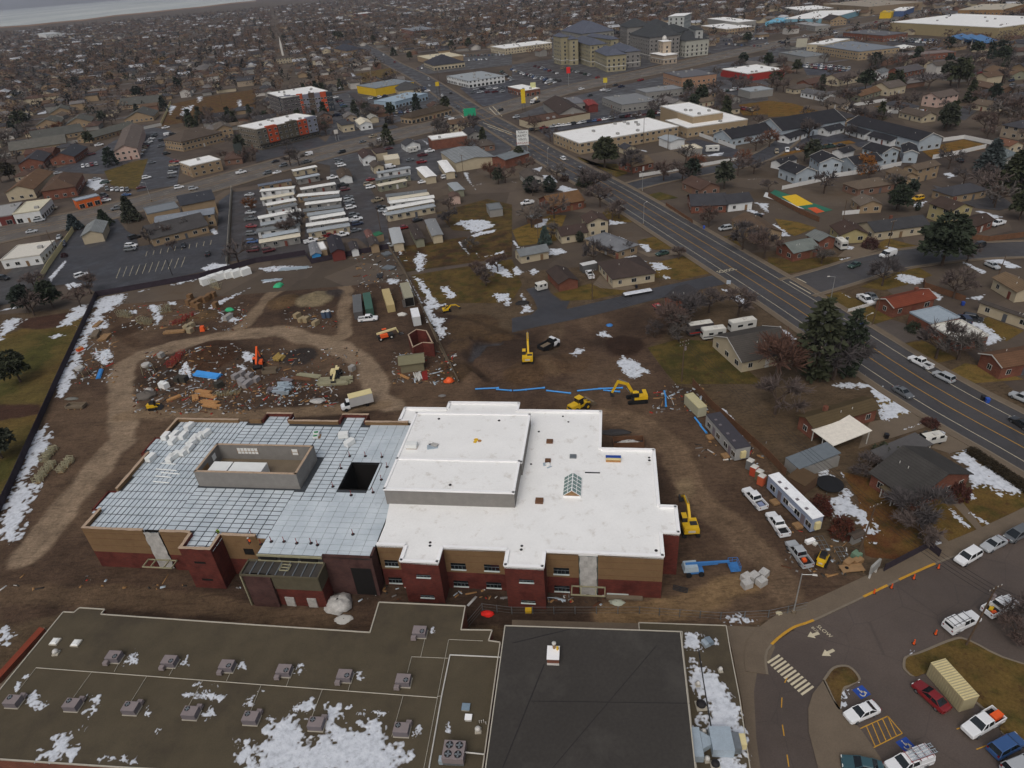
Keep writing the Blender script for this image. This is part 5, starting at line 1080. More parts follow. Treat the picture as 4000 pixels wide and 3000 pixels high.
pk=car(3,2,268,1470,-100,-132,'pickup','silver','with an orange crate in its bed');MB().box(-1.6,.1,.75,.6,.6,.5).build('crate','orange_paint',pk)
car(3,1,1318,1472,-92,-46,'pickup','white','parked on the arterial beside the flat roofs');car(3,1,1518,1595,-92,-46,'suv','silver','parked on the arterial behind a white pickup');car(3,1,842,930,92,62,'pickup','white','in the drive of the rust red roof');car(3,1,900,900,60,45,'sedan','grey','behind the white pickup with its door open');car(3,1,748,628,-72,28,'sedan','green','driving on the side street');car(3,1,1036,540,-80,22,'van','white','parked on the side street before the porch house');car(3,1,1985,270,-60,18,'pickup','white','at the cul-de-sac of the half timbered house');car(3,1,1942,632,74,32,'sedan','silver','in a snowy drive near the right edge');car(3,1,1700,1098,-40,-40,'suv','navy','beside the white flat roof');car(3,1,1770,1090,60,10,'suv','black','beside the blue car behind the flat roof');car(3,1,1812,460,-70,12,'suv','black','on the side street behind the great pine');car(3,1,1296,54,-60,14,'suv','yellow','on the cul-de-sac behind the conifer');car(3,1,462,1255,-30,-40,'sedan','white','on the arterial behind two conifers')
car(1,1,968,1095,150,-12,'pickup','white','parked before the grey and green containers');car(2,1,1298,526,-72,16,'sedan','green','in the drive of the grey roofed bungalow');car(2,1,1842,312,-74,12,'minivan','silver','in the drive across the arterial');car(2,1,2110,205,-60,10,'sedan','black','beside the white gabled wing');car(2,1,132,92,-70,14,'pickup','white','in the yard of the orange brick house');car(2,1,672,712,-20,-34,'pickup','white','between garage and brown hip roof')
car(2,0,440,1368,-46,-30,'suv','white','driving on the arterial past the carpet sign');car(2,0,597,1464,46,30,'suv','grey','driving on the arterial beside the round conifer')
for x,y,d,k,col in((600,768,1,'suv','white'),(890,733,-1,'sedan','black'),(945,747,1,'pickup','navy'),(1110,692,-1,'pickup','red'),(790,778,1,'pickup','white'),(832,782,1,'suv','silver'),(672,822,-1,'sedan','black'),(35,1010,-1,'suv','silver'),(55,790,1,'pickup','silver')):car(2,0,x,y,50*d,-10*d,k,col,'on the wide cross road right of the crossing','traffic right of the crossing')
for x,y,d,k,col in((1610,828,-1,'suv','white'),(1745,922,-1,'sedan','grey'),(1797,968,-1,'suv','tan')):car(1,0,x,y,-30*d,-20*d,k,col,'on the arterial beyond the crossing','traffic beyond the crossing')
for x,y,d,k,col in((1700,1035,1,'van','white'),(1655,1010,1,'suv','silver'),(1785,1043,1,'sedan','black'),(1647,1088,1,'suv','grey'),(2110,952,-1,'suv','black'),(1077,1208,1,'suv','white'),(1010,1178,-1,'pickup','tan'),(920,1223,1,'sedan','grey'),(740,1312,-1,'suv','black'),(450,1335,-1,'van','white'),(165,1392,-1,'sedan','black'),(235,1428,-1,'suv','grey'),(437,1397,1,'pickup','grey'),(98,1492,-1,'suv','grey'),(180,1487,-1,'sedan','white')):car(1,0,x,y,50*d,-12*d,k,col,'on the wide cross road left of the crossing','traffic left of the crossing')
for x,y,d,k,col in((1012,140,-1,'pickup','grey'),(340,243,1,'suv','silver'),(272,338,1,'sedan','silver'),(915,68,1,'sedan','white'),(1090,22,1,'sedan','blue')):car(0,1,x,y,50*d,-9*d,k,col,'on the wide cross road at the far left','traffic at the far left')
for x,y,d,k,col in((2082,1488,1,'pickup','white'),(1547,1617,1,'suv','white'),(1670,1628,1,'suv','silver')):car(0,0,x,y,50*d,-10*d,k,col,'on the wide cross road before the beige office','traffic before the beige office')
car(0,1,702,718,60,-18,'suv','white','alone in the big wet car park');car(0,1,1135,462,60,-4,'suv','white','parked beside the chapel planting');car(0,1,1125,492,60,-6,'suv','grey','parked beside the white one at the chapel');car(0,1,1583,458,-4,30,'sedan','black','before the chapel porch');car(0,1,1792,528,4,-30,'sedan','black','in the chapel car park');car(0,1,1162,388,50,-14,'suv','black','behind the chapel island');car(0,1,262,608,60,-4,'suv','white','beside the white flat roofed workshop');car(0,1,510,387,-20,30,'sedan','silver','leaving the drive beside the workshop');car(0,1,548,448,-10,40,'suv','navy','beside the cream garden wall');car(0,1,900,28,50,4,'suv','black','beside the orange shop');car(0,1,905,52,50,4,'sedan','maroon','beside the orange shop');car(0,1,450,138,50,-6,'suv','tan','beside the cream roofed store');car(0,1,30,742,60,4,'suv','black','at the left edge of the yard')
for i,(x,y,k,col)in enumerate(((795,42,'sedan','grey'),(800,68,'suv','silver'),(808,95,'sedan','grey'),(820,132,'suv','white'),(845,198,'suv','grey'),(862,235,'pickup','white'),(875,272,'suv','navy'),(860,328,'sedan','grey'),(742,370,'pickup','white'),(475,422,'pickup','white'),(1050,70,'pickup','tan'),(1078,128,'sedan','black'),(1098,155,'sedan','silver'),(1145,182,'suv','white'),(1395,238,'sedan','black'),(112,502,'suv','maroon'),(1282,302,'sedan','red'),(1158,458,'sedan','silver'),(632,382,'pickup','red'),(580,402,'sedan','tan'))):car(1,1,x,y,55,-12 if i<10 or i>14 else-14,k,col,'in the trailer park','cars in the trailer park')
for i,(x,y,k,col)in enumerate(((660,1535,'pickup','white'),(750,1600,'pickup','black'),(770,1635,'suv','maroon'),(970,1590,'suv','tan'),(990,1615,'suv','white'),(990,1548,'sedan','red'),(1160,1440,'van','white'),(720,1410,'sedan','silver'),(740,1428,'suv','white'),(710,1385,'suv','grey'),(1150,1280,'sedan','maroon'),(1330,1380,'sedan','grey'),(1440,1340,'pickup','maroon'),(1500,1305,'pickup','white'),(1640,1528,'suv','white'),(1685,1525,'pickup','grey'),(1430,1400,'pickup','red'),(1440,1570,'sedan','white'))):car(1,0,x,y,45,-8,k,col,'among the huts by the trailer park','cars among the huts')
row(0,1,2155,20,2185,500,9,55,-4,'in the left lane of the trailer park','left lane of the trailer park')
row(0,0,1335,1165,1195,1335,11,45,-10,'beside the tall tan gabled apartments','cars beside the gabled apartments');row(0,0,718,1437,832,1415,4,4,40,'beside the brick chapel','cars beside the chapel');row(0,0,1510,1395,1475,1560,6,50,-6,'before the bright white roof','cars before the white roof');row(0,0,925,1632,1100,1640,5,-8,40,'beside the snowy verge at left','cars beside the snowy verge');row(0,0,830,1545,900,1575,2,50,-8,'on the snowy verge','cars on the snowy verge')
for x,y,k,col in((855,1252,'pickup','white'),(792,1330,'suv','maroon'),(968,1312,'suv','grey'),(1440,1325,'suv','black'),(1310,1402,'sedan','grey'),(1267,1533,'suv','white'),(1218,1618,'sedan','maroon'),(1432,1102,'pickup','white'),(1452,1162,'van','white'),(1490,1158,'suv','black'),(1398,1210,'suv','black'),(1390,1260,'sedan','grey'),(500,1492,'sedan','silver')):car(0,0,x,y,50,-10,k,col,'in the yards by the apartments','cars in the apartment yards')
row(1,0,690,838,760,920,7,50,-8,'beside the rear apartment block','cars beside the rear block');row(1,0,1185,922,1280,908,4,8,30,'beside the pale blue shop','cars beside the blue shop');row(1,0,1215,972,1335,960,6,8,30,'behind the brown restaurant','cars behind the restaurant');row(1,0,990,850,1110,830,4,40,-8,'behind the pale blue shop','cars behind the blue shop');row(1,0,1430,755,1480,785,4,50,-6,'beside the dark hip roof','cars beside the hip roof');row(1,0,640,1000,790,985,5,40,-8,'behind the farmhouse','cars behind the farmhouse');row(1,0,1900,768,2185,755,6,40,-8,'before the white store','cars before the white store');row(1,0,1810,800,2130,790,6,40,-8,'before the white store','cars before the white store');row(1,0,1400,590,1760,560,12,10,26,'before the dark roofed dealership','cars at the dealership');row(1,0,1800,480,2200,470,14,10,26,'behind the dealership','cars behind the dealership');row(1,0,1840,520,1990,510,8,10,26,'in the dealership yard','cars in the dealership yard')
row(2,0,180,1118,800,1028,15,46,-8,'beside the long beige building','cars along the beige building');row(2,0,865,1018,1285,972,10,46,-8,'behind the long beige building','cars behind the beige building')
for y0,n in((0,15),(1,13),(2,9)):row(2,0,0+60*y0,600+26*y0,330+40*y0,725-14*y0,n,40,-12,'in the lot beside the yellow apartments','cars beside the yellow apartments')
row(2,0,200,570,390,632,7,40,-12,'in the lot beside the yellow apartments','cars beside the yellow apartments');row(2,0,440,588,740,668,10,40,-12,'under the yellow apartments','cars under the yellow apartments');row(1,0,2120,620,2212,690,6,40,-12,'in the lot beside the yellow apartments','cars beside the yellow apartments')
row(3,0,75,1310,255,1282,3,10,30,'before the town houses','cars before the town houses');row(3,0,440,1277,632,1252,3,40,-6,'on the town house drive','cars on the town house drive');car(3,0,655,825,20,28,'pickup','blue','beside the brown bungalow');car(3,0,702,788,30,-18,'suv','black','beside the brown bungalow');car(3,0,1065,667,-40,8,'pickup','red','beside the white two storey house');car(3,0,1832,627,-40,8,'sedan','red','on the far right street');car(3,0,1876,563,-40,8,'sedan','black','on the far right street');car(3,0,2105,693,-40,8,'sedan','navy','in a drive at the far right');car(3,0,2115,728,-40,8,'sedan','grey','on the street at the far right');car(3,0,1960,800,-40,4,'suv','black','under the carport at the far right');car(3,0,1655,1382,-40,-16,'sedan','black','in the wooden fenced yard')
row(3,0,300,572,690,612,20,-14,22,'in the dealer yard','cars in the dealer yard');row(3,0,340,555,700,590,18,-14,22,'in the dealer yard','cars in the dealer yard');row(3,0,1060,345,1450,372,20,-14,22,'before the big store','cars before the big store');row(3,0,1100,330,1470,352,18,-14,22,'before the big store','cars before the big store');row(2,0,1860,915,2060,950,7,30,14,'beside the playing field','cars beside the playing field');row(2,0,1790,790,1960,770,8,30,-8,'in the storage yard','cars in the storage yard');row(2,0,1320,880,1520,860,8,30,-8,'behind the grey shops','cars behind the grey shops');row(2,0,1830,350,2190,330,16,10,22,'beyond the white tower','cars beyond the white tower');row(2,0,1850,380,2150,400,12,10,22,'beyond the white tower','cars beyond the white tower');row(3,0,0,220,700,190,16,10,20,'at the far strip shops','cars at the strip shops');row(3,0,1300,95,1900,60,20,10,16,'at the far right mall','cars at the far mall')
def traffic(pts,s0,s1,n,place,grp):
 for i in range(n):
  s=random.uniform(s0,s1);p=along(pts,s);q=along(pts,s+2);d=(q-p).normalized();sd=random.choice((-1,1));of=random.choice((3.6,7.4))*sd if pts is STATE else 3.7*sd;c=p+Vector((-d.y,d.x))*of
  k=random.choice(('sedan','suv','suv','pickup'));col=random.choice(MIX);car_at(c.x,c.y,math.atan2(d.y,d.x)+(0 if sd<0 else math.pi),k,col,f'{col} {dict(sedan="sedan",suv="SUV",pickup="pickup")[k]} {place}',grp)
traffic(STATE,760,1300,26,'far along the wide cross road','traffic far along the wide cross road');traffic(ROAD_A,560,1100,9,'far along the straight arterial','traffic far along the arterial')
# -- machines
def tracks(o,L,w,gap,h=.8):
 for s in(-1,1):
  t=MB().prism([(-L/2+.2,s*gap-w/2),(L/2-.2,s*gap-w/2),(L/2-.2,s*gap+w/2),(-L/2+.2,s*gap+w/2)],0,h);t.tube((-L/2+.25,s*gap-w/2,h/2),(-L/2+.25,s*gap+w/2,h/2),h/2,12);t.tube((L/2-.25,s*gap-w/2,h/2),(L/2-.25,s*gap+w/2,h/2),h/2,12)
  t.build('track','rubber',o)
def bent(name,pts,w,h,m,o,h2=None):
 mb=MB()
 for i,(a,b)in enumerate(zip(pts[:-1],pts[1:])):mb.bar(a,b,w,h if i==0 or h2 is None else h2)
 return mb.build(name,m,o)
def excavator(c,r,x,y,dx,dy,label,reach,s=1.0,paint='yellow_paint',cabcol='dark_steel'):
 p=G((c,r,x,y),1.2);z=hz((p.x,p.y));o=thing('excavator',label,'excavator',(p.x,p.y,z),head((c,r,x,y),(dx,dy)));o.scale=(s,)*3
 tracks(o,4.2,.6,1.15);MB().box(0,0,.7,1.6,1.4,.4).build('turntable','dark_steel',o)
 b=MB().box(-.7,0,1.05,3.0,2.6,.9);b.box(-1.7,0,1.05,1.0,2.5,1.15,tx=.85,ty=.95);b.build('body',paint,o);MB().box(-.9,-.55,1.96,1.5,1.2,.12).build('engine_grille','dark_steel',o)
 cb=MB().box(.55,.82,1.1,1.7,.95,1.75,tx=.85,ty=.92).build('cab',cabcol,o);MB().box(.6,.82,1.75,1.62,.98,.85,tx=.9,ty=.94).build('cab_window','glass_dark',cb);MB().box(.5,.82,2.86,1.4,.85,.06).build('cab_roof',paint,cb)
 bp={'up':[(.6,-.2,1.5),(2.2,-.2,4.6),(4.4,-.2,5.4)],'fold':[(.6,-.2,1.5),(2.2,-.2,4.2),(4.6,-.2,4.4)],'flat':[(.6,-.2,1.5),(2.6,-.2,3.4),(5.0,-.2,3.0)]}[reach]
 st={'up':[(4.2,-.2,5.6),(5.6,-.2,2.6)],'fold':[(4.4,-.2,4.7),(4.9,-.2,1.6)],'flat':[(4.8,-.2,3.3),(7.2,-.2,1.3)]}[reach]
 bent('boom',bp,.45,.7,paint,o,.55);a=bent('stick',st,.32,.45,paint,o);e=Vector(st[-1]);MB().hexa([(e.x-.5,-.7,e.z-.9),(e.x+.4,-.7,e.z-.7),(e.x+.4,.3,e.z-.7),(e.x-.5,.3,e.z-.9),(e.x-.3,-.7,e.z),(e.x+.3,-.7,e.z+.1),(e.x+.3,.3,e.z+.1),(e.x-.3,.3,e.z)]).build('bucket','dark_steel',o)
 MB().tube((1.0,-.2,1.5),(2.4,-.2,3.4),.09).build('ram','steel',o);MB().tube(Vector(bp[1])+Vector((0,0,.4)),Vector(st[0])+Vector((-.1,0,.4)),.08).build('ram','steel',o);MB().box(-2.22,0,1.35,.03,1.2,.45).build('number_plate','trim',o)
 return o
excavator(2,1,138,1470,0,-100,'yellow excavator in the dug lot with its boom raised','up')
excavator(2,2,1080,110,-130,10,'yellow excavator with folded boom beside the blue pipes','up')
excavator(2,2,1530,1215,-40,-130,'yellow excavator beside the right end of the white roof','flat')
excavator(1,1,1645,1000,40,-8,'small yellow digger at the snowy track','flat',.55)
def loader(c,r,x,y,dx,dy,label):
 p=G((c,r,x,y),1.0);o=thing('wheel_loader',label,'loader',(p.x,p.y,hz((p.x,p.y))),head((c,r,x,y),(dx,dy)))
 b=MB().box(-1.6,0,1.0,2.6,1.9,1.2,tx=.9,ty=.85);b.build('body','yellow_paint',o);MB().box(.9,0,.9,2.0,1.5,.7).build('front_frame','yellow_paint',o);cb=MB().box(.0,0,1.5,1.5,1.5,1.7,tx=.9,ty=.9).build('cab','glass_dark',o);MB().box(0,0,3.2,1.5,1.5,.14).build('cab_roof','yellow_paint',cb)
 for wx in(1.4,-1.6):
  for s in(-1,1):w=MB().tube((wx,s*1.15-.28,.75),(wx,s*1.15+.28,.75),.75,16).build('wheel','rubber',o);MB().tube((wx,s*1.15-.3,.75),(wx,s*1.15+.3,.75),.35,10).build('rim','yellow_paint',w)
 for s in(-.5,.5):MB().bar((.9,s,1.6),(3.2,s,.9),.2,.35).build('lift_arm','yellow_paint',o)
 MB().hexa([(3.0,-1.4,.2),(4.4,-1.4,.15),(4.4,1.4,.15),(3.0,1.4,.2),(2.9,-1.4,1.3),(3.3,-1.4,1.4),(3.3,1.4,1.4),(2.9,1.4,1.3)]).build('bucket','concrete',o);MB().box(-2.7,0,1.2,.3,1.5,.7).build('engine_grille','dark_steel',o);return o
loader(2,2,580,190,110,-60,'yellow wheel loader behind the white school roof')
def telehandler(c,r,x,y,dx,dy,label,body,boom,rise):
 p=G((c,r,x,y),1.0);o=thing('telehandler',label,'telehandler',(p.x,p.y,hz((p.x,p.y))),head((c,r,x,y),(dx,dy)))
 MB().box(0,0,.7,4.4,1.5,.6).build('chassis','dark_steel',o);MB().box(-.4,-.8,.9,2.2,.9,.9,tx=.9).build('engine_cover',body,o);cb=MB().box(.2,.75,1.0,1.4,.8,1.5,tx=.8).build('cab','glass_dark',o);MB().box(.15,.75,2.5,1.2,.8,.1).build('cab_roof',body,cb)
 for wx in(1.5,-1.5):
  for s in(-1,1):w=MB().tube((wx,s*1.0-.2,.6),(wx,s*1.0+.2,.6),.6,14).build('wheel','rubber',o);MB().tube((wx,s*1.0-.21,.6),(wx,s*1.0+.21,.6),.28,8).build('rim','trim',w)
 MB().bar((-2.2,.05,1.9),(3.4,.05,1.9+rise),.45,.5).build('boom',boom,o);MB().bar((3.3,.05,1.9+rise),(3.8,.05,.9),.3,.3).build('boom_head',boom,o);MB().box(4.0,.05,.3,.15,1.3,.9).build('fork_carriage','dark_steel',o)
 for s in(-.4,.4):MB().box(4.6,.05+s,.3,1.2,.12,.08).build('fork','steel',o)
 return o
telehandler(1,1,1115,1240,80,-20,'orange telehandler with a cream boom beside the red shed','orange_paint','cream_paint',.4)
telehandler(1,1,20,1480,20,-80,'orange telehandler with raised orange boom amid block stacks','orange_paint','orange_paint',2.2)
telehandler(1,1,690,1570,-30,90,'cream telehandler standing beside the steel studs','cream_paint','cream_paint',-.5)
def skid(c,r,x,y,dx,dy,label):
 p=G((c,r,x,y),.6);o=thing('skid_steer',label,'skid steer',(p.x,p.y,hz((p.x,p.y))),head((c,r,x,y),(dx,dy)));tracks(o,2.2,.38,.75,.6);MB().box(-.5,0,.5,2.0,1.1,.95,tx=.9).build('body','yellow_paint',o);cb=MB().box(-.1,0,1.0,1.25,.95,1.1,tx=.9).build('cab','dark_steel',o);MB().box(-.1,0,2.1,1.1,.85,.06).build('cab_roof','black_trim',cb);MB().box(-1.35,0,.7,.3,.95,.7).build('rear_door','yellow_paint',o);MB().box(-1.51,0,1.0,.03,.6,.25).build('number_plate','trim',o)
 for s in(-.65,.65):MB().bar((-1.2,s,1.4),(1.3,s,.9),.12,.2).build('lift_arm','yellow_paint',o)
 MB().hexa([(1.2,-.95,.1),(2.0,-.95,.1),(2.0,.95,.1),(1.2,.95,.1),(1.1,-.95,.7),(1.3,-.95,.75),(1.3,.95,.75),(1.1,.95,.7)]).build('bucket','dark_steel',o)
skid(0,2,1330,200,80,-6,'small yellow skid steer beside the rubble heap');skid(3,2,470,1520,40,-90,'yellow skid steer beside the orange crate pickup')
def boom_lift():
 p=G((2,2,1570,1600),.8);o=thing('boom_lift','blue boom lift with its basket beside the school corner','lift',(p.x,p.y,hz((p.x,p.y))),head((2,2,1570,1560),(150,-12)));MB().box(.1,0,.5,2.6,1.6,.45).build('chassis','blue_paint',o)
 for wx in(1.0,-1.0):
  for s in(-1,1):MB().tube((wx,s*.95-.16,.45),(wx,s*.95+.16,.45),.45,12).build('wheel','rubber',o)
 MB().box(-.6,0,.98,2.4,1.7,1.0,tx=.85,ty=.9).build('engine_cover','flat',o,color=S(160,176,186));MB().bar((-1.4,0,2.1),(5.6,0,1.9),.3,.34).build('boom','blue_paint',o);MB().bar((-1.3,0,1.6),(3.8,0,1.65),.24,.26).build('boom','blue_paint',o);bk=MB().box(6.5,0,.5,1.6,2.0,.1).build('basket','blue_paint',o)
 for x_,y_ in((5.75,-1),(7.25,-1),(5.75,1),(7.25,1),(6.5,1),(6.5,-1)):MB().box(x_,y_,.5,.06,.06,1.1).build('basket_post','blue_paint',bk)
 for z in(1.05,1.6):
  for a,b in(((5.75,-1),(7.25,-1)),((5.75,1),(7.25,1)),((5.75,-1),(5.75,1)),((7.25,-1),(7.25,1))):MB().bar((*a,z),(*b,z),.05,.05).build('basket_rail','blue_paint',bk)
boom_lift()
def box_truck():
 p=G((1,2,880,170),.8);o=thing('box_truck','white box truck with cream roof parked on the dirt track','truck',(p.x,p.y,hz((p.x,p.y))),head((1,2,880,150),(-150,38)));MB().box(-.9,0,.95,5.4,2.3,2.3).build('cargo_box','gloss',o,color=S(186,186,186));MB().box(-.9,0,3.26,5.45,2.34,.06).build('box_roof','cream_paint',o);b=MB();loft(b,[(3.9,.8,.5,1.1),(3.7,.95,.45,1.3),(2.9,1.0,.45,1.45),(1.85,1.0,.45,1.5)]);b.build('cab','paint',o,color=CC['white']);g=MB();cabin(g,3.0,2.4,1.85,1.85,1.45,2.3,.9,.8);g.build('windows','glass_dark',o);MB().box(2.1,0,2.3,.8,1.6,.1).build('cab_roof','paint',o,color=CC['white']);MB().box(3.8,0,.42,.3,1.7,.4).build('bumper','flat',o,color=S(90,26,30))
 for wx in(2.9,-2.0):
  for s in(-1,1):MB().tube((wx,s*.9-.15,.42),(wx,s*.9+.15,.42),.42,14).build('wheel','rubber',o)
box_truck()
def dump_truck():
 p=G((2,1,315,1345),.8);o=thing('dump_truck','white cab dump truck with black tipper bed in the dug lot','truck',(p.x,p.y,hz((p.x,p.y))),head((2,1,315,1345),(90,-50)));bed=MB()
 for s in(-1,1):bed.box(-1.0,s*1.1,1.0,3.8,.12,.9)
 bed.box(-2.9,0,1.0,.12,2.3,.9);bed.box(.9,0,1.0,.12,2.3,1.2);bed.box(-1,0,.9,3.8,2.3,.12);bed.build('tipper_bed','black_trim',o);MB().box(-1,0,1.03,3.5,2.0,.5,tx=.8,ty=.7).build('load','concrete',o);b=MB();loft(b,[(3.6,.8,.5,1.4),(3.4,.95,.45,1.55),(2.5,1.05,.45,1.7),(1.1,1.05,.45,1.75)]);b.build('cab','paint',o,color=CC['white']);g=MB();cabin(g,2.5,2.0,1.2,1.1,1.7,2.5,.95,.85);g.build('windows','glass_dark',o);MB().box(1.6,0,2.5,.9,1.7,.1).build('cab_roof','paint',o,color=CC['white'])
 for wx in(2.6,-1.6):
  for s in(-1,1):MB().tube((wx,s*.95-.2,.5),(wx,s*.95+.2,.5),.5,14).build('wheel','rubber',o)
dump_truck()
def mixer():
 p=G((2,0,200,880),1.0);o=thing('concrete_mixer','white concrete mixer truck with striped drum on the wide cross road','truck',(p.x,p.y,.04),head((2,0,200,880),(-50,14)));MB().box(-.5,0,.8,8.0,2.2,.4).build('chassis','dark_steel',o);MB().box(3.3,0,.9,2.0,2.3,2.0,tx=.85).build('cab','paint',o,color=CC['white']);MB().box(3.9,0,2.0,1.0,2.1,.7).build('windscreen','glass_dark',o);d=MB().tube((1.9,0,2.3),(-1.2,0,2.9),1.0,14,r2=1.25);d.tube((-1.2,0,2.9),(-3.4,0,3.5),1.25,14,r2=.6);d.build('drum','gloss',o,color=S(220,216,206));MB().tube((-.2,0,2.71),(-.7,0,2.81),1.24,14).build('drum_stripe','yellow_paint',o)
 for wx in(3.2,-1.2,-2.5,-3.8):
  for s in(-1,1):MB().tube((wx,s*.95-.2,.5),(wx,s*.95+.2,.5),.5,10).build('wheel','rubber',o)
mixer()
# -- containers, trailers, caravans
def container(T3,z,label,roofcol,wallcol,name='shipping_container',cat='container',ribs=True,doors=True):
 cen,l,w,rz=footprint(T3,z);
 if w>l:l,w=w,l;rz+=math.pi/2
 g0=hz(cen);o=thing(name,label,cat,(cen.x,cen.y,g0),rz);h=z-g0;MB().box(0,0,.12,l-.04,w-.04,h-.2).build('body','gloss',o,color=wallcol);MB().box(0,0,h-.08,l,w,.08).build('roof','flat',o,color=roofcol);rb=MB()
 if ribs:
  n=int(l/.35)
  for i in range(n):
   x=-l/2+.2+i*(l-.4)/(n-1)
   for s in(-1,1):rb.box(x,s*(w/2),.25,.14,.07,h-.45)
   rb.box(x,0,h,.12,w*.94,.03)
  struct(rb.build('corrugation','gloss',o,color=tuple(k*.92 for k in wallcol)),'stuff')
 if doors:
  for s in(-1,1):MB().box(l/2+.01,s*w/4,.25,.05,w/2-.1,h-.5).build('door','gloss',o,color=tuple(k*.9 for k in wallcol))
  for y in(-.8,-.35,.35,.8):MB().tube((l/2+.06,y*w/2.4,.3),(l/2+.06,y*w/2.4,h-.3),.03,6).build('lock_rod','steel',o)
 for s in(-1,1):MB().box(s*(l/2-.5),0,0,.4,w*.9,.12).build('skid','dark_steel',o)
 return o,l,w,h
CRM=S(208,194,146)
container([(3,3,1415,755),(3,3,1525,702),(3,3,1820,1025)],2.7,'cream shipping container with ribbed roof beside the red car',CRM,S(170,160,128))
container([(1,1,1085,840),(1,1,1150,832),(1,1,1197,970)],2.6,'tan shipping container standing upright on the muddy yard',S(196,178,132),S(176,158,114))
container([(2,2,1492,90),(2,2,1562,70),(2,2,1685,190)],2.6,'pale cream site container near the blue pipes',S(196,186,140),S(172,170,148))
container([(1,1,832,890),(1,1,905,880),(1,1,918,1030)],2.6,'grey site container beside the green one',S(112,116,118),S(84,82,82));container([(1,1,920,870),(1,1,985,866),(1,1,1012,1005)],2.7,'green site container beside the grey one',S(70,110,96),S(60,86,76))
o,l,w,h=container([(1,1,1240,785),(1,1,1320,778),(1,1,1362,905)],3.2,'long tan lorry trailer with its rear doors open',S(150,146,126),S(150,148,140),'cargo_trailer','trailer',ribs=False,doors=False);MB().box(-l/2-.01,0,.3,.04,w*.9,h-.6).build('opening','dark_void',o);MB().box(-l/2-.5,w/2+.3,.3,1.1,.06,h-.6,.9).build('door','gloss',o,color=S(90,86,84))
container([(1,1,1330,1005),(1,1,1398,998),(1,1,1420,1075)],3.0,'white box container beside the site fence',S(226,228,230),S(196,198,198),ribs=False);container([(2,1,588,615),(2,1,715,588),(2,1,735,612)],2.6,'grey cargo trailer behind the brown hip roof',S(200,200,198),S(84,84,84),'cargo_trailer','trailer',ribs=False)
def office(T3,z,label,roofcol,wallcol,sign=None):
 cen,l,w,rz=footprint(T3,z)
 if w>l:l,w=w,l;rz+=math.pi/2
 o=thing('office_trailer',label,'trailer',(cen.x,cen.y,0),rz);MB().box(0,0,.6,l-.1,w-.1,z-.7).build('body','wall',o,color=wallcol);MB().prism([(-l/2,-w/2),(l/2,-w/2),(l/2,w/2),(-l/2,w/2)],z-.1,z).build('roof','flat',o,color=roofcol)
 sd=-1 if Vector((math.sin(rz),-math.cos(rz))).dot(-cen)>0 else 1
 ang=0 if sd<0 else math.pi
 for i,f in enumerate((-.44,-.2,.05,.36)):obj('window',window_mesh(1.3,1.0),o,(f*l,sd*(w/2-.03),1.3),ang)
 for f in(-.32,.2):MB().box(f*l,sd*(w/2-.03),.62,.95,.08,2.0).build('door','door',o,color=S(112,104,110));MB().box(f*l,sd*(w/2+.7),.2,1.4,1.3,.4).build('step','wood',o)
 for s in(-1,1):MB().box(s*(l/2+.2),0,1.2,.45,1.0,1.5).build('air_unit','cream_paint',o)
 for f in(-.3,-.1,.15,.3):MB().box(f*l,.2*w,z,.5,.5,.12).build('roof_vent','unit_mauve_side',o)
 for f in(-.35,-.1,.1,.35):MB().box(f*l,0,0,.4,w*.8,.6).build('pier','dark_steel',o)
 if sign:
  f=-.08;b=MB().box(f*l,sd*(w/2-.02),1.6,2.2,.06,.8).build('sign_board','white_flashing',o);t=text('sign_text',sign,.5,(f*l,sd*(w/2+.03),2.0),(R(90),0,ang),'black_trim',parent=o)
 return o
office([(3,2,0,785),(3,2,95,762),(3,2,487,1140)],3.6,'white office trailer with pale blue walls and signboard beside the pickups',S(236,238,240),S(142,152,172),'hogan')
office([(2,2,1675,262),(2,2,1800,238),(2,2,2068,535)],3.5,'grey office trailer with stained dark roof along the site fence',S(64,62,68),S(150,150,148))
def caravan(c,r,x,y,dx,dy,l,label,name='caravan',cat='caravan',wall=S(190,190,186),roof=S(206,204,196),h=2.9,stripe=None):
 p=G((c,r,x,y),1.2);o=thing(name,label,cat,(p.x,p.y,.04),head((c,r,x,y),(dx,dy)));w=2.3;MB().prism([(-l/2,-w/2),(l/2-.2,-w/2),(l/2,-w/2+.3),(l/2,w/2-.3),(l/2-.2,w/2),(-l/2,w/2)],.5,h).build('body','gloss',o,color=wall);MB().box(-.05,0,h,l-.4,w-.2,.1).build('roof','flat',o,color=roof);MB().box(-.6,0,h+.1,.9,.7,.25).build('roof_unit','trim',o)
 for s in(-1,1):
  for f in(-.25,.15):MB().box(f*l,s*(w/2+.01),1.5,l*.2,.04,.6).build('window','glass_dark',o)
  if stripe:MB().box(0,s*(w/2+.012),.9,l*.96,.02,.35).build('stripe','flat',o,color=stripe)
  for f in(-.25,.33):MB().tube((f*l,s*.95-.12,.36),(f*l,s*.95+.12,.36),.36,12).build('wheel','rubber',o)
 MB().box(l/2-.01,0,1.5,.05,1.7,.75).build('windscreen','glass_dark',o);return o
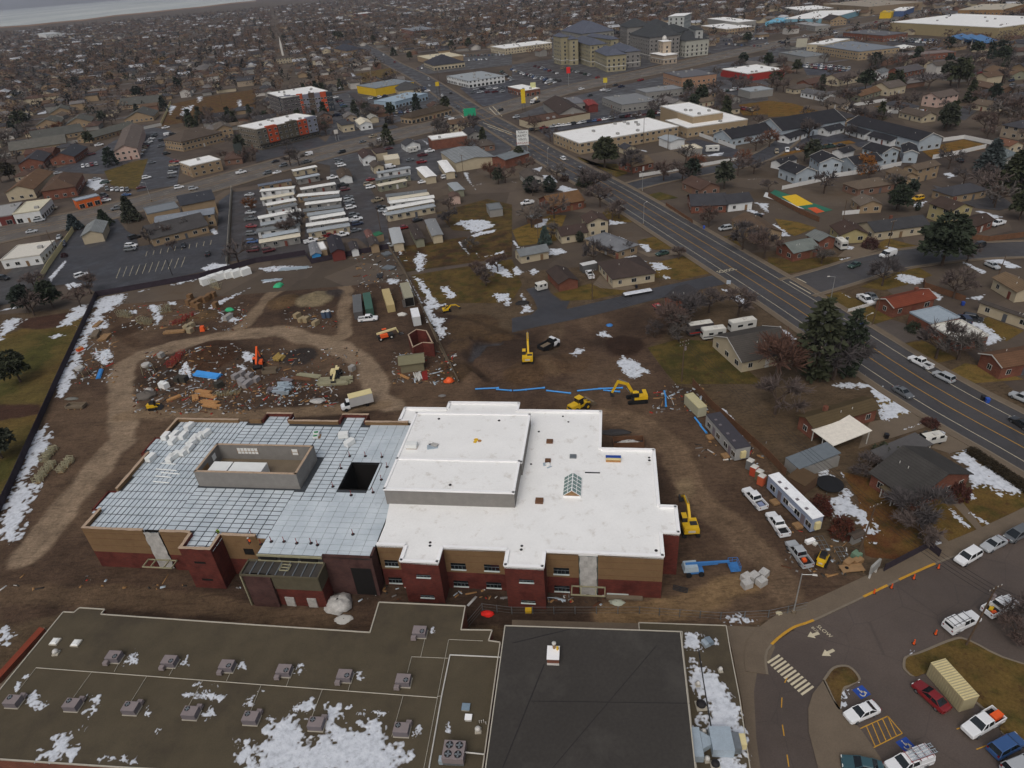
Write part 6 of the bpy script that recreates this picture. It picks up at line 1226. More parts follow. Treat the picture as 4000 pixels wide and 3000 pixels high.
caravan(2,1,1735,1225,-110,14,6,'white motorhome beside the cream gabled house','motorhome','motorhome',stripe=S(90,90,96));caravan(2,1,1620,1190,-110,16,6.5,'dark motor coach with red stripe and pale roof','motor_coach','motorhome',wall=S(70,66,68),h=3.2,stripe=S(150,44,40));caravan(2,1,1985,1155,-150,26,7,'long white caravan behind the cream gabled house');caravan(3,2,1418,460,-100,20,4.6,'low white folding caravan on a concrete drive',h=1.6);caravan(3,1,632,455,40,30,4.6,'white camper body beside the yellow garage',h=2.9);caravan(2,1,252,815,-40,10,3.4,'small white cargo trailer on the side street turning','cargo_trailer','trailer',h=2.3);caravan(2,0,1730,1290,-80,4,6.5,'white caravan in the paved yard behind the beige building');caravan(1,0,1355,1300,40,-8,5,'white caravan beside the dark roofed cottage')
def boat():
 p=G((2,1,1275,1015),.6);o=thing('speedboat','red speedboat on a trailer beside the charcoal garage','boat',(p.x,p.y,.04),head((2,1,1275,1015),(60,50)));mb=MB();st=[(-2.7,1.0),(-1.5,1.15),(.5,1.1),(1.8,.75),(2.9,.05)]
 for(x0,w0),(x1,w1)in zip(st[:-1],st[1:]):
  mb.poly([(x0,-w0,1.2),(x1,-w1,1.25),(x1,-w1*.3,.45),(x0,-w0*.3,.4)]);mb.poly([(x0,w0*.3,.4),(x1,w1*.3,.45),(x1,w1,1.25),(x0,w0,1.2)]);mb.poly([(x0,-w0*.3,.4),(x1,-w1*.3,.45),(x1,w1*.3,.45),(x0,w0*.3,.4)]);mb.poly([(x0,w0,1.2),(x1,w1,1.25),(x1,-w1,1.25),(x0,-w0,1.2)])
 mb.poly([(-2.7,-1,1.2),(-2.7,-.3,.4),(-2.7,.3,.4),(-2.7,1,1.2)]);mb.build('hull','gloss',o,color=S(176,24,34));MB().box(-.6,0,1.22,2.0,1.2,.12).build('cockpit','trim',o);MB().hexa([(.2,-.9,1.25),(.5,-.8,1.25),(.5,.8,1.25),(.2,.9,1.25),(.0,-.8,1.7),(.1,-.75,1.7),(.1,.75,1.7),(0,.8,1.7)]).build('windscreen','glass_dark',o);tr=MB().box(-.4,0,.3,4.5,.2,.12);tr.build('trailer_frame','dark_steel',o)
 for s in(-1,1):MB().tube((-1,s*.9-.1,.3),(-1,s*.9+.1,.3),.3,10).build('wheel','rubber',o)
boat()
p=G((2,1,1085,875),.3);o=thing('flatbed_load','long snow covered flatbed trailer parked on the side street','trailer',(p.x,p.y,.04),head((2,1,1085,875),(100,-18)));MB().box(0,0,.45,9.0,1.9,.2).build('bed','dark_steel',o);MB().box(0,0,.65,8.6,1.7,.35,tx=.96,ty=.7).build('snow_load','snow',o)
for s in(-1,1):MB().tube((-2.5,s*.9-.1,.3),(-2.5,s*.9+.1,.3),.3,10).build('wheel','rubber',o)
# -- paved lots, lawns, drives
LZ=[.002]
def lz():LZ[0]+=.00035;return LZ[0]
def lot(c,r,pts,col=ASP_WET,z=.026,name='car_park'):return sheet(name,line(c,r,*pts),lz(),'asphalt',col)
CG=S(70,69,71)
lot(2,0,[(0,1010),(400,860),(1300,660),(1750,560),(2212,470),(2212,860),(1930,900),(1830,1000),(1290,930),(160,1080)],CG);lot(1,0,[(480,1400),(1480,1190),(1850,1110),(2212,1260),(2150,1400),(1720,1430),(1500,1560),(840,1560),(640,1430)],CG);lot(1,0,[(530,1180),(1740,960),(1480,800),(1200,780),(800,790),(650,830),(680,1000),(620,1050)],CG);lot(3,0,[(0,380),(1660,40),(2212,0),(2212,150),(1150,190),(1000,300),(700,350),(300,540),(0,470)],CG);lot(2,0,[(0,560),(1700,330),(2212,200),(2212,340),(1250,560),(0,850)],CG)
lot(0,1,[(300,830),(640,345),(1000,215),(1090,330),(1180,390),(1200,470),(1880,365),(1890,80),(2000,0),(1965,640),(1740,690),(840,880),(700,780)]);lot(0,1,[(0,760),(190,600),(480,440),(640,340),(420,640),(330,800),(170,960),(-300,1000),(-300,640)],S(64,62,62));lot(1,1,[(0,610),(60,470),(420,400),(440,0),(1000,-10),(1130,200),(1150,440),(1000,500),(880,400),(640,400),(430,540),(430,555)],S(62,58,58));lot(0,1,[(2010,0),(2300,-30),(2300,560),(1990,600)],S(62,58,58))
lot(1,0,[(640,1430),(850,1350),(960,1480),(1000,1659),(640,1659)],S(64,62,62));lot(1,0,[(0,1300),(530,1180),(640,1250),(0,1400)],S(60,60,64));lot(1,0,[(600,1230),(690,1090),(850,1130),(1200,1080),(1230,1100),(640,1245)],S(62,62,66));lot(1,0,[(660,830),(780,800),(960,900),(1020,960),(1260,990),(1740,860),(1500,790),(1400,740),(1200,800),(1040,870),(980,890),(900,800),(820,790)],S(66,66,68));lot(1,0,[(1860,1090),(1960,1070),(2212,1180),(2212,1260),(1850,1180)],S(62,62,66))
lot(1,0,[(1760,760),(1850,740),(2212,690),(2212,900),(1960,920)],S(60,60,66));lot(2,0,[(0,590),(300,520),(560,600),(760,670),(600,715),(0,850)],S(66,62,62));lot(1,0,[(1370,600),(1460,540),(2212,440),(2212,560),(1480,640)],S(72,70,70));lot(2,0,[(160,1080),(820,990),(1290,930),(1290,1000),(820,1060),(380,1140),(330,1200)],S(58,58,64));lot(2,0,[(1230,880),(1560,850),(2212,800),(2212,980),(1850,960),(1540,880),(1290,910)],S(66,62,60));lot(2,0,[(1600,1200),(1950,1290),(1970,1370),(1650,1330),(1500,1220)],S(54,54,60));lot(3,0,[(60,1210),(600,1140),(760,1200),(1200,1260),(780,1270),(700,1210),(380,1270),(60,1340)],S(54,54,60));lot(3,0,[(280,540),(720,580),(700,650),(340,650)],S(58,58,64));lot(3,0,[(1000,310),(1500,340),(1480,400),(1040,390)],S(62,60,62));lot(2,0,[(1700,330),(2212,300),(2212,430),(1720,470)],S(66,62,62));lot(3,0,[(1620,930),(1780,900),(2212,780),(2300,840),(1800,960),(1700,1040),(1620,1020)],ASP);lot(3,0,[(1000,700),(1300,650),(1740,610),(2212,540),(2212,560),(1760,650),(1300,690),(1010,730)],ASP);lot(3,1,[(1420,-60),(1500,-40),(1780,-20),(2000,20),(2130,120),(2000,160),(1800,140),(1560,40)],ASP);lot(0,0,[(700,1390),(980,1220),(1240,1080),(1480,1130),(1400,1330),(1560,1400),(1530,1600),(1180,1659),(1270,1400),(1180,1370),(900,1500),(720,1500),(430,1470)],S(64,64,68))
def dry(c,r,pts,col=S(98,80,46),z=.028,name='lawn'):return sheet(name,line(c,r,*pts),lz(),'lawn',col)
dry(2,1,[(1170,1345),(1440,1270),(1720,1290),(1990,1500),(2180,1659),(1420,1659),(1330,1560)],S(66,60,34));dry(2,1,[(350,880),(680,790),(750,820),(990,850),(940,880),(690,930),(450,940)],S(92,76,40));dry(2,1,[(1200,620),(1500,550),(1720,700),(1450,760),(1240,740)],S(98,78,42));dry(2,1,[(1080,420),(1230,385),(1400,490),(1240,500),(1110,460)],S(94,76,42));dry(2,1,[(0,330),(330,200),(470,200),(380,420),(60,470)],S(112,90,46));dry(2,1,[(830,130),(960,200),(1040,260),(860,270),(780,180)],S(92,74,42));dry(2,1,[(1740,400),(1900,370),(2060,560),(1980,540)],S(92,72,42));dry(2,1,[(1140,30),(1280,0),(1440,50),(1220,80)],S(70,66,36))
dry(3,1,[(0,560),(200,590),(560,560),(760,580),(480,640),(120,720),(0,680)],S(78,64,38));dry(3,1,[(900,470),(1040,400),(1300,470),(1100,520)],S(104,84,46));dry(3,1,[(500,890),(620,860),(900,990),(1090,1090),(880,1150),(540,990)],S(90,74,40));dry(3,1,[(1150,1320),(1330,1280),(1640,1440),(1450,1480)],S(100,82,46));dry(3,1,[(1540,1560),(1700,1480),(1960,1520),(2212,1620),(1700,1659)],S(112,92,52));dry(3,1,[(800,820),(1060,700),(1300,650),(1420,720),(1200,800),(1000,850)],S(92,76,40));dry(3,1,[(1780,1120),(1900,1080),(2212,1200),(2060,1290)],S(96,78,42));dry(3,1,[(60,230),(260,260),(420,310),(230,380),(120,330)],S(110,88,46))
dry(3,2,[(1220,840),(1560,960),(1890,860),(1600,590),(1790,560),(2400,1000),(2400,1150),(1570,1420),(1370,1230)],S(92,72,40));dry(3,2,[(900,820),(1100,1060),(1340,1230),(1530,1400),(1470,1540),(900,1500),(840,1480),(780,1000),(640,760)],S(92,60,38));dry(3,2,[(960,180),(900,30),(1040,40),(1280,240),(1000,320)],S(110,96,60))
sheet('driveway',line(3,2,(880,330),(1280,240),(1480,330),(1280,400),(900,520),(780,560),(820,440)),.030,'sidewalk');sheet('driveway',line(3,2,(1410,550),(1560,400),(1800,540),(1570,600)),.030,'sidewalk');sheet('driveway',line(2,1,(700,800),(760,720),(960,770),(1080,830),(990,850),(760,830)),.031,'sidewalk');sheet('driveway',line(3,1,(880,1160),(1060,1100),(1250,1160),(1330,1270),(1150,1310)),.030,'asphalt',S(84,76,70));sheet('driveway',line(2,1,(1000,480),(1180,560),(1480,540),(1400,500),(1200,530)),.030,'sidewalk');sheet('driveway',line(3,1,(600,560),(700,470),(860,430),(960,500),(780,560)),.030,'sidewalk');sheet('path',line(3,2,(1590,1030),(1680,1020),(1890,1290),(1840,1300)),.034,'sidewalk');sheet('path',line(3,2,(1370,1240),(1420,1220),(1610,1410),(1570,1430)),.034,'sidewalk')
sheet('sports_court',line(3,1,(0,20),(60,-20),(560,155),(440,185),(330,150)),.034,'flat',S(44,104,84));sheet('court_key',line(3,1,(120,40),(240,20),(390,105),(250,125)),.040,'flat',S(216,176,40));sheet('court_key',line(3,1,(340,140),(410,132),(490,170),(420,185)),.040,'flat',S(196,84,44));sheet('court_edge',line(3,1,(-20,0),(40,20),(120,60),(320,150),(280,140),(-40,40)),.039,'flat',S(200,202,204))
dry(2,0,[(1930,910),(2212,870),(2300,900),(2400,960),(2300,985),(2000,1000)],S(104,74,36));dry(3,0,[(0,870),(200,890),(480,970),(380,1000),(0,1010)],S(108,78,38));dry(3,0,[(1310,1290),(1690,1205),(1880,1250),(1870,1290),(1420,1370)],S(116,84,40));dry(3,0,[(800,940),(1040,900),(1060,950),(900,975)],S(106,78,40));dry(3,0,[(0,1345),(380,1270),(700,1212),(760,1235),(380,1290),(20,1370)],S(122,86,42));dry(1,0,[(860,640),(1170,585),(1230,640),(1000,695),(900,720)],S(92,76,48));dry(0,0,[(1480,900),(1700,850),(2212,770),(2212,930),(1980,1000),(1400,1090),(1380,1080)],S(84,58,42));dry(0,0,[(900,1480),(1180,1390),(1280,1370),(1190,1640),(960,1600)],S(84,72,42));dry(0,0,[(1830,430),(2212,380),(2212,430),(1850,460)],S(110,78,50));dry(0,0,[(1100,540),(1500,480),(1800,480),(1500,540),(1150,580)],S(108,80,50));dry(2,0,[(600,1400),(960,1420),(1000,1500),(900,1530),(560,1350)],S(80,68,38));dry(1,1,[(1560,180),(2000,60),(2212,110),(2212,360),(1700,330)],S(72,58,40));dry(1,1,[(1200,480),(1800,390),(2212,320),(2212,560),(1300,690)],S(62,46,36));dry(1,1,[(1340,720),(2212,580),(2300,800),(2200,960),(1600,960),(1420,900)],S(76,62,38))
strip('drain_path',[G((1,1,1165,510)),G((1,1,1290,700)),G((1,1,1420,960)),G((1,1,1590,1340)),G((1,1,1750,1659))],-.25,.25,.06,'concrete')
for i in range(11):a,b=G((0,1,1040+i*56,655-9.5*i)),G((0,1,1005+i*56,745-9.5*i));strip('bay_line',[a,b],-.06,.06,.034,'marking')
for i in range(10):a,b=G((0,1,1270+i*62,515-11*i)),G((0,1,1260+i*62,555-11*i));strip('bay_line',[a,b],-.06,.06,.034,'marking')
for x0,y0,x1,y1 in((185,775,370,880),(240,760,425,865),(250,745,330,785)):strip('stop_line',[G((3,1,x0,y0)),G((3,1,x1,y1))],-.15,.15,.043,'marking')
# -- landmarks
def blk_h(c,r,ax,ay,bx,by,cx,cy,z,kind,roof,wall,o,pitch=.5):
 cen,l,w,rz=footprint([(c,r,ax,ay),(c,r,bx,by),(c,r,cx,cy)],z)
 OCC.append((cen.x,cen.y,.5*math.hypot(l,w)+2));q=[Vector((x*l/2,y*w/2))for x,y in((-1,-1),(1,-1),(1,1),(-1,1))];cs,sn=math.cos(rz),math.sin(rz);pts=[Vector((cen.x+p.x*cs-p.y*sn,cen.y+p.x*sn+p.y*cs))for p in q]
 MB().prism([(p.x,p.y)for p in pts],0,z-.1).build('wing_wall','wall',o,color=wall)
 rf=roof_mesh(l+1.2,w+1.2,z,kind,pitch).mesh('roof','shingle' if kind!='flat' else 'white_membrane');ro=obj('wing_roof',rf,o,(cen.x,cen.y,0),rz,color=roof)
 if w>l and kind=='hip':bpy.data.objects.remove(ro);rf=roof_mesh(w+1.2,l+1.2,z,kind,pitch).mesh('roof','shingle');obj('wing_roof',rf,o,(cen.x,cen.y,0),rz+math.pi/2,color=roof)
 for nx,ny,run,off in((0,-1,l,w/2),(1,0,w,l/2),(0,1,l,w/2),(-1,0,w,l/2)):
  n=Vector((nx*cs-ny*sn,nx*sn+ny*cs))
  if n.dot(-Vector(cen[:2]).normalized())<.15:continue
  tx,ty=-ny,nx;k=max(1,int(run/4.2));ang=math.atan2(ty,tx)+rz
  for f in range(int((z-1)/3.4)):
   for i in range(k):
    s=(i+.5)/k*run-run/2;lx,ly=nx*(off+.05)+tx*s,ny*(off+.05)+ty*s;obj('window',window_mesh(1.5,1.9),o,(cen.x+lx*cs-ly*sn,cen.y+lx*sn+ly*cs,1.0+f*3.4),ang)
  b=n*(off+.06);c2=Vector((cen.x,cen.y))+b;sx,sy=(run,.1);MB().box(c2.x,c2.y,3.9,run,.3,.5,ang).build('string_course','trim',o)
YW,GW,NR=S(146,138,112),S(124,121,118),S(84,88,100)
ho=thing('apartment_building','yellow and grey stone apartment building with blue grey hip roofs','apartment block',(0,0,0))
for a in((345,335,420,350,545,335,20,GW),(375,312,440,325,470,310,24,YW),(468,330,505,345,560,330,22,YW),(535,352,690,395,800,372,18,YW),(580,300,780,330,1000,345,19,YW),(470,270,650,300,830,255,19,S(130,128,122)),(715,440,820,482,985,465,13,YW),(850,405,985,450,1105,435,13,GW),(990,455,1040,485,1110,475,9,YW)):blk_h(2,0,*a[:6],a[6],'hip',NR,a[7],ho)
wo=thing('apartment_building','white stone apartment building with a tall square tower and dark roofs','apartment block',(0,0,0))
for a in((950,222,1015,245,1190,215,21,GW),(1130,228,1235,245,1365,218,21,S(160,160,152)),(1240,285,1380,300,1500,262,20,S(150,152,148)),(1060,300,1240,335,1400,290,19,GW),(1350,330,1500,352,1705,330,14,S(164,164,154)),(1500,300,1600,320,1690,305,15,S(150,150,142)),(1540,240,1600,262,1640,248,22,S(160,162,160))):blk_h(2,0,*a[:6],a[6],'hip',S(62,64,66),a[7],wo)
for a in((1375,132,1470,142,1532,118,32,'flat',S(164,167,165)),(1280,352,1320,362,1365,350,17,'flat',S(176,160,140)),(1215,462,1330,482,1410,462,7.5,'flat',S(160,146,130))):blk_h(2,0,*a[:6],a[6],a[7],S(210,212,210),a[8],wo)
tp=G((2,0,1318,330),18);MB().lathe([(2.2,17),(2.2,18),(1.6,19.5),(.2,20.4)],12,c=tp).build('dome','trim',wo)
H(2,0,-30,750,120,785,235,762,4.4,'flat','wht','brd','red fascia diner with a white roof beside the car lot','shop','s');H(3,0,1150,197,2120,247,2500,150,9.5,'flat','wht',S(150,136,104),'huge cream superstore with a wide white roof','shop','n');H(3,0,730,287,1090,317,1120,277,5,'flat',S(96,96,100),'brd','low red brick market before the superstore','shop','');H(3,0,440,397,840,455,1082,402,6.5,'flat',S(120,126,134),'bei','tan flat roofed hall with roof units near the superstore','shop','');H(3,0,380,372,440,395,670,345,7.5,'flat','wht','crm','cream office with white roof beside the tan hall','shop','t');H(3,0,120,458,350,500,495,468,5,'flat',S(120,124,126),'gry','grey warehouse before the cream office','shop','n');H(3,0,1010,497,1560,452,1602,425,4.2,'flat',S(120,108,104),'brd','long low red brick school with a pale roof strip','building','');H(3,0,185,152,480,172,762,97,6,'flat','wht',S(120,160,176),'far strip shops with white roof and teal front','shop','n');H(3,0,260,205,440,232,512,212,5,'flat',S(150,150,150),'gry','far grey shop with a flag beside the avenue','shop','');H(3,0,480,165,560,178,665,160,6,'gable',S(66,60,60),'tan','far tan shop with dark gabled roof','shop','');H(3,0,500,35,900,62,1310,15,9,'flat',S(150,140,126),S(128,112,92),'far tan superstore at the top edge','shop','n');H(3,0,1690,75,1990,95,2185,42,8,'flat',S(176,168,152),S(140,110,76),'far tan mall row at the top right','shop','s');H(3,0,1080,405,1180,422,1262,408,3,'flat','wht','drk','white roofed car shelter before the brick school','carport','n');H(3,0,190,75,330,100,510,60,6,'flat','wht','gry','far pale office beside the winding road','shop','');H(3,0,980,105,1060,115,1090,95,6,'flat',S(190,160,50),'bry','far yellow fronted shop on the avenue','shop','n');H(3,0,1080,85,1150,105,1240,70,6,'flat','wht',S(70,90,130),'far white roofed shop right of the yellow front','shop','n');H(3,0,0,185,90,200,185,160,5,'flat',S(110,170,196),S(110,170,196),'far pale blue shop at the avenue bend','shop','n');H(1,0,1470,545,1560,580,1775,525,4.5,'hip',S(58,58,64),'crm','car dealership with dark hip roof beyond the crossing','shop','s');H(1,0,1410,490,1520,520,1770,475,5,'flat',S(196,186,160),'tan','tan hall behind the dark dealership','shop','n');H(0,0,330,290,400,300,525,285,12,'flat',S(180,184,186),'wht','far white apartment blocks near the lake','apartment block','t');H(1,0,100,520,240,500,390,480,6,'gable',S(96,90,88),'crm','far church with a white steeple','church','');H(1,0,680,420,790,445,920,420,5,'hip',S(56,58,66),'tan','far dark hip roofed hall beside the arterial','church','');H(1,0,1270,250,1380,275,1530,245,6,'flat',S(120,124,130),'brd','far brick school with grey flat roof','building','');H(1,0,860,118,900,125,990,108,6,'flat',S(200,200,200),'brd','far brick hall with white roof edge','building','n')
st=G((1,0,235,480))
o=thing('church_steeple','slim white steeple of the far church','steeple',(st.x,st.y,0));MB().box(0,0,0,2.6,2.6,13).build('shaft','trim',o);MB().lathe([(1.6,13),(1.2,16),(.1,24)],8).build('spire','trim',o)
for i,(x,y)in enumerate(((1700,340),(1780,345),(1860,350))):
 a=G((3,0,x,y),5);o=thing('canopy','slanted blue canopy before the superstore','canopy',(a.x,a.y,0),R(35),'blue canopies');MB().hexa([(-10,-7,4),(10,-7,4),(10,7,8),(-10,7,8),(-10,-7,4.4),(10,-7,4.4),(10,7,8.4),(-10,7,8.4)]).build('slab','gloss',o,color=S(60,110,160));[MB().box(sx*8,sy*5,0,.5,.5,5 if sy<0 else 7).build('post','trim',o)for sx in(-1,1)for sy in(-1,1)]
for T3,z,cols in(([(0,0,2075,1085),(0,0,2200,1125),(1,0,505,1010)],12,[S(96,90,80),S(166,70,40),S(84,78,66),S(84,78,66),S(166,70,40),S(122,126,140)]),([(1,0,70,795),(1,0,195,838),(1,0,655,795)],13,[S(44,50,58),S(112,114,126),S(44,50,58),S(160,72,44),S(112,114,126),S(78,66,56),S(112,114,126),S(168,72,44),S(44,50,58)])):
 cen,l,w,rz=footprint(T3,z);n=len(cols)
 b,c_=G(T3[1],z),G(T3[2],z);d=(c_-b);Ln=d.length;d.normalize();ang=math.atan2(d.y,d.x);nrm=Vector((d.y,-d.x));par=[t for t in THINGS if t.name.startswith('apartment_block')and(Vector(t.location[:2])-cen).length<3]
 if par:
  pr=par[0];inv=pr.matrix_basis.inverted()
  for i,cl in enumerate(cols):
   c0_=b+d*(Ln*(i+.5)/n)+nrm*.5;q=MB().box(0,0,3.6 if n==6 else .2,Ln/n*.96,2.6+.5*(i%2),z-(3.4 if n==6 else 0)+.6*(i%2)).build('facade_bay','wall',pr,color=cl);q.matrix_local=inv@(Matrix.Translation((c0_.x,c0_.y,0))@Matrix.Rotation(ang,4,'Z'))
   for f in range(3):
    for s in(-.28,.28):wq=obj('window',window_mesh(1.5,1.15)if f else window_mesh(1.0,1.15),pr);cc_=c0_+d*(s*Ln/n)+nrm*(1.33+.25*(i%2));wq.matrix_local=inv@(Matrix.Translation((cc_.x,cc_.y,4.4+f*2.8 if n==6 else 2.2+f*3.4))@Matrix.Rotation(ang,4,'Z'))
# -- fences and walls, poles, lamps, wires, signs
def fence(tiles,h,m,label,th=.08,name='fence',cat='fence',post=2.4,pm=None):
 pts=[G(t)for t in tiles];a0=pts[0];o=thing(name,label,cat,(a0.x,a0.y,0))
 for a,b in zip(pts[:-1],pts[1:]):
  L=(b-a).length;n=max(1,min(60,round(L/post)));ang=math.atan2(b.y-a.y,b.x-a.x)
  pm_=MB().box(0,0,.02,L/n-.1,th,h).mesh('panel',m)if th>.03 else MB().box(0,0,.3,L/n,th,.02).box(0,0,h*.6,L/n,th,.02).box(0,0,h,L/n,th+.02,.04).mesh('panel',m);ps=MB().box(0,0,0,.12,th+.06,h+.1).mesh('post',pm or m)
  for i in range(n):c=a.lerp(b,(i+.5)/n)-a0;p=a.lerp(b,i/n)-a0;obj('panel',pm_,o,(c.x,c.y,0),ang);obj('post',ps,o,(p.x,p.y,0),ang)
 return o
def tl(c,r,*p):return[(c,r,x,y)for x,y in p]
fence(tl(0,1,(840,905),(520,1610))+tl(0,2,(110,880),(0,1110),(-120,1300)),1.9,'fence_dark','dark screened site fence between the snow strip and the park');fence(tl(0,1,(840,905),(1740,745))+tl(1,1,(0,612),(430,545),(480,620),(800,555),(1150,490)),1.9,'fence_dark','dark screened site fence below the wet car park');fence(tl(1,1,(1150,490),(1290,715),(1420,980),(1590,1330),(1750,1659)),1.6,'concrete','low grey site fence along the snowy track',th=.05);fence(tl(2,2,(1560,10),(1720,200),(2212,640))+tl(3,2,(150,800)),1.8,'fence_wood','brown boundary fence behind the office trailers');fence(tl(0,1,(640,340),(430,640),(330,810)),2.0,'cream_paint','cream panel wall beside the wet car park');fence(tl(0,1,(2005,-20),(1985,300),(1965,640)),2.0,'metal_edge','pale concrete wall between car park and trailer park');fence(tl(0,0,(-50,1375),(640,1240),(1060,1160),(1400,1085)),2.0,'trim','white boundary wall of the walled community',post=5);fence(tl(0,0,(1395,1080),(1480,890)),2.0,'cream_paint','cream wall beside the snowy brown field',post=4);fence(tl(3,0,(640,935),(1030,875)),1.8,'fence_white','white vinyl fence behind the playing field',post=3);fence(tl(3,0,(640,935),(780,985),(1160,980)),1.8,'fence_white','white vinyl fence above the right town houses',post=3);fence(tl(3,0,(1510,1225),(1690,1200),(1980,1260)),1.8,'fence_white','white vinyl fence beyond the amber lawn',post=3);fence(tl(3,0,(1420,1375),(1640,1335),(1880,1280)),1.8,'fence_white','white vinyl fence before the amber lawn',post=3);fence(tl(3,0,(530,1540),(870,1490),(1150,1430)),1.8,'fence_white','white vinyl fence before the front town houses',post=3);fence(tl(2,0,(1100,1530),(1400,1480),(1980,1380),(1950,1330)),1.5,'fence_white','white vinyl fence along the side street',post=2.4);fence(tl(2,0,(1600,1170),(1930,1290)),1.8,'fence_white','white vinyl fence beside the pale blue house',post=2.4);fence(tl(3,1,(640,200),(970,170)),1.5,'fence_white','white vinyl fence behind the porch house',post=2.4);fence(tl(3,1,(0,40),(130,110),(280,190),(440,260)),1.8,'fence_wood','weathered board fence beside the sports court');fence(tl(3,1,(1700,400),(1900,430),(2212,390)),1.8,'fence_wood','curved dark board fence before the half timbered house');fence(tl(3,1,(690,1040),(930,970)),1.0,'fence_white','low white garden fence before the rust red roof',post=1.5);fence(tl(3,2,(1000,1620),(1380,1420),(1480,1500)),1.6,'fence_dark','dark hedge like fence at the street corner');fence(tl(2,1,(300,190),(640,130)),1.5,'fence_wood','wooden fence before the orange brick house');fence(tl(2,1,(1330,120),(1560,270)),1.3,'fence_wood','rusty board fence along the far pavement');fence(tl(1,3,(1810,480),(1960,300),(2212,330))+tl(2,3,(1100,330),(1800,380))+tl(3,3,(0,360),(330,290)),1.6,'steel','thin wire mesh fence along the front of the site',th=.02,post=3)
fence(tl(3,0,(120,1640),(500,1560)),1.6,'fence_white','white fence beside the play house',post=2.4);fence(tl(3,1,(1340,790),(1350,830),(1700,950)),1.7,'fence_wood','brown board fence behind the rust red roof')
def upole(c,r,x,y,h,label,arms=1,lean=0,m='pole_wood',trans=False):
 p=G((c,r,x,y));o=thing('utility_pole',label,'pole',(p.x,p.y,0),R(20));MB().tube((0,0,0),(lean,0,h),.15,8,r2=.1).build('shaft',m,o)
 for i in range(arms):MB().bar((lean-1.2,0,h-.4-i*.9),(lean+1.2,0,h-.4-i*.9),.1,.12).build('crossarm',m,o);[MB().tube((lean+s,0,h-.34-i*.9),(lean+s,0,h-.14-i*.9),.05,6).build('insulator','trim',o)for s in(-1.1,-.4,.4,1.1)]
 if trans:MB().tube((lean+.35,0,h-2.6),(lean+.35,0,h-1.7),.28,10).build('transformer','unit_mauve',o)
 return Vector((p.x,p.y,h-.2))
w1=upole(2,1,1465,1640,11,'tall wooden power pole on the lawn beside the site',2,trans=True);w2=upole(3,2,775,1490,11,'leaning dark power pole beside the garden sheds',1,.8);w3=upole(3,3,1710,600,11.5,'dark power pole behind the white canopy pickup',1,1.0,trans=True);w4=upole(2,1,694,935,9.5,'wooden pole at the bend of the side street',1);upole(2,1,228,450,8,'thin dark pole beside the blue spruce',0);upole(3,1,900,1150,9,'thin leaning pole before the rust red roof',0,.6);upole(2,0,1135,1255,15,'tall pole behind the long beige building',1);upole(2,0,1345,1290,10,'pole beside the white metal garage',0);upole(1,0,1795,1540,11,'pole beside the grey roofed workshop',1);upole(1,0,1560,1250,10,'pole before the brick shop',1);upole(1,1,1080,345,10,'pole at the end of the trailer lane',0);upole(0,1,492,540,10,'dark pole beside the cream panel wall',0);upole(3,1,1035,480,9,'pole before the porch house',1);upole(3,1,645,260,8,'pole behind the yellow garage',0);upole(3,1,1950,820,9,'pole at the right edge beside a bare hedge',0,.8);upole(1,0,1600,880,26,'very tall slim pole beside the crossing',0);upole(1,0,1000,700,24,'very tall slim mast beside the yellow warehouse',0,m='pole_metal');upole(0,0,1940,980,18,'tall dark pole beside the brown field',0);upole(0,1,1490,720,6,'thin lamp post in the wet car park',0,m='dark_steel')
def wire(a,b,label,sag=.6):
 mb=MB();n=10;P_=[a.lerp(b,i/n)-Vector((0,0,sag*4*(i/n)*(1-i/n)))for i in range(n+1)]
 for p,q in zip(P_[:-1],P_[1:]):mb.tube(p,q,.022,4,cap=False)
 tag(mb.build('power_line','black_trim'),label,'cable','power lines')
for dx in(-1.1,-.4,.4,1.1):
 d=Vector((dx*.94,dx*.34,0));wire(w1+d,w2+d,'thin power line crossing the trailers to the leaning pole');wire(w2+d,w3+d,'thin power line crossing the bottom right street');wire(w1+d,Vector((8,215,9))+d,'thin power line running back over the side street');wire(w3+d,Vector((88,36,11))+d,'thin power line leaving the bottom right corner')
def lamp(c,r,x,y,h,dx,dy,label,base=False):
 p=G((c,r,x,y));o=thing('street_lamp',label,'street lamp',(p.x,p.y,0),head((c,r,x,y),(dx,dy)));MB().tube((0,0,0),(0,0,h),.11,8,r2=.07).build('shaft','pole_metal',o);MB().tube((0,0,h-.15),(1.5,0,h+.1),.05,6).build('arm','pole_metal',o);MB().box(1.7,0,h+.02,.7,.28,.16,tx=.8,ty=.7).build('lamp_head','trim',o)
 MB().lathe([(.35,0),(.35,.5),(.28,.6)],10).build('footing','concrete',o)
lamp(3,3,218,320,8.4,30,4,'white street lamp at the bend of the school drive');lamp(2,1,1135,285,8.2,60,-30,'white street lamp on the arterial beside the cream house');lamp(3,1,535,965,8,-60,0,'white street lamp at the side street corner');lamp(3,1,800,1300,7.5,60,-20,'white street lamp beside two conifers');lamp(2,0,310,1430,8,40,-30,'pale street lamp before the beige building');lamp(2,0,1125,1659,8,-30,-10,'street lamp on the arterial at the side street');lamp(3,0,2070,1650,9,40,-20,'pale street lamp at the right edge street');lamp(0,1,1310,80,9,-30,0,'street lamp on the cross road before the chapel')
def cone(c,r,x,y):
 p=G((c,r,x,y));o=thing('traffic_cone','orange traffic marker on the street beside the site','traffic cone',(p.x,p.y,.04),0,'traffic markers');MB().box(0,0,0,.45,.45,.06).build('base','rubber',o);MB().lathe([(.17,.06),(.1,.5),(.09,.9),(.05,.95)],10).build('cone','orange_paint',o)
for t in((3,3,915,150),(3,3,1065,105),(3,3,1258,25),(3,3,1445,505),(3,3,1258,588),(3,2,1470,1595)):cone(*t)
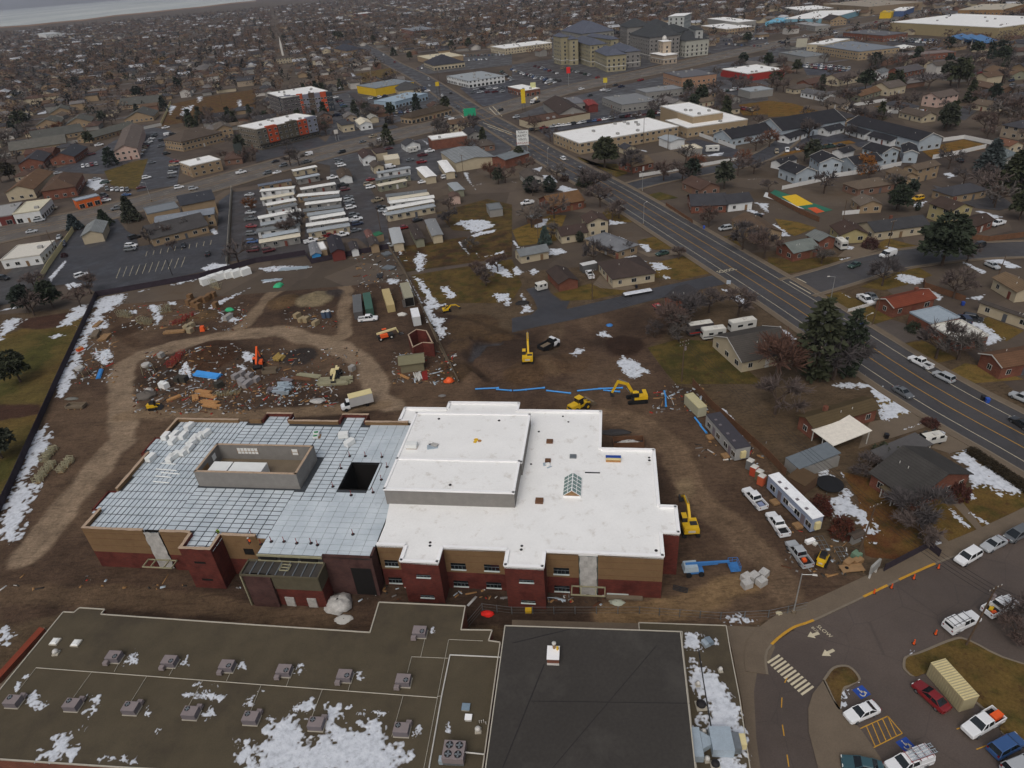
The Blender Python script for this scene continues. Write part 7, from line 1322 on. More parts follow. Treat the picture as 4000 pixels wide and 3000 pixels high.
def sign(c,r,x,y,h,w,hh,lines,col,label,m='pole_metal',two=False,face=None,emit=None):
 p=G((c,r,x,y));o=thing('sign',label,'sign',(p.x,p.y,0),(math.atan2(p.y,p.x)-math.pi/2)if face is None else face)
 for s in((-.35*w,.35*w)if two else(0,)):MB().box(s,0,0,.25,.25,h).build('post',m,o)
 b=MB().box(0,-.05,h,w,.35,hh).build('board','flat',o,color=col)
 for i,(t,sz,mt)in enumerate(lines):text('lettering',t,sz,(0,-.24,h+hh*(1-(i+.5)/len(lines))),(R(90),0,0),mt,parent=b)
 return o
sign(2,0,100,1340,5.2,6.2,7.2,[("Pallett's",1.5,'black_trim'),('CARPET &',1.7,'dark_steel'),('VINYL',1.7,'dark_steel'),('BARGAINS',1.5,'red_steel')],S(214,216,214),'tall white carpet and vinyl sign beside the arterial',two=True)
sign(1,0,1858,1095,6.5,7.5,4.5,[],S(36,150,110),'green billboard on a post at the crossing');sign(1,0,1580,850,9,3,3,[],S(200,170,40),'yellow topped black sign beyond the crossing',m='dark_steel',two=True);sign(2,0,103,960,5,2.8,9,[],S(210,180,40),'tall yellow and black sign at the crossing',m='dark_steel',two=True);sign(2,0,490,740,9,3,4.5,[],S(200,40,40),'red neon sign in the car lot');sign(2,0,185,810,4,4,4,[],S(190,190,140),'pale green sign before the diner',two=True);sign(2,0,805,770,4.5,3,3.4,[],S(200,180,60),'small yellow sign on the cross road');sign(3,0,280,450,4,9,7,[],S(170,166,150),'pale board sign with a dark disc on the avenue',two=True)
sign(3,2,900,1655,1.4,2.6,1.5,[],S(150,150,146),'pale notice board on posts at the site corner',m='trim',two=True,face=R(35));sign(0,0,2085,1390,4,4.5,5.5,[],S(60,66,64),'dark billboard behind the front apartment block',m='dark_steel');sign(1,0,705,1215,4,2.4,2.4,[],S(190,186,180),'small white sign on the cross road',two=True);sign(2,1,1870,800,.3,1.2,1.0,[],S(170,180,190),'small white board sign at the side street mouth',m='trim',two=True)
# -- trees: a trunk with limbs, and a crown of many small pieces
mat('twig',None,.95,.2,.8);mat('needle',None,.9,.35,.5,fine=3)
def farm():
 m,nt,p=new_mat('far_col');p.inputs['Roughness'].default_value=.9;p.inputs['Specular IOR Level'].default_value=.15;nt.links.new(N(nt,'Attribute',attribute_name='Col').outputs['Color'],p.inputs['Base Color'])
farm()
def quads(P,D,W,r):
 n=len(P);a=np.cross(D,r.normal(size=(n,3)));a/=np.linalg.norm(a,axis=1)[:,None]+1e-9;a*=W[:,None]/2
 V=np.stack([P-a,P+a,P+D+a*.4,P+D-a*.4],1).reshape(-1,3);return V,np.arange(4*n).reshape(-1,4)
def bare_mesh(seed,nt=13,wide=.11):
 r=np.random.default_rng(seed);segs=[];tips=[]
 def grow(p,d,L,rad,dep):
  q=p+d*L;segs.append((p,q,rad,rad*.62,dep))
  if dep==3:tips.append((p,q,d));return
  for k in range(4 if dep else 5):
   e=d+r.normal(size=3)*(.62 if dep else .75);e[2]=abs(e[2])*.55+.30;e/=np.linalg.norm(e);grow(p+d*L*r.uniform(.55,1),e,L*r.uniform(.62,.85),rad*.55,dep+1)
 grow(np.zeros(3),np.array([.03,.02,1.0]),2.3,.2,0);mb=MB();P,D,W=[],[],[]
 for p,q,a,b,dep in segs:
  if dep<3:mb.tube(p,q,a,5 if dep<2 else 3,r2=b,cap=False)
  else:P.append(p);D.append(q-p);W.append(.05)
 for p,q,d in tips:
  for k in range(nt):
   e=d+r.normal(size=3)*.55;e/=np.linalg.norm(e);P.append(p+(q-p)*r.uniform(.2,1));D.append(e*r.uniform(.5,1.15));W.append(wide*r.uniform(.6,1.2))
 V,F=quads(np.array(P),np.array(D),np.array(W),r);top=max(V[:,2].max(),1);return mb.mesh('trunk','bark'),np_mesh('crown',V,F,'twig'),top
BARE=[bare_mesh(11),bare_mesh(12),bare_mesh(13,14),bare_mesh(14)]
BFAR=[bare_mesh(21,3,.22),bare_mesh(22,3,.22)]
def clump(n,seed,fn,size):
 r=np.random.default_rng(seed);P=[]
 while len(P)<n:
  u=r.uniform(-1,1,3);u[2]=abs(u[2]);q=fn(u,r)
  if q is not None:P.append(q)
 P=np.array(P);D=P*[1,1,0];D/=np.linalg.norm(D,axis=1)[:,None]+1e-6;D=D*.8+r.normal(size=P.shape)*.45;D[:,2]-=.1;D/=np.linalg.norm(D,axis=1)[:,None]
 s=size*r.uniform(.6,1.3,len(P));return quads(P,D*s[:,None],s*.75,r)
def spruce(u,r):
 z=u[2];R_=(1-z)*.34*(.72+.5*abs(math.sin(z*23+2*math.atan2(u[1],u[0]))))+.015;rad=math.sqrt(r.uniform(.25,1))*R_;a=r.uniform(0,6.283);return np.array([rad*math.cos(a),rad*math.sin(a),.08+.92*z])
LOB=[(.62*r_*math.cos(a),.62*r_*math.sin(a),z,s*.82)for r_,a,z,s in((.0,0,.78,.22),(.22,.4,.6,.24),(.24,2.4,.55,.25),(.25,4.3,.62,.22),(.3,1.4,.36,.22),(.3,3.3,.34,.24),(.28,5.4,.36,.23),(.0,0,.5,.3))]
def pine(u,r):c=LOB[r.integers(len(LOB))];d=r.normal(size=3);d/=np.linalg.norm(d);d[2]=abs(d[2])*.9-.1;return np.array(c[:3])+d*c[3]*r.uniform(.7,1.05)
def column(u,r):z=u[2];R_=.15*(1-(2*z-.85)**2*.75)*(.8+.35*math.sin(9*z+5*u[0]));a=r.uniform(0,6.283);return np.array([R_*math.cos(a),R_*math.sin(a),.04+.95*z])
def ball(u,r):d=r.normal(size=3);d/=np.linalg.norm(d);d[2]=abs(d[2]);k=r.uniform(.72,1)*(.9+.15*math.sin(7*d[0]+9*d[1]));return np.array([d[0]*.5*k,d[1]*.5*k,.9*d[2]*k+.03])
EV={}
for nm,fn,n,sz in(('spruce',spruce,1500,.085),('pine',pine,2200,.075),('column',column,900,.06),('ball',ball,1100,.075),('sprucefar',spruce,260,.16),('pinefar',pine,300,.15)):
 V,F=clump(n,len(nm),fn,sz);EV[nm]=np_mesh('crown',V,F,'needle')
tk=MB().tube((0,0,0),(0,0,.55),.028,6,r2=.012).mesh('trunk','bark');tkb=MB().tube((0,0,0),(0,0,.3),.03,5,r2=.02).mesh('trunk','bark')
GRN=[S(48,56,42),S(56,60,42),S(44,52,44),S(60,64,52)];TWG=[S(86,78,76),S(94,83,79),S(80,75,75),S(92,77,71),S(95,89,85)]
def tree_at(x,y,h,kd,label,grp=None,col=None,w=1.0,far=False):
 OCC.append((x,y,1.2));rz=random.uniform(0,6.28);nm={'bare':'bare_tree','spruce':'spruce_tree','pine':'pine_tree','column':'juniper_tree','ball':'shrub'}[kd]
 o=thing(nm,label,'shrub' if kd=='ball' else 'tree',(x,y,0),rz,grp)
 if kd=='bare':
  t,c,top=random.choice(BFAR if far else BARE);s=h/top;obj('trunk',t,o,scale=(s*w,s*w,s));obj('crown',c,o,scale=(s*w,s*w,s),color=col or random.choice(TWG))
 else:obj('trunk',tkb if kd=='ball' else tk,o,scale=h);obj('crown',EV[kd+('far' if far and kd in('spruce','pine')else '')],o,scale=(h*w,h*w,h),color=col or random.choice(GRN))
 return o
def tree(c,r,x,y,h,kd,label,col=None,w=1.0):p=G((c,r,x,y));k=1.08 if kd=='bare' else 1;return tree_at(p.x,p.y,h*k,kd,label,None,col,w*k,p.length>420)
RUST=S(84,50,36);AMB=S(140,92,44)
for a in((3,1,1500,640,17,'pine','huge dark pine beside the side street',None,1.15),(3,1,395,1610,20,'column','tall dark conifer beside the arterial, left of a slender one',None,1.25),(3,1,670,1590,17,'column','slender dark conifer beside the street lamp',None,.95),(3,1,560,1620,12,'bare','leafless pale tree before the slender conifer'),(3,1,1120,165,10,'pine','round conifer behind the porch house',None,1.1),(3,1,2170,240,11,'pine','conifer at the right edge by the cul-de-sac'),(3,1,985,810,9,'bare','bare tree at the side street corner lawn'),(3,1,1600,920,9,'bare','bare tree behind the rust red roof'),(3,1,1450,1440,9,'bare','bare tree before the white flat roof'),(3,1,1640,1450,8,'bare','bare tree right of the white flat roof'),(3,1,460,620,5.5,'bare','small bare tree before the corner brick house'),(3,1,1720,600,7,'bare','bare tree behind the huge pine'),(3,1,880,480,4,'ball','dark red shrub before the porch house',S(70,46,44),1.3),(3,1,1255,1200,3,'ball','dark green shrub beside the flat roofed brick house',GRN[0],1.3),(3,1,60,1640,12,'bare','large rust bare tree beside the cream gabled house',S(88,64,54),1.0),(3,1,1290,160,3.5,'column','small dark columnar shrub behind the porch house',None,1.5),(2,1,925,230,7.5,'bare','small round bare tree in the arterial verge'),(2,1,760,130,10,'bare','large bare tree beside the orange brick house'),(2,1,1700,300,8,'bare','bare tree across the arterial near the minivan'),(2,1,1990,500,9,'bare','pale bare tree across the arterial'),(2,1,2180,570,9,'bare','bare tree at the arterial before the corner'),(2,1,1350,1230,9,'bare','bare tree left of the dark motor coach'),(2,1,1440,1290,8,'bare','bare tree behind the red boat'),(2,1,1950,1080,9.5,'bare','wide bare tree beside the arterial verge'),(2,1,1500,1130,9,'bare','bare tree over the charcoal garage'),(2,1,1700,1040,8,'bare','bare tree before the snowy verge'),(2,1,1230,1260,5,'bare','small pale bare tree on the mud lot edge'),(2,1,1440,580,4.5,'bare','young bare tree on the amber verge'),(2,1,285,450,6.5,'spruce','blue green spruce beside the long cream outbuilding',S(70,84,80)),(2,1,585,430,4,'column','dark columnar shrub beside the low brown wing',None,2),(2,1,340,400,6,'bare','bare tree on the straw coloured yard'),(2,1,1000,540,5,'bare','bare shrubs beside the grey bungalow'),(2,1,870,560,4,'bare','bare bush under the grey bungalow',None,1.5),
(3,2,440,1120,4.6,'ball','round rust red shrub behind the office trailer, larger one',S(74,38,28),.9),(3,2,630,1300,4.4,'ball','round rust red shrub nearer the leaning pole',S(80,42,30),.9),(3,2,1340,1220,7.5,'bare','bare tree before the dark roofed brick house'),(3,2,1230,1210,6,'bare','bare thicket left of the dark roofed house',None,1.2),(3,2,1640,970,3,'ball','dark red bush at the brick house corner',S(70,40,34),1.4),(3,2,840,800,4,'bare','bare bush behind the dark roofed brick house',None,1.4),(3,2,60,260,9,'bare','bare tree left of the mossy roof'),(3,2,1020,640,3.5,'ball','evergreen bush beside the dark carport',GRN[1],1.6),(3,2,1300,1330,4,'bare','bare hedge thicket at the lawn corner',None,1.6),(3,2,1400,350,1.6,'ball','red brown hedge bush beside the drive',S(72,44,38),2.2),
(0,1,250,1040,10,'pine','dark conifer in the park beside the car park, left one',None,1.05),(0,1,460,1000,10,'pine','dark conifer in the park beside the car park, right one',None,1.05),(0,1,180,1640,10,'pine','round dark conifer on the park lawn'),(0,2,20,640,10,'pine','dark conifer at the left edge of the park'),(0,1,790,880,7.5,'bare','bare tree at the corner of the site fence'),(0,1,1145,250,11,'spruce','tall spruce beside the chapel'),(0,1,655,320,6.5,'spruce','blue spruce behind the small grey hall',S(60,70,72),1.4),(0,1,915,290,7,'spruce','spruce at the right of the small grey hall',None,1.3),(0,1,1300,450,7,'bare','bare tree before the chapel, left one'),(0,1,1430,410,7,'bare','bare tree before the chapel, middle one'),(0,1,1620,360,7,'bare','bare tree before the chapel, right one'),(0,1,300,830,6,'bare','bare bushes beside the cream panel wall',None,1.5),(0,1,560,560,2,'ball','dark red bush by the cream panel wall',S(60,30,34),1.3),(0,1,2180,170,7,'bare','orange brown tree beside the trailer lane',S(112,74,46)),
(2,0,800,1450,15,'pine','huge round conifer beside the arterial',None,1.1),(2,0,1030,1510,11,'bare','bare tree right of the huge round conifer'),(2,0,1310,1560,9,'bare','bare tree beside the side street, left one'),(2,0,1470,1570,9,'bare','bare tree beside the side street, middle one'),(2,0,1570,1510,9,'bare','rusty bare tree beside the side street',S(110,74,58)),(2,0,60,1400,8,'column','dark juniper under the carpet sign',None,2),(2,0,165,1659,7,'column','dark juniper beside the snowy lawn',None,2.6),(2,0,325,1659,7,'column','second dark juniper beside the snowy lawn',None,2.2),(2,0,620,1610,7,'spruce','spruce on the arterial verge',None,1.3),(2,0,455,1560,3,'ball','round dark bush beside the snowy drive',S(66,52,46),1.5),(2,0,700,1659,10,'bare','bare trees on the arterial verge',None,1.3),(2,0,1985,1100,5,'ball','dark bush at the end of the beige wing',GRN[0],1.3),(2,0,1980,1440,8,'bare','rusty bare tree before the pale blue house',S(112,76,58)),(2,0,2030,370,11,'pine','lone dark tree in the lot behind the white tower'),
(3,0,840,770,13,'pine','wide dark conifer beside the brown bungalow'),(3,0,1640,760,19,'pine','very tall dark pine among the right hand houses',None,.85),(3,0,1530,1130,14,'pine','tall dark conifer above the amber lawn',None,.95),(3,0,1910,1470,12,'spruce','blue spruce before the grey green roof',S(66,74,74),1.25),(3,0,2110,1640,14,'spruce','green spruce at the right edge',None,1.4),(3,0,920,580,11,'pine','dark pine behind the split level house'),(3,0,1290,500,9,'pine','dark pine before the brick school'),(3,0,1230,560,7,'pine','smaller dark pine before the brick school'),(3,0,1800,470,10,'pine','dark pine under the blue canopies',None,1.2),(3,0,2020,540,12,'pine','dark pine right of the blue canopies'),(3,0,1560,410,9,'pine','dark pine before the superstore wall',None,1.3),(3,0,2010,430,8,'pine','dark pine beside the superstore'),(3,0,830,1490,9,'ball','amber leaved tree before the town houses',AMB,1.0),(3,0,1380,780,12,'bare','large grey bare tree behind the pink house',S(98,92,92),1.2),(3,0,610,880,8,'bare','bare tree at the playing field corner'),(3,0,120,690,10,'bare','rusty bare tree left of the playing field',S(110,80,66),1.2),(3,0,350,1190,9,'bare','bare tree before the left town houses'),(3,0,10,1270,9,'bare','rusty bare tree at the town house drive',S(112,78,62)),(3,0,1980,1070,11,'bare','bare tree at the right bend, nearer one'),(3,0,1860,1130,10,'bare','bare tree at the right bend, left one'),(3,0,2110,1020,11,'bare','bare tree at the right bend, farther one'),(3,0,1120,1630,5,'pine','dark bush beside the blue roofed house',None,1.4),(3,0,700,1190,7,'bare','young bare tree between town house blocks'),(3,0,60,720,8,'pine','dark evergreen mass beside the playing field',None,1.4),
(0,0,970,1430,10,'spruce','spruce beside the tall gabled apartments',None,1.2),(0,0,90,1560,11,'pine','olive tree behind the brick chapel',S(56,52,36)),(0,0,200,1100,14,'pine','big dark pine in the walled community',None,1.2),(0,0,660,750,11,'column','dark conifer in the left suburb',None,2),(0,0,1195,850,12,'pine','dark pine in the left suburb near the brown field'),(0,0,1540,770,11,'spruce','dark conifer beside the pale green roof',None,1.2),(0,0,960,680,9,'ball','golden brown tree beside the curved street',S(112,84,36)),(0,0,520,1150,9,'bare','rusty tree in the walled community',S(104,64,44)),(1,0,1330,520,10,'pine','dark pine beside the dealership, right one',None,.8),(1,0,1190,480,9,'spruce','dark spruce beside the arterial, far one',None,1.3),(1,0,735,350,14,'pine','tall dark pine beside the far arterial'),(1,0,700,340,13,'pine','second tall dark pine beside the far arterial'),(1,0,1020,380,12,'column','dark column tree right of the far arterial',None,2),(1,0,1840,420,12,'spruce','dark spruce before the far brick homes',None,1.2),(1,0,1690,420,9,'spruce','smaller dark spruce before the far brick homes',None,1.4),(1,0,1150,1070,6,'ball','dark bush before the brown restaurant',S(44,42,40)),(1,0,600,1140,7,'pine','dark pine beside the front apartment block',None,.8),(1,0,300,1430,9,'bare','bare tree in the cross road verge, left one'),(1,0,375,1430,9,'bare','bare tree in the cross road verge, right one'),(1,0,2030,1540,8,'bare','rusty bare tree behind the brick shops',S(104,74,62)),(1,1,1670,300,7,'bare','bare orchard tree beside the snow'),(1,1,1850,530,6,'bare','bare orchard tree on the brown plot'),(1,1,1990,810,7,'bare','bare orchard tree near the snowy grass'),(1,1,2090,690,6,'bare','bare orchard tree in the snow'),(1,1,1910,720,5.5,'bare','bare orchard tree in the middle plot'),(1,1,280,380,7,'bare','bare tree among the mobile homes'),(1,1,380,330,9,'bare','tall pale bare tree among the mobile homes'),(1,0,1560,1090,5,'bare','thin bare tree near the crossing'),(0,1,1500,500,4,'bare','thin young tree in the chapel lawn'),(3,3,2140,370,5,'bare','bare tree at the bottom right kerb'),(3,3,2130,520,3,'bare','bare brush beside the power pole',None,1.8)):tree(*a)
p0,p1=G((3,2,1770,600)),G((3,2,2300,960));hd=thing('hedge','long clipped dark hedge along the arterial','hedge',(p0.x,p0.y,0))
for i in range(14):c=p0.lerp(p1,i/13)-p0;obj('bush',EV['ball'],hd,(c.x,c.y,0),i,scale=(2.6,2.6,1.5),color=S(52,44,30))
# -- snow: thin ragged sheets
def contour(poly,thr,step,zf,seed,rag,V,F):
 xs=[p[0]for p in poly];ys=[p[1]for p in poly];X,Y=np.meshgrid(np.arange(min(xs)-1,max(xs)+1,step),np.arange(min(ys)-1,max(ys)+1,step))
 if X.shape[0]<2 or X.shape[1]<2:return
 d=sdist(X,Y,poly);f=np.clip(d/(rag*.9),-1,1)+2.6*(fbm(X,Y,rag*.8,seed,5)-.5)+1.4*(vn(X,Y,rag*.22,seed+5)-.5)-thr;f=np.where(d<-rag*.5,-1,f);n,m=X.shape
 for i in range(n-1):
  for j in range(m-1):
   c=[(X[i,j],Y[i,j],f[i,j]),(X[i,j+1],Y[i,j+1],f[i,j+1]),(X[i+1,j+1],Y[i+1,j+1],f[i+1,j+1]),(X[i+1,j],Y[i+1,j],f[i+1,j])]
   if max(c[0][2],c[1][2],c[2][2],c[3][2])<=0:continue
   q=[]
   for a,b in zip(c,c[1:]+c[:1]):
    if a[2]>0:q.append((a[0],a[1],min(a[2],.5)))
    if(a[2]>0)!=(b[2]>0):t=a[2]/(a[2]-b[2]);q.append((a[0]+(b[0]-a[0])*t,a[1]+(b[1]-a[1])*t,0))
   k=len(V);F.append(tuple(range(k,k+len(q))));V+=[(x,y,h)for x,y,h in q]
def snow(name,patches,z=None,lift=.03):
 V,F=[],[]
 for i,(c,r,pts,thr,rag)in enumerate(patches):
  poly=[G((c,r,x,y),z or 0)for x,y in pts];d=poly[0].length;contour(poly,thr,max(.16,d/520),None,60+i,rag,V,F)
 A=np.array(V);Z=(Hgt(A[:,0],A[:,1])if z is None else z)+lift+A[:,2]*.09;me=bpy.data.meshes.new(name);me.from_pydata(np.stack([A[:,0],A[:,1],Z],1).tolist(),[],F);me.materials.append(MAT('melting_snow'));k=np.clip(A[:,2]/.3,0,1)[:,None];me.color_attributes.new('Col','FLOAT_COLOR','POINT').data.foreach_set('color',np.concatenate([(1-k)*np.array(S(150,142,134))+k,k*0+1],1).astype(np.float32).ravel());struct(obj(name,me,smooth=True),'stuff')
snow('snow_on_school_roof',[(0,3,[(260,1020),(330,1010),(360,1080),(420,1090),(340,1140),(260,1120)],0,1.2),(0,3,[(770,1040),(850,1030),(870,1130),(790,1210),(740,1170)],0,1.2),(0,3,[(1070,770),(1160,640),(1200,760)],0,.8),(0,3,[(310,1580),(340,1510),(440,1480),(470,1410),(620,1380),(650,1500),(640,1580)],-.1,1.5),(0,3,[(760,1590),(1180,1610),(1160,1570),(930,1555)],.3,1),(0,3,[(1570,1030),(1690,990),(1860,1010),(1950,1040),(1900,1075),(1650,1050)],.2,.8),(0,3,[(1660,950),(1730,905),(1740,955)],0,.5),(0,3,[(1825,940),(1900,930),(1890,970)],.2,.6),(0,3,[(110,1000),(150,920),(200,920),(160,990)],0,.6),(0,3,[(190,890),(235,840),(240,880)],0,.5),(0,3,[(1760,1200),(1820,1140),(1860,1200),(1810,1265)],.1,.9),(0,3,[(1560,780),(1620,690),(1630,780)],.1,.8),(0,3,[(2040,790),(2110,710),(2120,800)],.1,.8),(0,3,[(680,1330),(720,1290),(755,1300),(740,1350)],.2,.7),(0,3,[(1320,1390),(1380,1300),(1420,1310),(1370,1370)],.2,.7),(0,3,[(1245,1200),(1290,1110),(1310,1260)],.2,.6),(0,3,[(2130,1060),(2200,1040),(2190,1140),(2100,1120)],.1,.6),
(0,3,[(2000,1659),(2040,1420),(2200,1400),(2260,1700)],.35,1.3),(1,3,[(0,1720),(20,1480),(100,1330),(250,1220),(400,1230),(400,1400),(480,1440),(630,1400),(620,1120),(650,1075),(700,1120),(710,1250),(860,1270),(960,1350),(1000,1250),(1130,1290),(1140,1420),(1300,1490),(1330,1560),(1300,1720)],-.02,1.6),(1,3,[(300,1150),(400,1100),(490,1050),(510,1150),(380,1170)],0,.7),(1,3,[(740,1150),(840,1115),(800,1150)],0,.4),(1,3,[(870,1190),(940,1160),(940,1200)],0,.5),(1,3,[(1000,1190),(1050,1150),(1140,1180),(1060,1220)],.1,.6),(1,3,[(1360,1390),(1380,1300),(1430,1290),(1430,1380)],0,.7),(1,3,[(340,850),(390,750),(420,850)],.1,.8),(1,3,[(850,870),(900,810),(945,880),(900,900)],0,.7),(1,3,[(1495,490),(1540,430),(1550,485)],0,.5),(1,3,[(1620,1340),(1665,1265),(1680,1360)],0,.5),(1,3,[(90,1230),(120,1190),(170,1240),(140,1260)],0,.6),(0,3,[(2200+20,1000),(2250,980),(2300,1000)],.2,.3)],OZ)
snow('snow_on_annex_roof',[(2,3,[(1480,620),(1480,510),(1560,470),(1650,520),(1620,560),(1640,640)],.05,.9),(2,3,[(1535,880),(1560,720),(1620,740),(1640,800),(1700,790),(1780,900),(1840,990),(1960,1150),(2000,1350),(2030,1560),(1960,1500),(1880,1380),(1700,1350),(1590,1290),(1620,1210),(1700,1200),(1660,1080),(1600,1000)],-.1,1.2),(2,3,[(1740,1659),(1800,1580),(1960,1570),(2040,1700),(1760,1720)],-.1,1.0),(2,3,[(1730,590),(1760,540),(1790,595)],0,.4)],4.2)
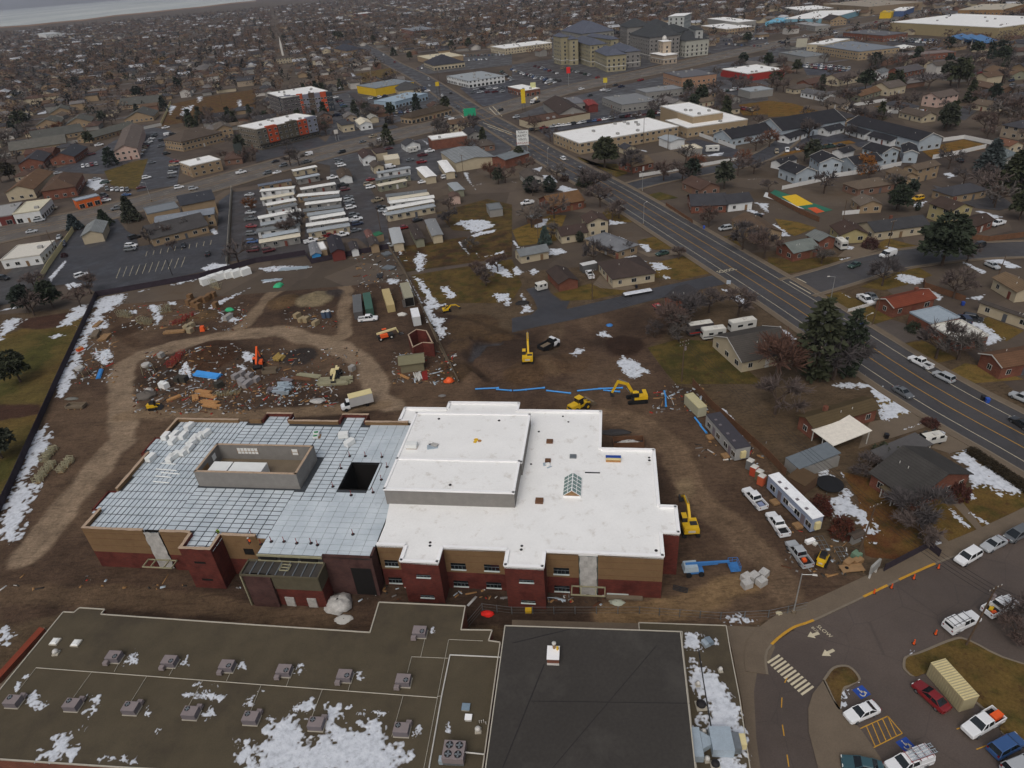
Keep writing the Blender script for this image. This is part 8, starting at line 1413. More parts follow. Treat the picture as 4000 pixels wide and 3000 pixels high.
snow('snow_on_ground',[(0,1,[(850,920),(1100,880),(1060,950),(900,1060),(920,1170),(780,1200),(700,1420),(620,1659),(520,1659),(640,1350),(780,1080)],-.15,2.2),(0,1,[(1100,890),(1700,745),(1690,770),(1250,850)],.15,1.5),(0,2,[(490,120),(500,0),(630,0),(540,120)],0,1.2),(0,2,[(370,340),(420,370),(430,480),(330,700),(240,830),(330,880),(250,1050),(160,1340),(60,1400),(0,1400),(0,1120),(110,880),(280,500)],0,2.2),(0,1,[(500,1170),(640,1000),(780,960),(760,1030),(600,1150)],-.1,2.0),(0,1,[(0,1290),(0,1140),(120,1090),(210,1100),(100,1200)],-.1,2.5),(0,1,[(420,1250),(500,1220),(570,1240),(450,1270)],.1,.9),(0,1,[(560,800),(640,780),(710,800),(690,830),(590,840)],0,1.2),(0,1,[(420,740),(560,590),(580,600),(440,780)],0,.8),(0,1,[(0,1020),(170,985),(170,1000),(0,1030)],0,.8),(0,1,[(1740,660),(1830,610),(2020,630),(1990,650),(1760,690)],.1,1.2),(0,1,[(1810,330),(1850,310),(1890,360),(1850,370)],0,.7),(0,1,[(1880,1040),(2000,1070),(2080,1100),(2030,1150),(1930,1110)],0,1.4),(0,1,[(1790,1010),(1850,960),(2160,830),(2100,870),(1880,990),(1840,1040)],.15,1.2),(0,1,[(1270,1000),(1310,970),(1380,980),(1410,1090),(1350,1160),(1320,1040)],.05,1.2),(0,1,[(1100,1030),(1190,1020),(1180,1060),(1110,1050)],.1,1),(0,1,[(1455,950),(1520,950),(1530,980),(1460,975)],0,.7),(0,1,[(2000,1330),(2120,1380),(2212,1420),(2212,1500),(2120,1460),(2080,1380)],0,1.3),(0,1,[(2040,1490),(2110,1500),(2160,1560),(2090,1540)],.05,.8),(0,1,[(1540,1600),(1590,1500),(1640,1490),(1670,1600),(1600,1640)],.1,1),(0,1,[(780,1390),(960,1340),(1000,1440),(900,1520),(820,1450)],.45,1.2),(1,1,[(20,660),(150,640),(480,640),(480,660),(200,690),(60,690)],.15,1.2),(1,1,[(60,760),(190,745),(240,765),(60,790)],.1,.8),(1,1,[(1130,750),(1260,760),(1230,790),(1140,800)],.05,1),(1,1,[(1360,730),(1420,740),(1500,860),(1570,950),(1500,990),(1440,960),(1480,930)],-.1,1.4),(1,1,[(1450,1000),(1560,960),(1640,970),(1520,1020),(1530,1080),(1650,1090),(1600,1140),(1660,1240),(1590,1300),(1560,1200),(1490,1120)],-.05,1.5),(1,1,[(1580,820),(1660,800),(1750,910),(1650,920)],.1,1.3),(1,1,[(1690,290),(1760,240),(2000,240),(2080,290),(1940,340),(1860,350),(1760,290)],.1,1.5),(1,1,[(1850,380),(1940,340),(2080,320),(2060,350),(1880,390)],.1,.9),(1,1,[(1350,590),(1400,520),(1490,540),(1440,680),(1390,690)],.1,1.4),(1,1,[(1740,440),(1760,420),(1850,540),(1840,550)],0,.7),(1,1,[(1810,410),(1940,570),(2150,500),(2150,530),(1930,575)],.15,1.0),(1,1,[(1960,620),(2080,590),(2212,700),(2212,740),(2100,720),(2000,680)],.05,1.4),(1,1,[(2030,880),(2200,870),(2212,1000),(2080,950)],.25,1.5),(1,1,[(1220,500),(1250,490),(1270,540),(1240,545)],0,.6),(1,1,[(1290,760),(1320,750),(1440,960),(1420,980)],0,.6),(2,1,[(0,660),(40,640),(100,700),(20,730)],.05,1),(2,1,[(130,690),(200,650),(240,690),(190,720)],.2,1.2),(2,1,[(310,540),(330,490),(420,490),(470,520),(380,550)],-.1,1.2),(2,1,[(180,300),(250,230),(330,230),(290,290),(220,315)],-.1,1),(2,1,[(0,420),(20,420),(70,480),(40,485)],0,.6),(2,1,[(60,880),(90,870),(190,1030),(60,1060),(100,960)],.3,1.2),(2,1,[(920,380),(1000,415),(960,420)],0,.7),(2,1,[(835,290),(840,240),(1000,265),(940,275)],0,.9),(2,1,[(1100,450),(1180,455),(1210,510),(1160,520)],-.1,1),(2,1,[(1180,610),(1260,600),(1380,660),(1250,690),(1380,740),(1300,760),(1280,700),(1220,660)],.1,1.3),(2,1,[(940,570),(1070,545),(1090,560),(1160,600),(1140,605),(1080,560)],0,.5),(2,1,[(910,1490),(960,1420),(1080,1470),(1130,1520),(1190,1570),(1060,1610),(1000,1590)],.0,1.4),(2,1,[(1810,840),(1900,850),(1880,880)],.1,.8),(2,1,[(1870,910),(1960,890),(2050,960),(1980,970)],.1,1.1),(2,1,[(2090,90),(2212,100),(2212,180)],0,1.3),(2,1,[(2010,160),(2060,150),(2180,190),(2160,210)],.05,.9),(2,1,[(1590,20),(1680,0),(1760,0),(1650,45)],0,1.2),(2,0,[(170,1460),(270,1440),(240,1480)],-.1,1),(2,0,[(235,1510),(340,1520),(400,1580),(290,1580)],-.1,1.2),(2,0,[(390,1640),(430,1600),(570,1640),(520,1680)],-.1,1.2),(2,1,[(480,1400),(560,1350),(660,1350),(560,1440)],.5,1.2),(2,1,[(700,1240),(800,1190),(880,1260),(780,1260)],.55,1),
(3,1,[(45,1180),(110,1160),(270,1300),(230,1350)],-.1,.9),(3,1,[(75,1070),(130,1080),(290,1190),(260,1210)],.15,.8),(3,1,[(1080,740),(1170,700),(1370,760),(1280,800),(1130,770)],-.1,1.4),(3,1,[(1860,585),(2030,580),(2180,650),(2090,660),(2000,620)],-.05,1.0),(3,1,[(1650,595),(1690,600),(1890,690),(1850,705)],-.1,.8),(3,1,[(1740,1130),(1830,1120),(2040,1270),(1890,1320),(1840,1280),(1900,1230)],-.15,1.2),(3,1,[(1710,920),(1870,885),(1830,930)],-.2,.8),(3,1,[(1370,830),(1420,850),(1530,910),(1470,950)],.2,1),(3,1,[(630,870),(700,900),(720,920),(650,890)],0,.5),(3,1,[(1780,165),(1830,160),(2030,215),(1960,230)],-.1,.9),(3,1,[(1250,100),(1370,80),(1330,130),(1250,130)],0,1),(3,1,[(990,460),(1140,490),(1120,500),(1000,480)],.05,.7),(3,1,[(660,470),(760,470),(740,495),(680,500)],-.1,.8),(3,1,[(590,575),(700,560),(740,580),(640,600)],.3,.9),(3,1,[(0,290),(60,270),(200,380),(110,390)],0,1),(3,1,[(610,240),(700,245),(680,260)],0,.6),(3,1,[(740,1510),(860,1590),(960,1659),(900,1659)],.15,.8),(3,2,[(550,0),(640,-10),(860,0),(980,20),(1120,120),(950,170),(880,40),(600,25)],-.15,1.3),(3,2,[(950,190),(1120,140),(1280,230),(1000,320)],-.2,1.2),(3,2,[(1560,600),(1720,570),(1730,600),(2212,920),(2212,960),(2020,930),(2000,970),(1890,890),(1770,890),(1700,700)],-.05,1.5),(3,2,[(1720,970),(1760,930),(1800,980),(1760,1000)],0,.7),(3,2,[(1520,1070),(1560,1060),(1750,1230),(1740,1260),(1620,1160)],.1,.9),(3,2,[(1640,1060),(1760,1110),(1940,1220),(1920,1260),(1780,1150)],.35,.9),(3,2,[(1400,1320),(1440,1310),(1530,1410),(1470,1440)],0,.7),(3,2,[(400,830),(440,770),(560,790),(660,880),(740,1000),(900,1180),(960,1290),(840,1330),(800,1220),(740,1110),(560,1160),(530,1000),(640,950),(560,900)],-.05,1.5),(3,2,[(620,750),(660,790),(650,810)],0,.4),(3,2,[(1120,400),(1280,350),(1360,330),(1200,400)],.1,.5),(3,2,[(1480,400),(1550,400),(1530,440)],0,.6),(3,2,[(420,740),(520,730),(550,760),(440,780)],.15,.7),(3,2,[(850,1370),(940,1360),(950,1390)],.1,.5),(3,3,[(530,840),(620,790),(720,860),(790,900),(680,980),(640,1150),(560,1080),(580,960)],-.05,1.0),(3,3,[(1200,720),(1230,640),(1270,640),(1250,700)],0,.5),(3,3,[(1760,590),(1850,580),(1960,690),(2080,840),(2212,940),(2200,960),(2040,860),(1900,690)],.05,1.0),(3,3,[(1680,760),(1720,750),(1930,960),(1880,980),(1760,890)],.1,1.0),(3,3,[(1640,800),(1700,860),(1850,1040),(1800,1050)],.15,.7),(3,3,[(2000,1150),(2060,1150),(2110,1220),(2040,1240)],.2,.7),(2,3,[(1820,410),(1880,340),(1980,330),(2120,380),(2120,430),(1960,430)],.2,1.2),(2,2,[(1770,200),(1830,210),(2050,460),(2020,470)],.1,.7),(0,3,[(0,620),(0,480),(60,440),(130,520),(60,600)],.1,1.3),(0,0,[(750,1610),(760,1550),(830,1540),(960,1560),(900,1600),(830,1650)],0,2),(0,0,[(1430,930),(1470,900),(1530,920),(1470,1000)],.1,3),(0,0,[(1700,840),(1750,830),(1750,870),(1700,890)],.1,3),(0,0,[(1560,920),(1700,900),(1640,1000),(1540,1010)],.55,3),(0,0,[(2050,860),(2090,850),(2100,920),(2050,920)],.2,3),(0,0,[(320,980),(420,950),(410,980),(330,990)],-.2,2.5),(0,0,[(350,860),(440,835),(430,860)],-.2,2.5),(0,0,[(620,650),(660,620),(830,565),(830,590),(650,660)],-.1,4),(1,0,[(790,630),(830,630),(920,720),(890,715)],-.1,2),(1,0,[(660,690),(720,700),(760,760),(700,770)],.1,2.5),(1,0,[(1430,1200),(1490,1240),(1480,1250)],0,1),(1,0,[(1130,990),(1260,1000),(1150,1005)],.1,1),(1,0,[(1790,1490),(1830,1490),(1850,1570),(1900,1640),(1830,1560)],0,1),(3,0,[(1510,1500),(1570,1490),(1640,1520),(1560,1540)],.2,1.3),(3,0,[(1280,950),(1380,940),(1370,960)],.2,1.3),(3,0,[(700,1600),(780,1600),(770,1620)],0,1),(2,0,[(1600,1350),(1840,1310),(1830,1350)],.4,1.5),(2,0,[(1080,1290),(1160,1300),(1180,1320)],.1,1)])
# -- the building yard
def Q(c,r,x,y,z=0):
 p=G((c,r,x,y),z);return p,hz((p.x,p.y))
def stuffat(name,label,cat,c,r,x,y,dx=10,dy=0,grp=None):
 p,z=Q(c,r,x,y);return thing(name,label,cat,(p.x,p.y,z),head((c,r,x,y),(dx,dy)),grp)
for x,y in((1785,795),(1850,770),(1915,750),(1985,735),(2050,728),(2125,712)):p,z=Q(0,1,x,y);block(p.x,p.y,z,3.4,2.6,2.3,R(42),'white wrapped foam block by the site fence below the car park','wrapped blocks by the fence')
def bars(name,label,cat,c,r,x,y,dx,dy,L,n,rows,w,m,part,round_=False,jit=0.02,grp=None,col=None):
 o=stuffat(name,label,cat,c,r,x,y,dx,dy,grp);me=(MB().tube((-L/2,0,w/2),(L/2,0,w/2),w/2*.95,8)if round_ else MB().box(0,0,0,L,w*.9,w*.8)).mesh(part,m)
 for j in range(rows):
  for i in range(n-j if round_ else n):obj(part,me,o,(random.uniform(-1,1)*L*jit,(i-(n-1)/2+(.5*j if round_ else 0))*w,j*w*.85+.04),R(random.uniform(-60,60)*jit),scale=(random.uniform(1-3*jit,1),1,1),color=col)
 return o
bars('pipe_bundle','bundle of bright blue pipes on the dirt','pipes',0,1,1795,1590,100,14,8,7,2,.35,'blue_pipe','pipe',True);bars('pipe_bundle','small bundle of blue pipes beside the snow strip','pipes',0,1,865,1580,30,-80,5,4,2,.3,'blue_pipe','pipe',True)
bars('stud_bundle','olive steel studs laid out beside the cream telehandler','steel',1,1,680,1645,100,-4,8.5,9,2,.38,'olive_steel','stud',jit=.06);bars('stud_bundle','pale steel studs and dark strips on the dirt','steel',1,1,460,1590,100,14,7,5,1,.3,'olive_steel','stud',jit=.08);bars('rail_stack','rusty brown rails on the dirt','steel',1,1,400,1618,100,8,6,5,1,.25,'fence_wood','rail',jit=.06)
for i,(x,y,dx,dy,L,n)in enumerate(((1760,75,100,14,4.5,5),(1690,125,10,60,3.2,6),(1800,110,100,20,5.5,5),(1810,165,100,16,5,6),(1830,195,100,12,5,6),(1505,130,90,-40,3.6,4))):bars('lumber_pile','loose pile of tan lumber behind the metal deck','lumber',0,2,x,y,dx,dy,L,n,2,.24,'lumber','plank',jit=.05,grp='lumber behind the deck')
bars('timber_stack','long stack of planks beside the masonry pallets','lumber',0,1,1510,1215,100,-8,6.5,6,2,.3,'wood','plank');bars('timber_stack','brown timber stack beside the snow strip','lumber',0,1,850,1150,60,-50,4,5,2,.3,'wood','plank');bars('timber_stack','grey board stack beside the snow strip','lumber',0,1,830,1240,30,-60,5,6,3,.3,'concrete','board');bars('timber_stack','low brown pallet boards beside the snow strip','lumber',0,1,910,1265,60,-60,4,7,2,.35,'wood','board')
bars('timber_stack','red beams lying beside the small shed','lumber',1,1,1460,1590,20,100,4.5,5,1,.28,'red_steel','beam',jit=.05);bars('timber_stack','white and cream boards beside the small shed','lumber',1,1,1400,1600,20,100,4.5,6,1,.3,'trim','board',jit=.08);bars('timber_stack','brown boards beside the small shed','lumber',1,1,1280,1600,100,40,4,3,1,.25,'lumber','board',jit=.1);bars('sheet_stack','pale blue metal sheets by the upper fence','sheets',1,1,330,665,100,-8,11,4,1,.5,'galvanised','sheet',jit=.05);bars('sheet_stack','grey roofing sheets at the fence corner','sheets',1,1,1130,540,60,40,4,5,1,.6,'steel','sheet',jit=.06);bars('sheet_stack','white strips laid on the mud by the track','sheets',1,1,140,765,100,-6,7,4,1,.35,'galvanised','sheet',jit=.1);bars('sheet_stack','grey sheets beside the brown hedge line','sheets',1,1,1150,660,70,10,4.5,5,1,.6,'steel','sheet',jit=.06);bars('pipe_bundle','two grey ducts beside the scrap heap','pipes',1,1,270,1635,100,20,3.4,2,1,.6,'unit_mauve_side','duct',True);bars('rail_stack','grey metal bars near the containers','steel',1,1,1070,730,-10,100,4,5,1,.4,'dark_steel','bar',jit=.06)
bars('scrap_pile','pale blue sheet metal scraps in a heap','scrap',1,2,250,60,90,-10,3.6,8,3,.55,'galvanised','sheet',jit=.3);bars('scrap_pile','grey duct scraps beside the sheet metal heap','scrap',1,2,160,75,60,-40,2.2,6,2,.6,'unit_mauve_side','sheet',jit=.3);bars('roll_pile','heap of yellow insulation rolls on the dirt','insulation',1,1,200,1450,60,-60,3,5,2,.6,'flat','roll',True,jit=.15,col=S(168,142,80))
def gl(a,b):
 (p,z),(q,w)=Q(*a),Q(*b);m=(p+q)/2;o=thing('water_pipe','single long blue pipe laid along the trench','pipe',(m.x,m.y,max(z,w)+.02),math.atan2(q.y-p.y,q.x-p.x),'blue trench pipes');L=(q-p).length;MB().tube((-L/2,0,.2),(L/2-.4,0,.2),.19,10).build('barrel','blue_pipe',o);MB().tube((L/2-.4,0,.2),(L/2,0,.2),.25,10).build('socket','blue_pipe',o)
for r,a in((1,(1895,52,2100,42)),(1,(2075,55,2212,66)),(2,(10,66,130,58)),(2,(75,62,285,42)),(2,(295,66,510,90)),(2,(562,68,770,49)),(2,(742,49,958,42)),(2,(788,62,935,76)),(2,(1315,68,1328,118)),(2,(1326,132,1330,205)),(2,(1578,298,1630,365)),(2,(1625,365,1680,430))):gl((r,2,a[0],a[1]),(r,2,a[2],a[3]))
def pallets(label,grp,pts,s,m,col=None,wood=True):
 me=MB().box(0,0,.14,s[0],s[1],s[2],tx=.98,ty=.98).mesh('load',m);pl=MB().box(0,0,0,s[0],s[1],.14).mesh('pallet','wood')
 for c,r,x,y in pts:o=stuffat('pallet_load',label,'pallet',c,r,x,y,30,-20,grp);obj('load',me,o,(0,0,0),R(random.uniform(-15,15)),color=col);obj('pallet',pl,o)
pallets('wrapped pallet of grey concrete blocks beside the orange telehandler','block pallets',[(0,1,2040,1615),(0,1,2095,1590),(0,1,2090,1650),(0,1,2160,1610),(1,1,10,1640),(0,2,2100,10),(0,2,2130,30),(0,2,2160,5)],(1.7,1.3,1.2),'flat',S(140,136,136))
pallets('brown masonry pallet in the stack near the snow','masonry pallets',[(0,1,1650,930),(0,1,1680,990),(0,1,1710,975),(0,1,1745,955),(0,1,1780,950),(0,1,1815,925),(0,1,1850,910),(0,1,1640,975),(0,1,1720,1010),(0,1,1870,1000)],(1.7,1.4,1.7),'flat',S(116,88,60));pallets('pale brick pallet beside the planks','pale brick pallets',[(0,1,1620,1190),(0,1,1660,1170),(0,1,1650,1215)],(1.7,1.5,1.3),'flat',S(150,138,112));pallets('pallet of small white sacks in the mud heap','sack pallets',[(0,2,1410,30),(0,2,1440,40)],(1.5,1.2,1.4),'poly_block');pallets('grey covered pallet on the muddy track edge','covered pallets',[(0,1,1400,1430),(0,1,1960,1110),(0,1,1990,1090),(1,1,835,1545)],(1.5,1.3,1.3),'flat',S(150,148,144));pallets('crate beside the gravel heaps','crates by the gravel',[(1,1,360,1085),(1,1,400,1120),(1,1,440,1120),(1,1,520,1150)],(2.2,1.3,1.2),'flat',S(150,134,104));pallets('timber topped pallet of white bags near the school drive','bag pallets',[(2,3,2020,40),(2,3,2085,35),(2,3,2170,10),(2,3,2025,95),(2,3,2150,80)],(1.5,1.2,1.1),'plastic_sheet');pallets('brown plywood stack beside the school drive fence','plywood stacks',[(3,2,690,1560),(3,2,770,1545)],(1.6,1.0,.8),'plywood');pallets('dark crate beside the lumber piles','dark crates',[(0,2,1900,30),(0,1,1550,1640),(0,1,1600,1640)],(1.9,1.5,1.4),'flat',S(58,56,50))
o=stuffat('tank','orange plastic tank on the dirt beside the track','tank',0,1,1755,1200,10,-30);MB().box(0,0,.1,1.8,1.3,1.3,tx=.8,ty=.8).build('shell','orange_paint',o);MB().box(0,0,0,1.6,1.1,.1).build('skid','dark_steel',o);o=stuffat('tank','small orange bin on the snow strip','tank',0,1,695,1370,20,-10);MB().box(0,0,0,1.7,1.2,.8,ty=.8).build('shell','orange_paint',o);MB().box(0,0,.8,1.75,1.1,.06).build('lid','lumber',o)
def frames(label,c,r,x,y,dx,dy,n,m,L=2.4,H_=1.5):
 o=stuffat('scaffold_stack',label,'scaffolding',c,r,x,y,dx,dy);fr=MB()
 for s in(-1,1):fr.bar((0,s*.75,0),(0,s*.75,H_),.07,.07)
 for z in(.1,H_*.5,H_):fr.bar((0,-.75,z),(0,.75,z),.06,.06)
 me=fr.mesh('frame',m)
 for i in range(n):f=obj('frame',me,o,((i/n-.5)*L+random.uniform(-.1,.1),random.uniform(-.3,.3),.1),R(random.uniform(-25,25)));f.rotation_euler.y=R(random.uniform(-30,40))
 MB().box(0,0,0,L,1.2,.1).build('rack','wood',o);return o
frames('green scaffold frames heaped at the upper left',0,1,1090,1080,80,10,14,'olive_steel',5,2);frames('green scaffold frames beside broken timber',0,1,1260,1140,80,10,14,'olive_steel',5,2);frames('tall pale scaffold frames beside the snow',0,1,1440,1040,60,-10,12,'olive_steel',3.5,2.4);frames('pale scaffold frames before the white blocks',0,1,1870,830,60,30,8,'olive_steel',4,2.6);frames('red steel frames in a heap, larger one',0,1,1530,1470,60,-60,22,'red_steel',7,1.6);frames('red steel frames in a heap, far left one',0,1,1545,1135,60,-20,14,'red_steel',4,1.2);frames('red steel frames in a heap, far right one',0,1,1640,1090,60,-20,14,'red_steel',4,1.2)
frames('row of dull green frames beside the snow, far one',0,2,430,620,50,-60,22,'olive_steel',5,1.2);frames('row of dull green frames beside the snow, near one',0,2,400,770,50,-60,26,'olive_steel',7,1.2);frames('row of dull green frames beside the dirt track',0,2,580,710,50,-60,18,'olive_steel',5,1.2);frames('green mesh racks beside the block pallets',0,2,1970,90,80,-10,16,'olive_steel',6,.8);frames('grey frames stored beside the brick tower',1,3,960,40,80,6,8,'red_steel',5,3.4)
def silo(c,r,x,y,label):o=stuffat('mortar_silo',label,'silo',c,r,x,y);MB().lathe([(.3,1.6),(1.1,2.4),(1.1,3.0),(1.0,3.05)],12).build('hopper','plastic_sheet',o);[MB().bar((sx*1.1,sy*1.1,0),(sx*.9,sy*.9,3.0),.1,.1).build('leg','olive_steel',o)for sx in(-1,1)for sy in(-1,1)]
silo(0,1,1290,1570,'grey mortar hopper on a steel frame at the track');silo(0,1,720,1600,'grey mortar hopper on a frame beside the snow strip')
def lump(o,name,m,a,b,h,seed=1,col=None):
 r=np.random.default_rng(seed);V=[];F=[]
 for i in range(7):
  for j in range(14):t=j/14*6.283;k=math.cos(i/6*1.5)*(.8+.4*r.random());V.append((a*k*math.cos(t),b*k*math.sin(t),h*math.sin(i/6*1.57)*(.8+.35*r.random())))
 for i in range(6):
  for j in range(14):F.append((i*14+j,i*14+(j+1)%14,(i+1)*14+(j+1)%14,(i+1)*14+j))
 ob=obj(name,np_mesh(name,V,F,m),o,color=col);return ob
for c,r,x,y,a,b,h,m,col,nm,lab in((1,3,720,250,2.3,1.9,1.5,'plastic_sheet',None,'tarp_heap','big crumpled heap of white plastic beside the entrance'),(1,3,760,375,1.4,.9,.25,'trim',None,'foam_spill','pale splash of spilled foam before the entrance'),(1,3,2000,330,1.1,.6,.5,'flat',S(220,40,30),'tarp_heap','bright red tarp behind the old school'),(1,1,195,810,1.5,2.0,.8,'flat',S(60,170,120),'tarp_heap','green tarp covered stack beside the upper track'),(0,1,1985,1025,1.6,1.0,.9,'flat',S(60,170,120),'tarp_heap','green tarp covered stack beside the soil heap'),(0,2,1265,110,2.4,2.0,1.3,'flat',S(96,90,84),'rubble_heap','grey rubble heap beside the dirt track'),(0,2,1290,60,1.0,.9,.9,'plastic_sheet',None,'tarp_heap','white plastic heap on top of the rubble corner'),(1,2,530,150,2.0,1.1,.4,'plastic_sheet',None,'tarp_heap','white plastic scraps beside the box truck'),(1,1,1265,1065,1.4,.8,.8,'trim',None,'tarp_heap','small white tarp heap beside the white container'),(1,1,1670,1645,1.2,1.0,1.0,'orange_paint',None,'tarp_heap','bright orange tarp at the site fence corner'),(2,2,880,420,3.6,1.0,.4,'flat',S(60,58,58),'scrap_heap','dark scrap strips beside the white roof'),(2,1,2100-2010,960,2,1.6,.6,'flat',S(40,38,38),'scrap_heap','dark scrap beside the side street turning'),(2,1,842,1155,.9,.8,.4,'blue_paint',None,'tarp_heap','small blue tub on the bare lot'),(1,2,2000-390,105,.9,.5,.3,'flat',S(120,118,116),'scrap_heap','grey scrap lying behind the white roof'),(2,3,905,235,1.2,.6,.3,'flat',S(170,176,160),'tarp_heap','pale tarp scrap before the right wing'),(0,2,620,130,1.7,.7,.3,'flat',S(110,110,104),'tub','shallow grey trough beside the concrete frame'),(3,3,95,325,.5,.4,.3,'flat',S(190,180,150),'scrap_heap','straw scrap at the lamp foot')):
 o=stuffat(nm,lab,'heap',c,r,x,y);lump(o,'mass',m,a,b,h,int(x),col);MB().box(.2*a,-.3*b,0,a*.9,b*.4,.12,.5).build('scrap',m,o,color=col)
def shed_red():
 z=4.0;pts=[G((1,1,x,y),z)for x,y in((1310,1230),(1385,1182),(1475,1195),(1532,1305),(1440,1300),(1352,1342))];o=thing('brick_shed','roofless dark red block shed beside the site fence','shed',(0,0,0));pts=pts if sum(a.x*b.y-b.x*a.y for a,b in zip(pts,pts[1:]+pts[:1]))>0 else pts[::-1]
 for a,b in zip(pts,pts[1:]+pts[:1]):
  d=(b-a).normalized();n=Vector((-d.y,d.x))*.3;q=[a,b,b+n,a+n];MB().prism(q,0,z-.1).build('wall','red_brick',o);MB().prism(q,z-.1,z).build('wall_cap','tape',o)
 p=G((1,1,1480,1365),1.2);MB().box(p.x,p.y,0,2.2,.2,2.6,R(-6)).build('gate','steel',o)
shed_red();H(1,1,1235,1500,1465,1470,1448,1385,2.6,'gable',S(116,112,88),S(118,112,90),'small shed with olive and red roof beside the red block shed','shed','nm')
def toilet(c,r,x,y,col,label,grp):o=stuffat('portable_toilet',label,'toilet',c,r,x,y,20,-18,grp);MB().box(0,0,.1,1.15,1.15,2.0).build('cabin','gloss',o,color=col);MB().box(0,0,2.1,1.2,1.2,.22,tx=.7,ty=.7).build('roof','trim',o);MB().box(0,-.59,.2,.75,.04,1.75).build('door','gloss',o,color=tuple(k*1.15 for k in col))
for c,r,x,y,col,l in((2,2,2050,735,S(110,112,112),'grey portable toilet beside the grey office trailer'),(2,2,2085,790,S(176,72,48),'orange sided portable toilet, farther one'),(2,2,2130,830,S(110,104,80),'olive portable toilet between the orange ones'),(2,2,2150,870,S(186,90,60),'orange sided portable toilet, nearer one'),(1,1,595,1090,S(70,84,104),'blue portable toilet on the dirt, left one'),(1,1,632,1085,S(70,84,104),'blue portable toilet on the dirt, right one')):toilet(c,r,x,y,col,l,'portable toilets')
o=stuffat('dumpster','long brown dumpster full of debris beside the white roof','dumpster',2,2,1005,530,100,-4);[MB().box(0,s*1.1,0,6.2,.12,1.5).build('side','fence_wood',o)for s in(-1,1)];[MB().box(s*3.05,0,0,.12,2.2,1.5).build('end','fence_wood',o)for s in(-1,1)];lump(o,'debris','plastic_sheet',2.6,.9,1.2,5);MB().box(0,0,0,6,2.1,.3).build('floor','dark_steel',o)
o=stuffat('trough','pale concrete trough frame on the mud','trough',0,2,665,205,100,-2);[MB().box(0,s*.9,.3,4.6,.15,.7).build('side','concrete',o)for s in(-1,1)];[MB().box(s*2.25,0,.3,.15,1.8,.7).build('end','concrete',o)for s in(-1,1)];MB().box(0,0,.3,4.4,1.7,.1).build('floor','concrete',o);[MB().box(x_,0,0,.3,1.9,.3).build('foot','wood',o)for x_ in(-1.6,0,1.6)]
o=stuffat('trough','grey steel skip beside the orange telehandler','skip',1,1,125,1560,100,-8);[MB().box(0,s*.9,.1,3.6,.08,1.1).build('side','concrete',o)for s in(-1,1)];[MB().box(s*1.8,0,.1,.08,1.8,1.1).build('end','concrete',o)for s in(-1,1)];MB().box(0,0,.1,3.5,1.7,.1).build('floor','dark_steel',o)
o=stuffat('transformer_box','green utility box beside the school drive fence','utility box',3,2,760,1500,20,-14);MB().box(0,0,.1,1.3,1.3,1.0,tx=.92,ty=.92).build('cabinet','flat',o,color=S(104,130,108));MB().box(0,0,0,1.5,1.5,.1).build('pad','concrete',o)
o=stuffat('plywood_table','brown plywood platform with a round hole by the drive','platform',3,2,720,1610,60,-6);MB().box(0,0,.5,3.6,1.5,.1).build('top','plywood',o);[MB().box(sx*1.6,sy*.6,0,.15,.15,.5).build('leg','wood',o)for sx in(-1,1)for sy in(-1,1)];MB().lathe([(.3,.6),(.3,.62)],12,c=(-.8,.1)).build('hole','dark_void',o)
o=stuffat('trampoline','round black trampoline on the snowy yard','trampoline',3,2,530,890);MB().lathe([(0.1,.8),(2.1,.8),(2.1,.84),(.1,.85)],24).build('mat','fence_dark',o);MB().lathe([(2.1,.78),(2.35,.78),(2.35,.86),(2.1,.86)],24).build('ring','black_trim',o);[MB().box(2.2*math.cos(k),2.2*math.sin(k),0,.06,.06,.8).build('leg','steel',o)for k in(0,1.05,2.1,3.14,4.2,5.2)]
o=stuffat('site_box','yellow box on the ground before the right wing','box',2,3,143,310,30,0);MB().box(0,0,0,.95,.7,.5).build('shell','yellow_paint',o);MB().box(0,0,.5,1.0,.75,.06).build('lid','yellow_paint',o);o=stuffat('concrete_slab','pale concrete slab leaning at the wall foot','slab',2,3,970,195,100,4);MB().box(0,0,0,5.6,.7,.3).build('slab','concrete',o);MB().box(0,.45,.3,5.4,.2,.3).build('edge','sill',o);o=stuffat('steel_grate','black steel frame lying beside the school corner','frame',2,3,1455,115,100,24);[MB().bar((-1.1,y_,.1),(1.1,y_,.1),.12,.1).build('bar','dark_steel',o)for y_ in(-.5,-.2,.1,.4)];[MB().bar((x_,-.5,.2),(x_,.4,.2),.12,.1).build('cross_bar','dark_steel',o)for x_ in(-1.1,0,1.1)]
for t,lab in(((3,2,465,1375),'steel gate frame lying beside the silver pickup'),((3,2,640,1470),'dark fence panels lying beside the utility box')):
 o=stuffat('mesh_barrier',lab,'panel',*t,40,70);[MB().bar((-1.5,y_,.08),(1.5,y_,.08),.06,.06).build('rail','steel',o)for y_ in(-.7,0,.7)];[MB().bar((x_,-.7,.12),(x_,.7,.12),.06,.06).build('bar','steel',o)for x_ in(-1.5,-.5,.5,1.5)]
o=stuffat('white_chest','white chest freezer and boards beside the silver pickup','chest',3,2,360,1370,60,-20);MB().box(0,0,0,1.6,.7,.6).build('chest','white_flashing',o);MB().box(.5,-.7,0,.8,.6,.3,.4).build('board','trim',o)
def bin_(c,r,x,y,col,label):o=stuffat('wheelie_bin',label,'bin',c,r,x,y);MB().box(0,0,.1,.62,.7,.9,tx=1.12,ty=1.12).build('body','gloss',o,color=col);MB().box(0,0,1.0,.75,.85,.1).build('lid','gloss',o,color=col);MB().tube((-.3,.35,.12),(.3,.35,.12),.12,8).build('wheel','rubber',o)
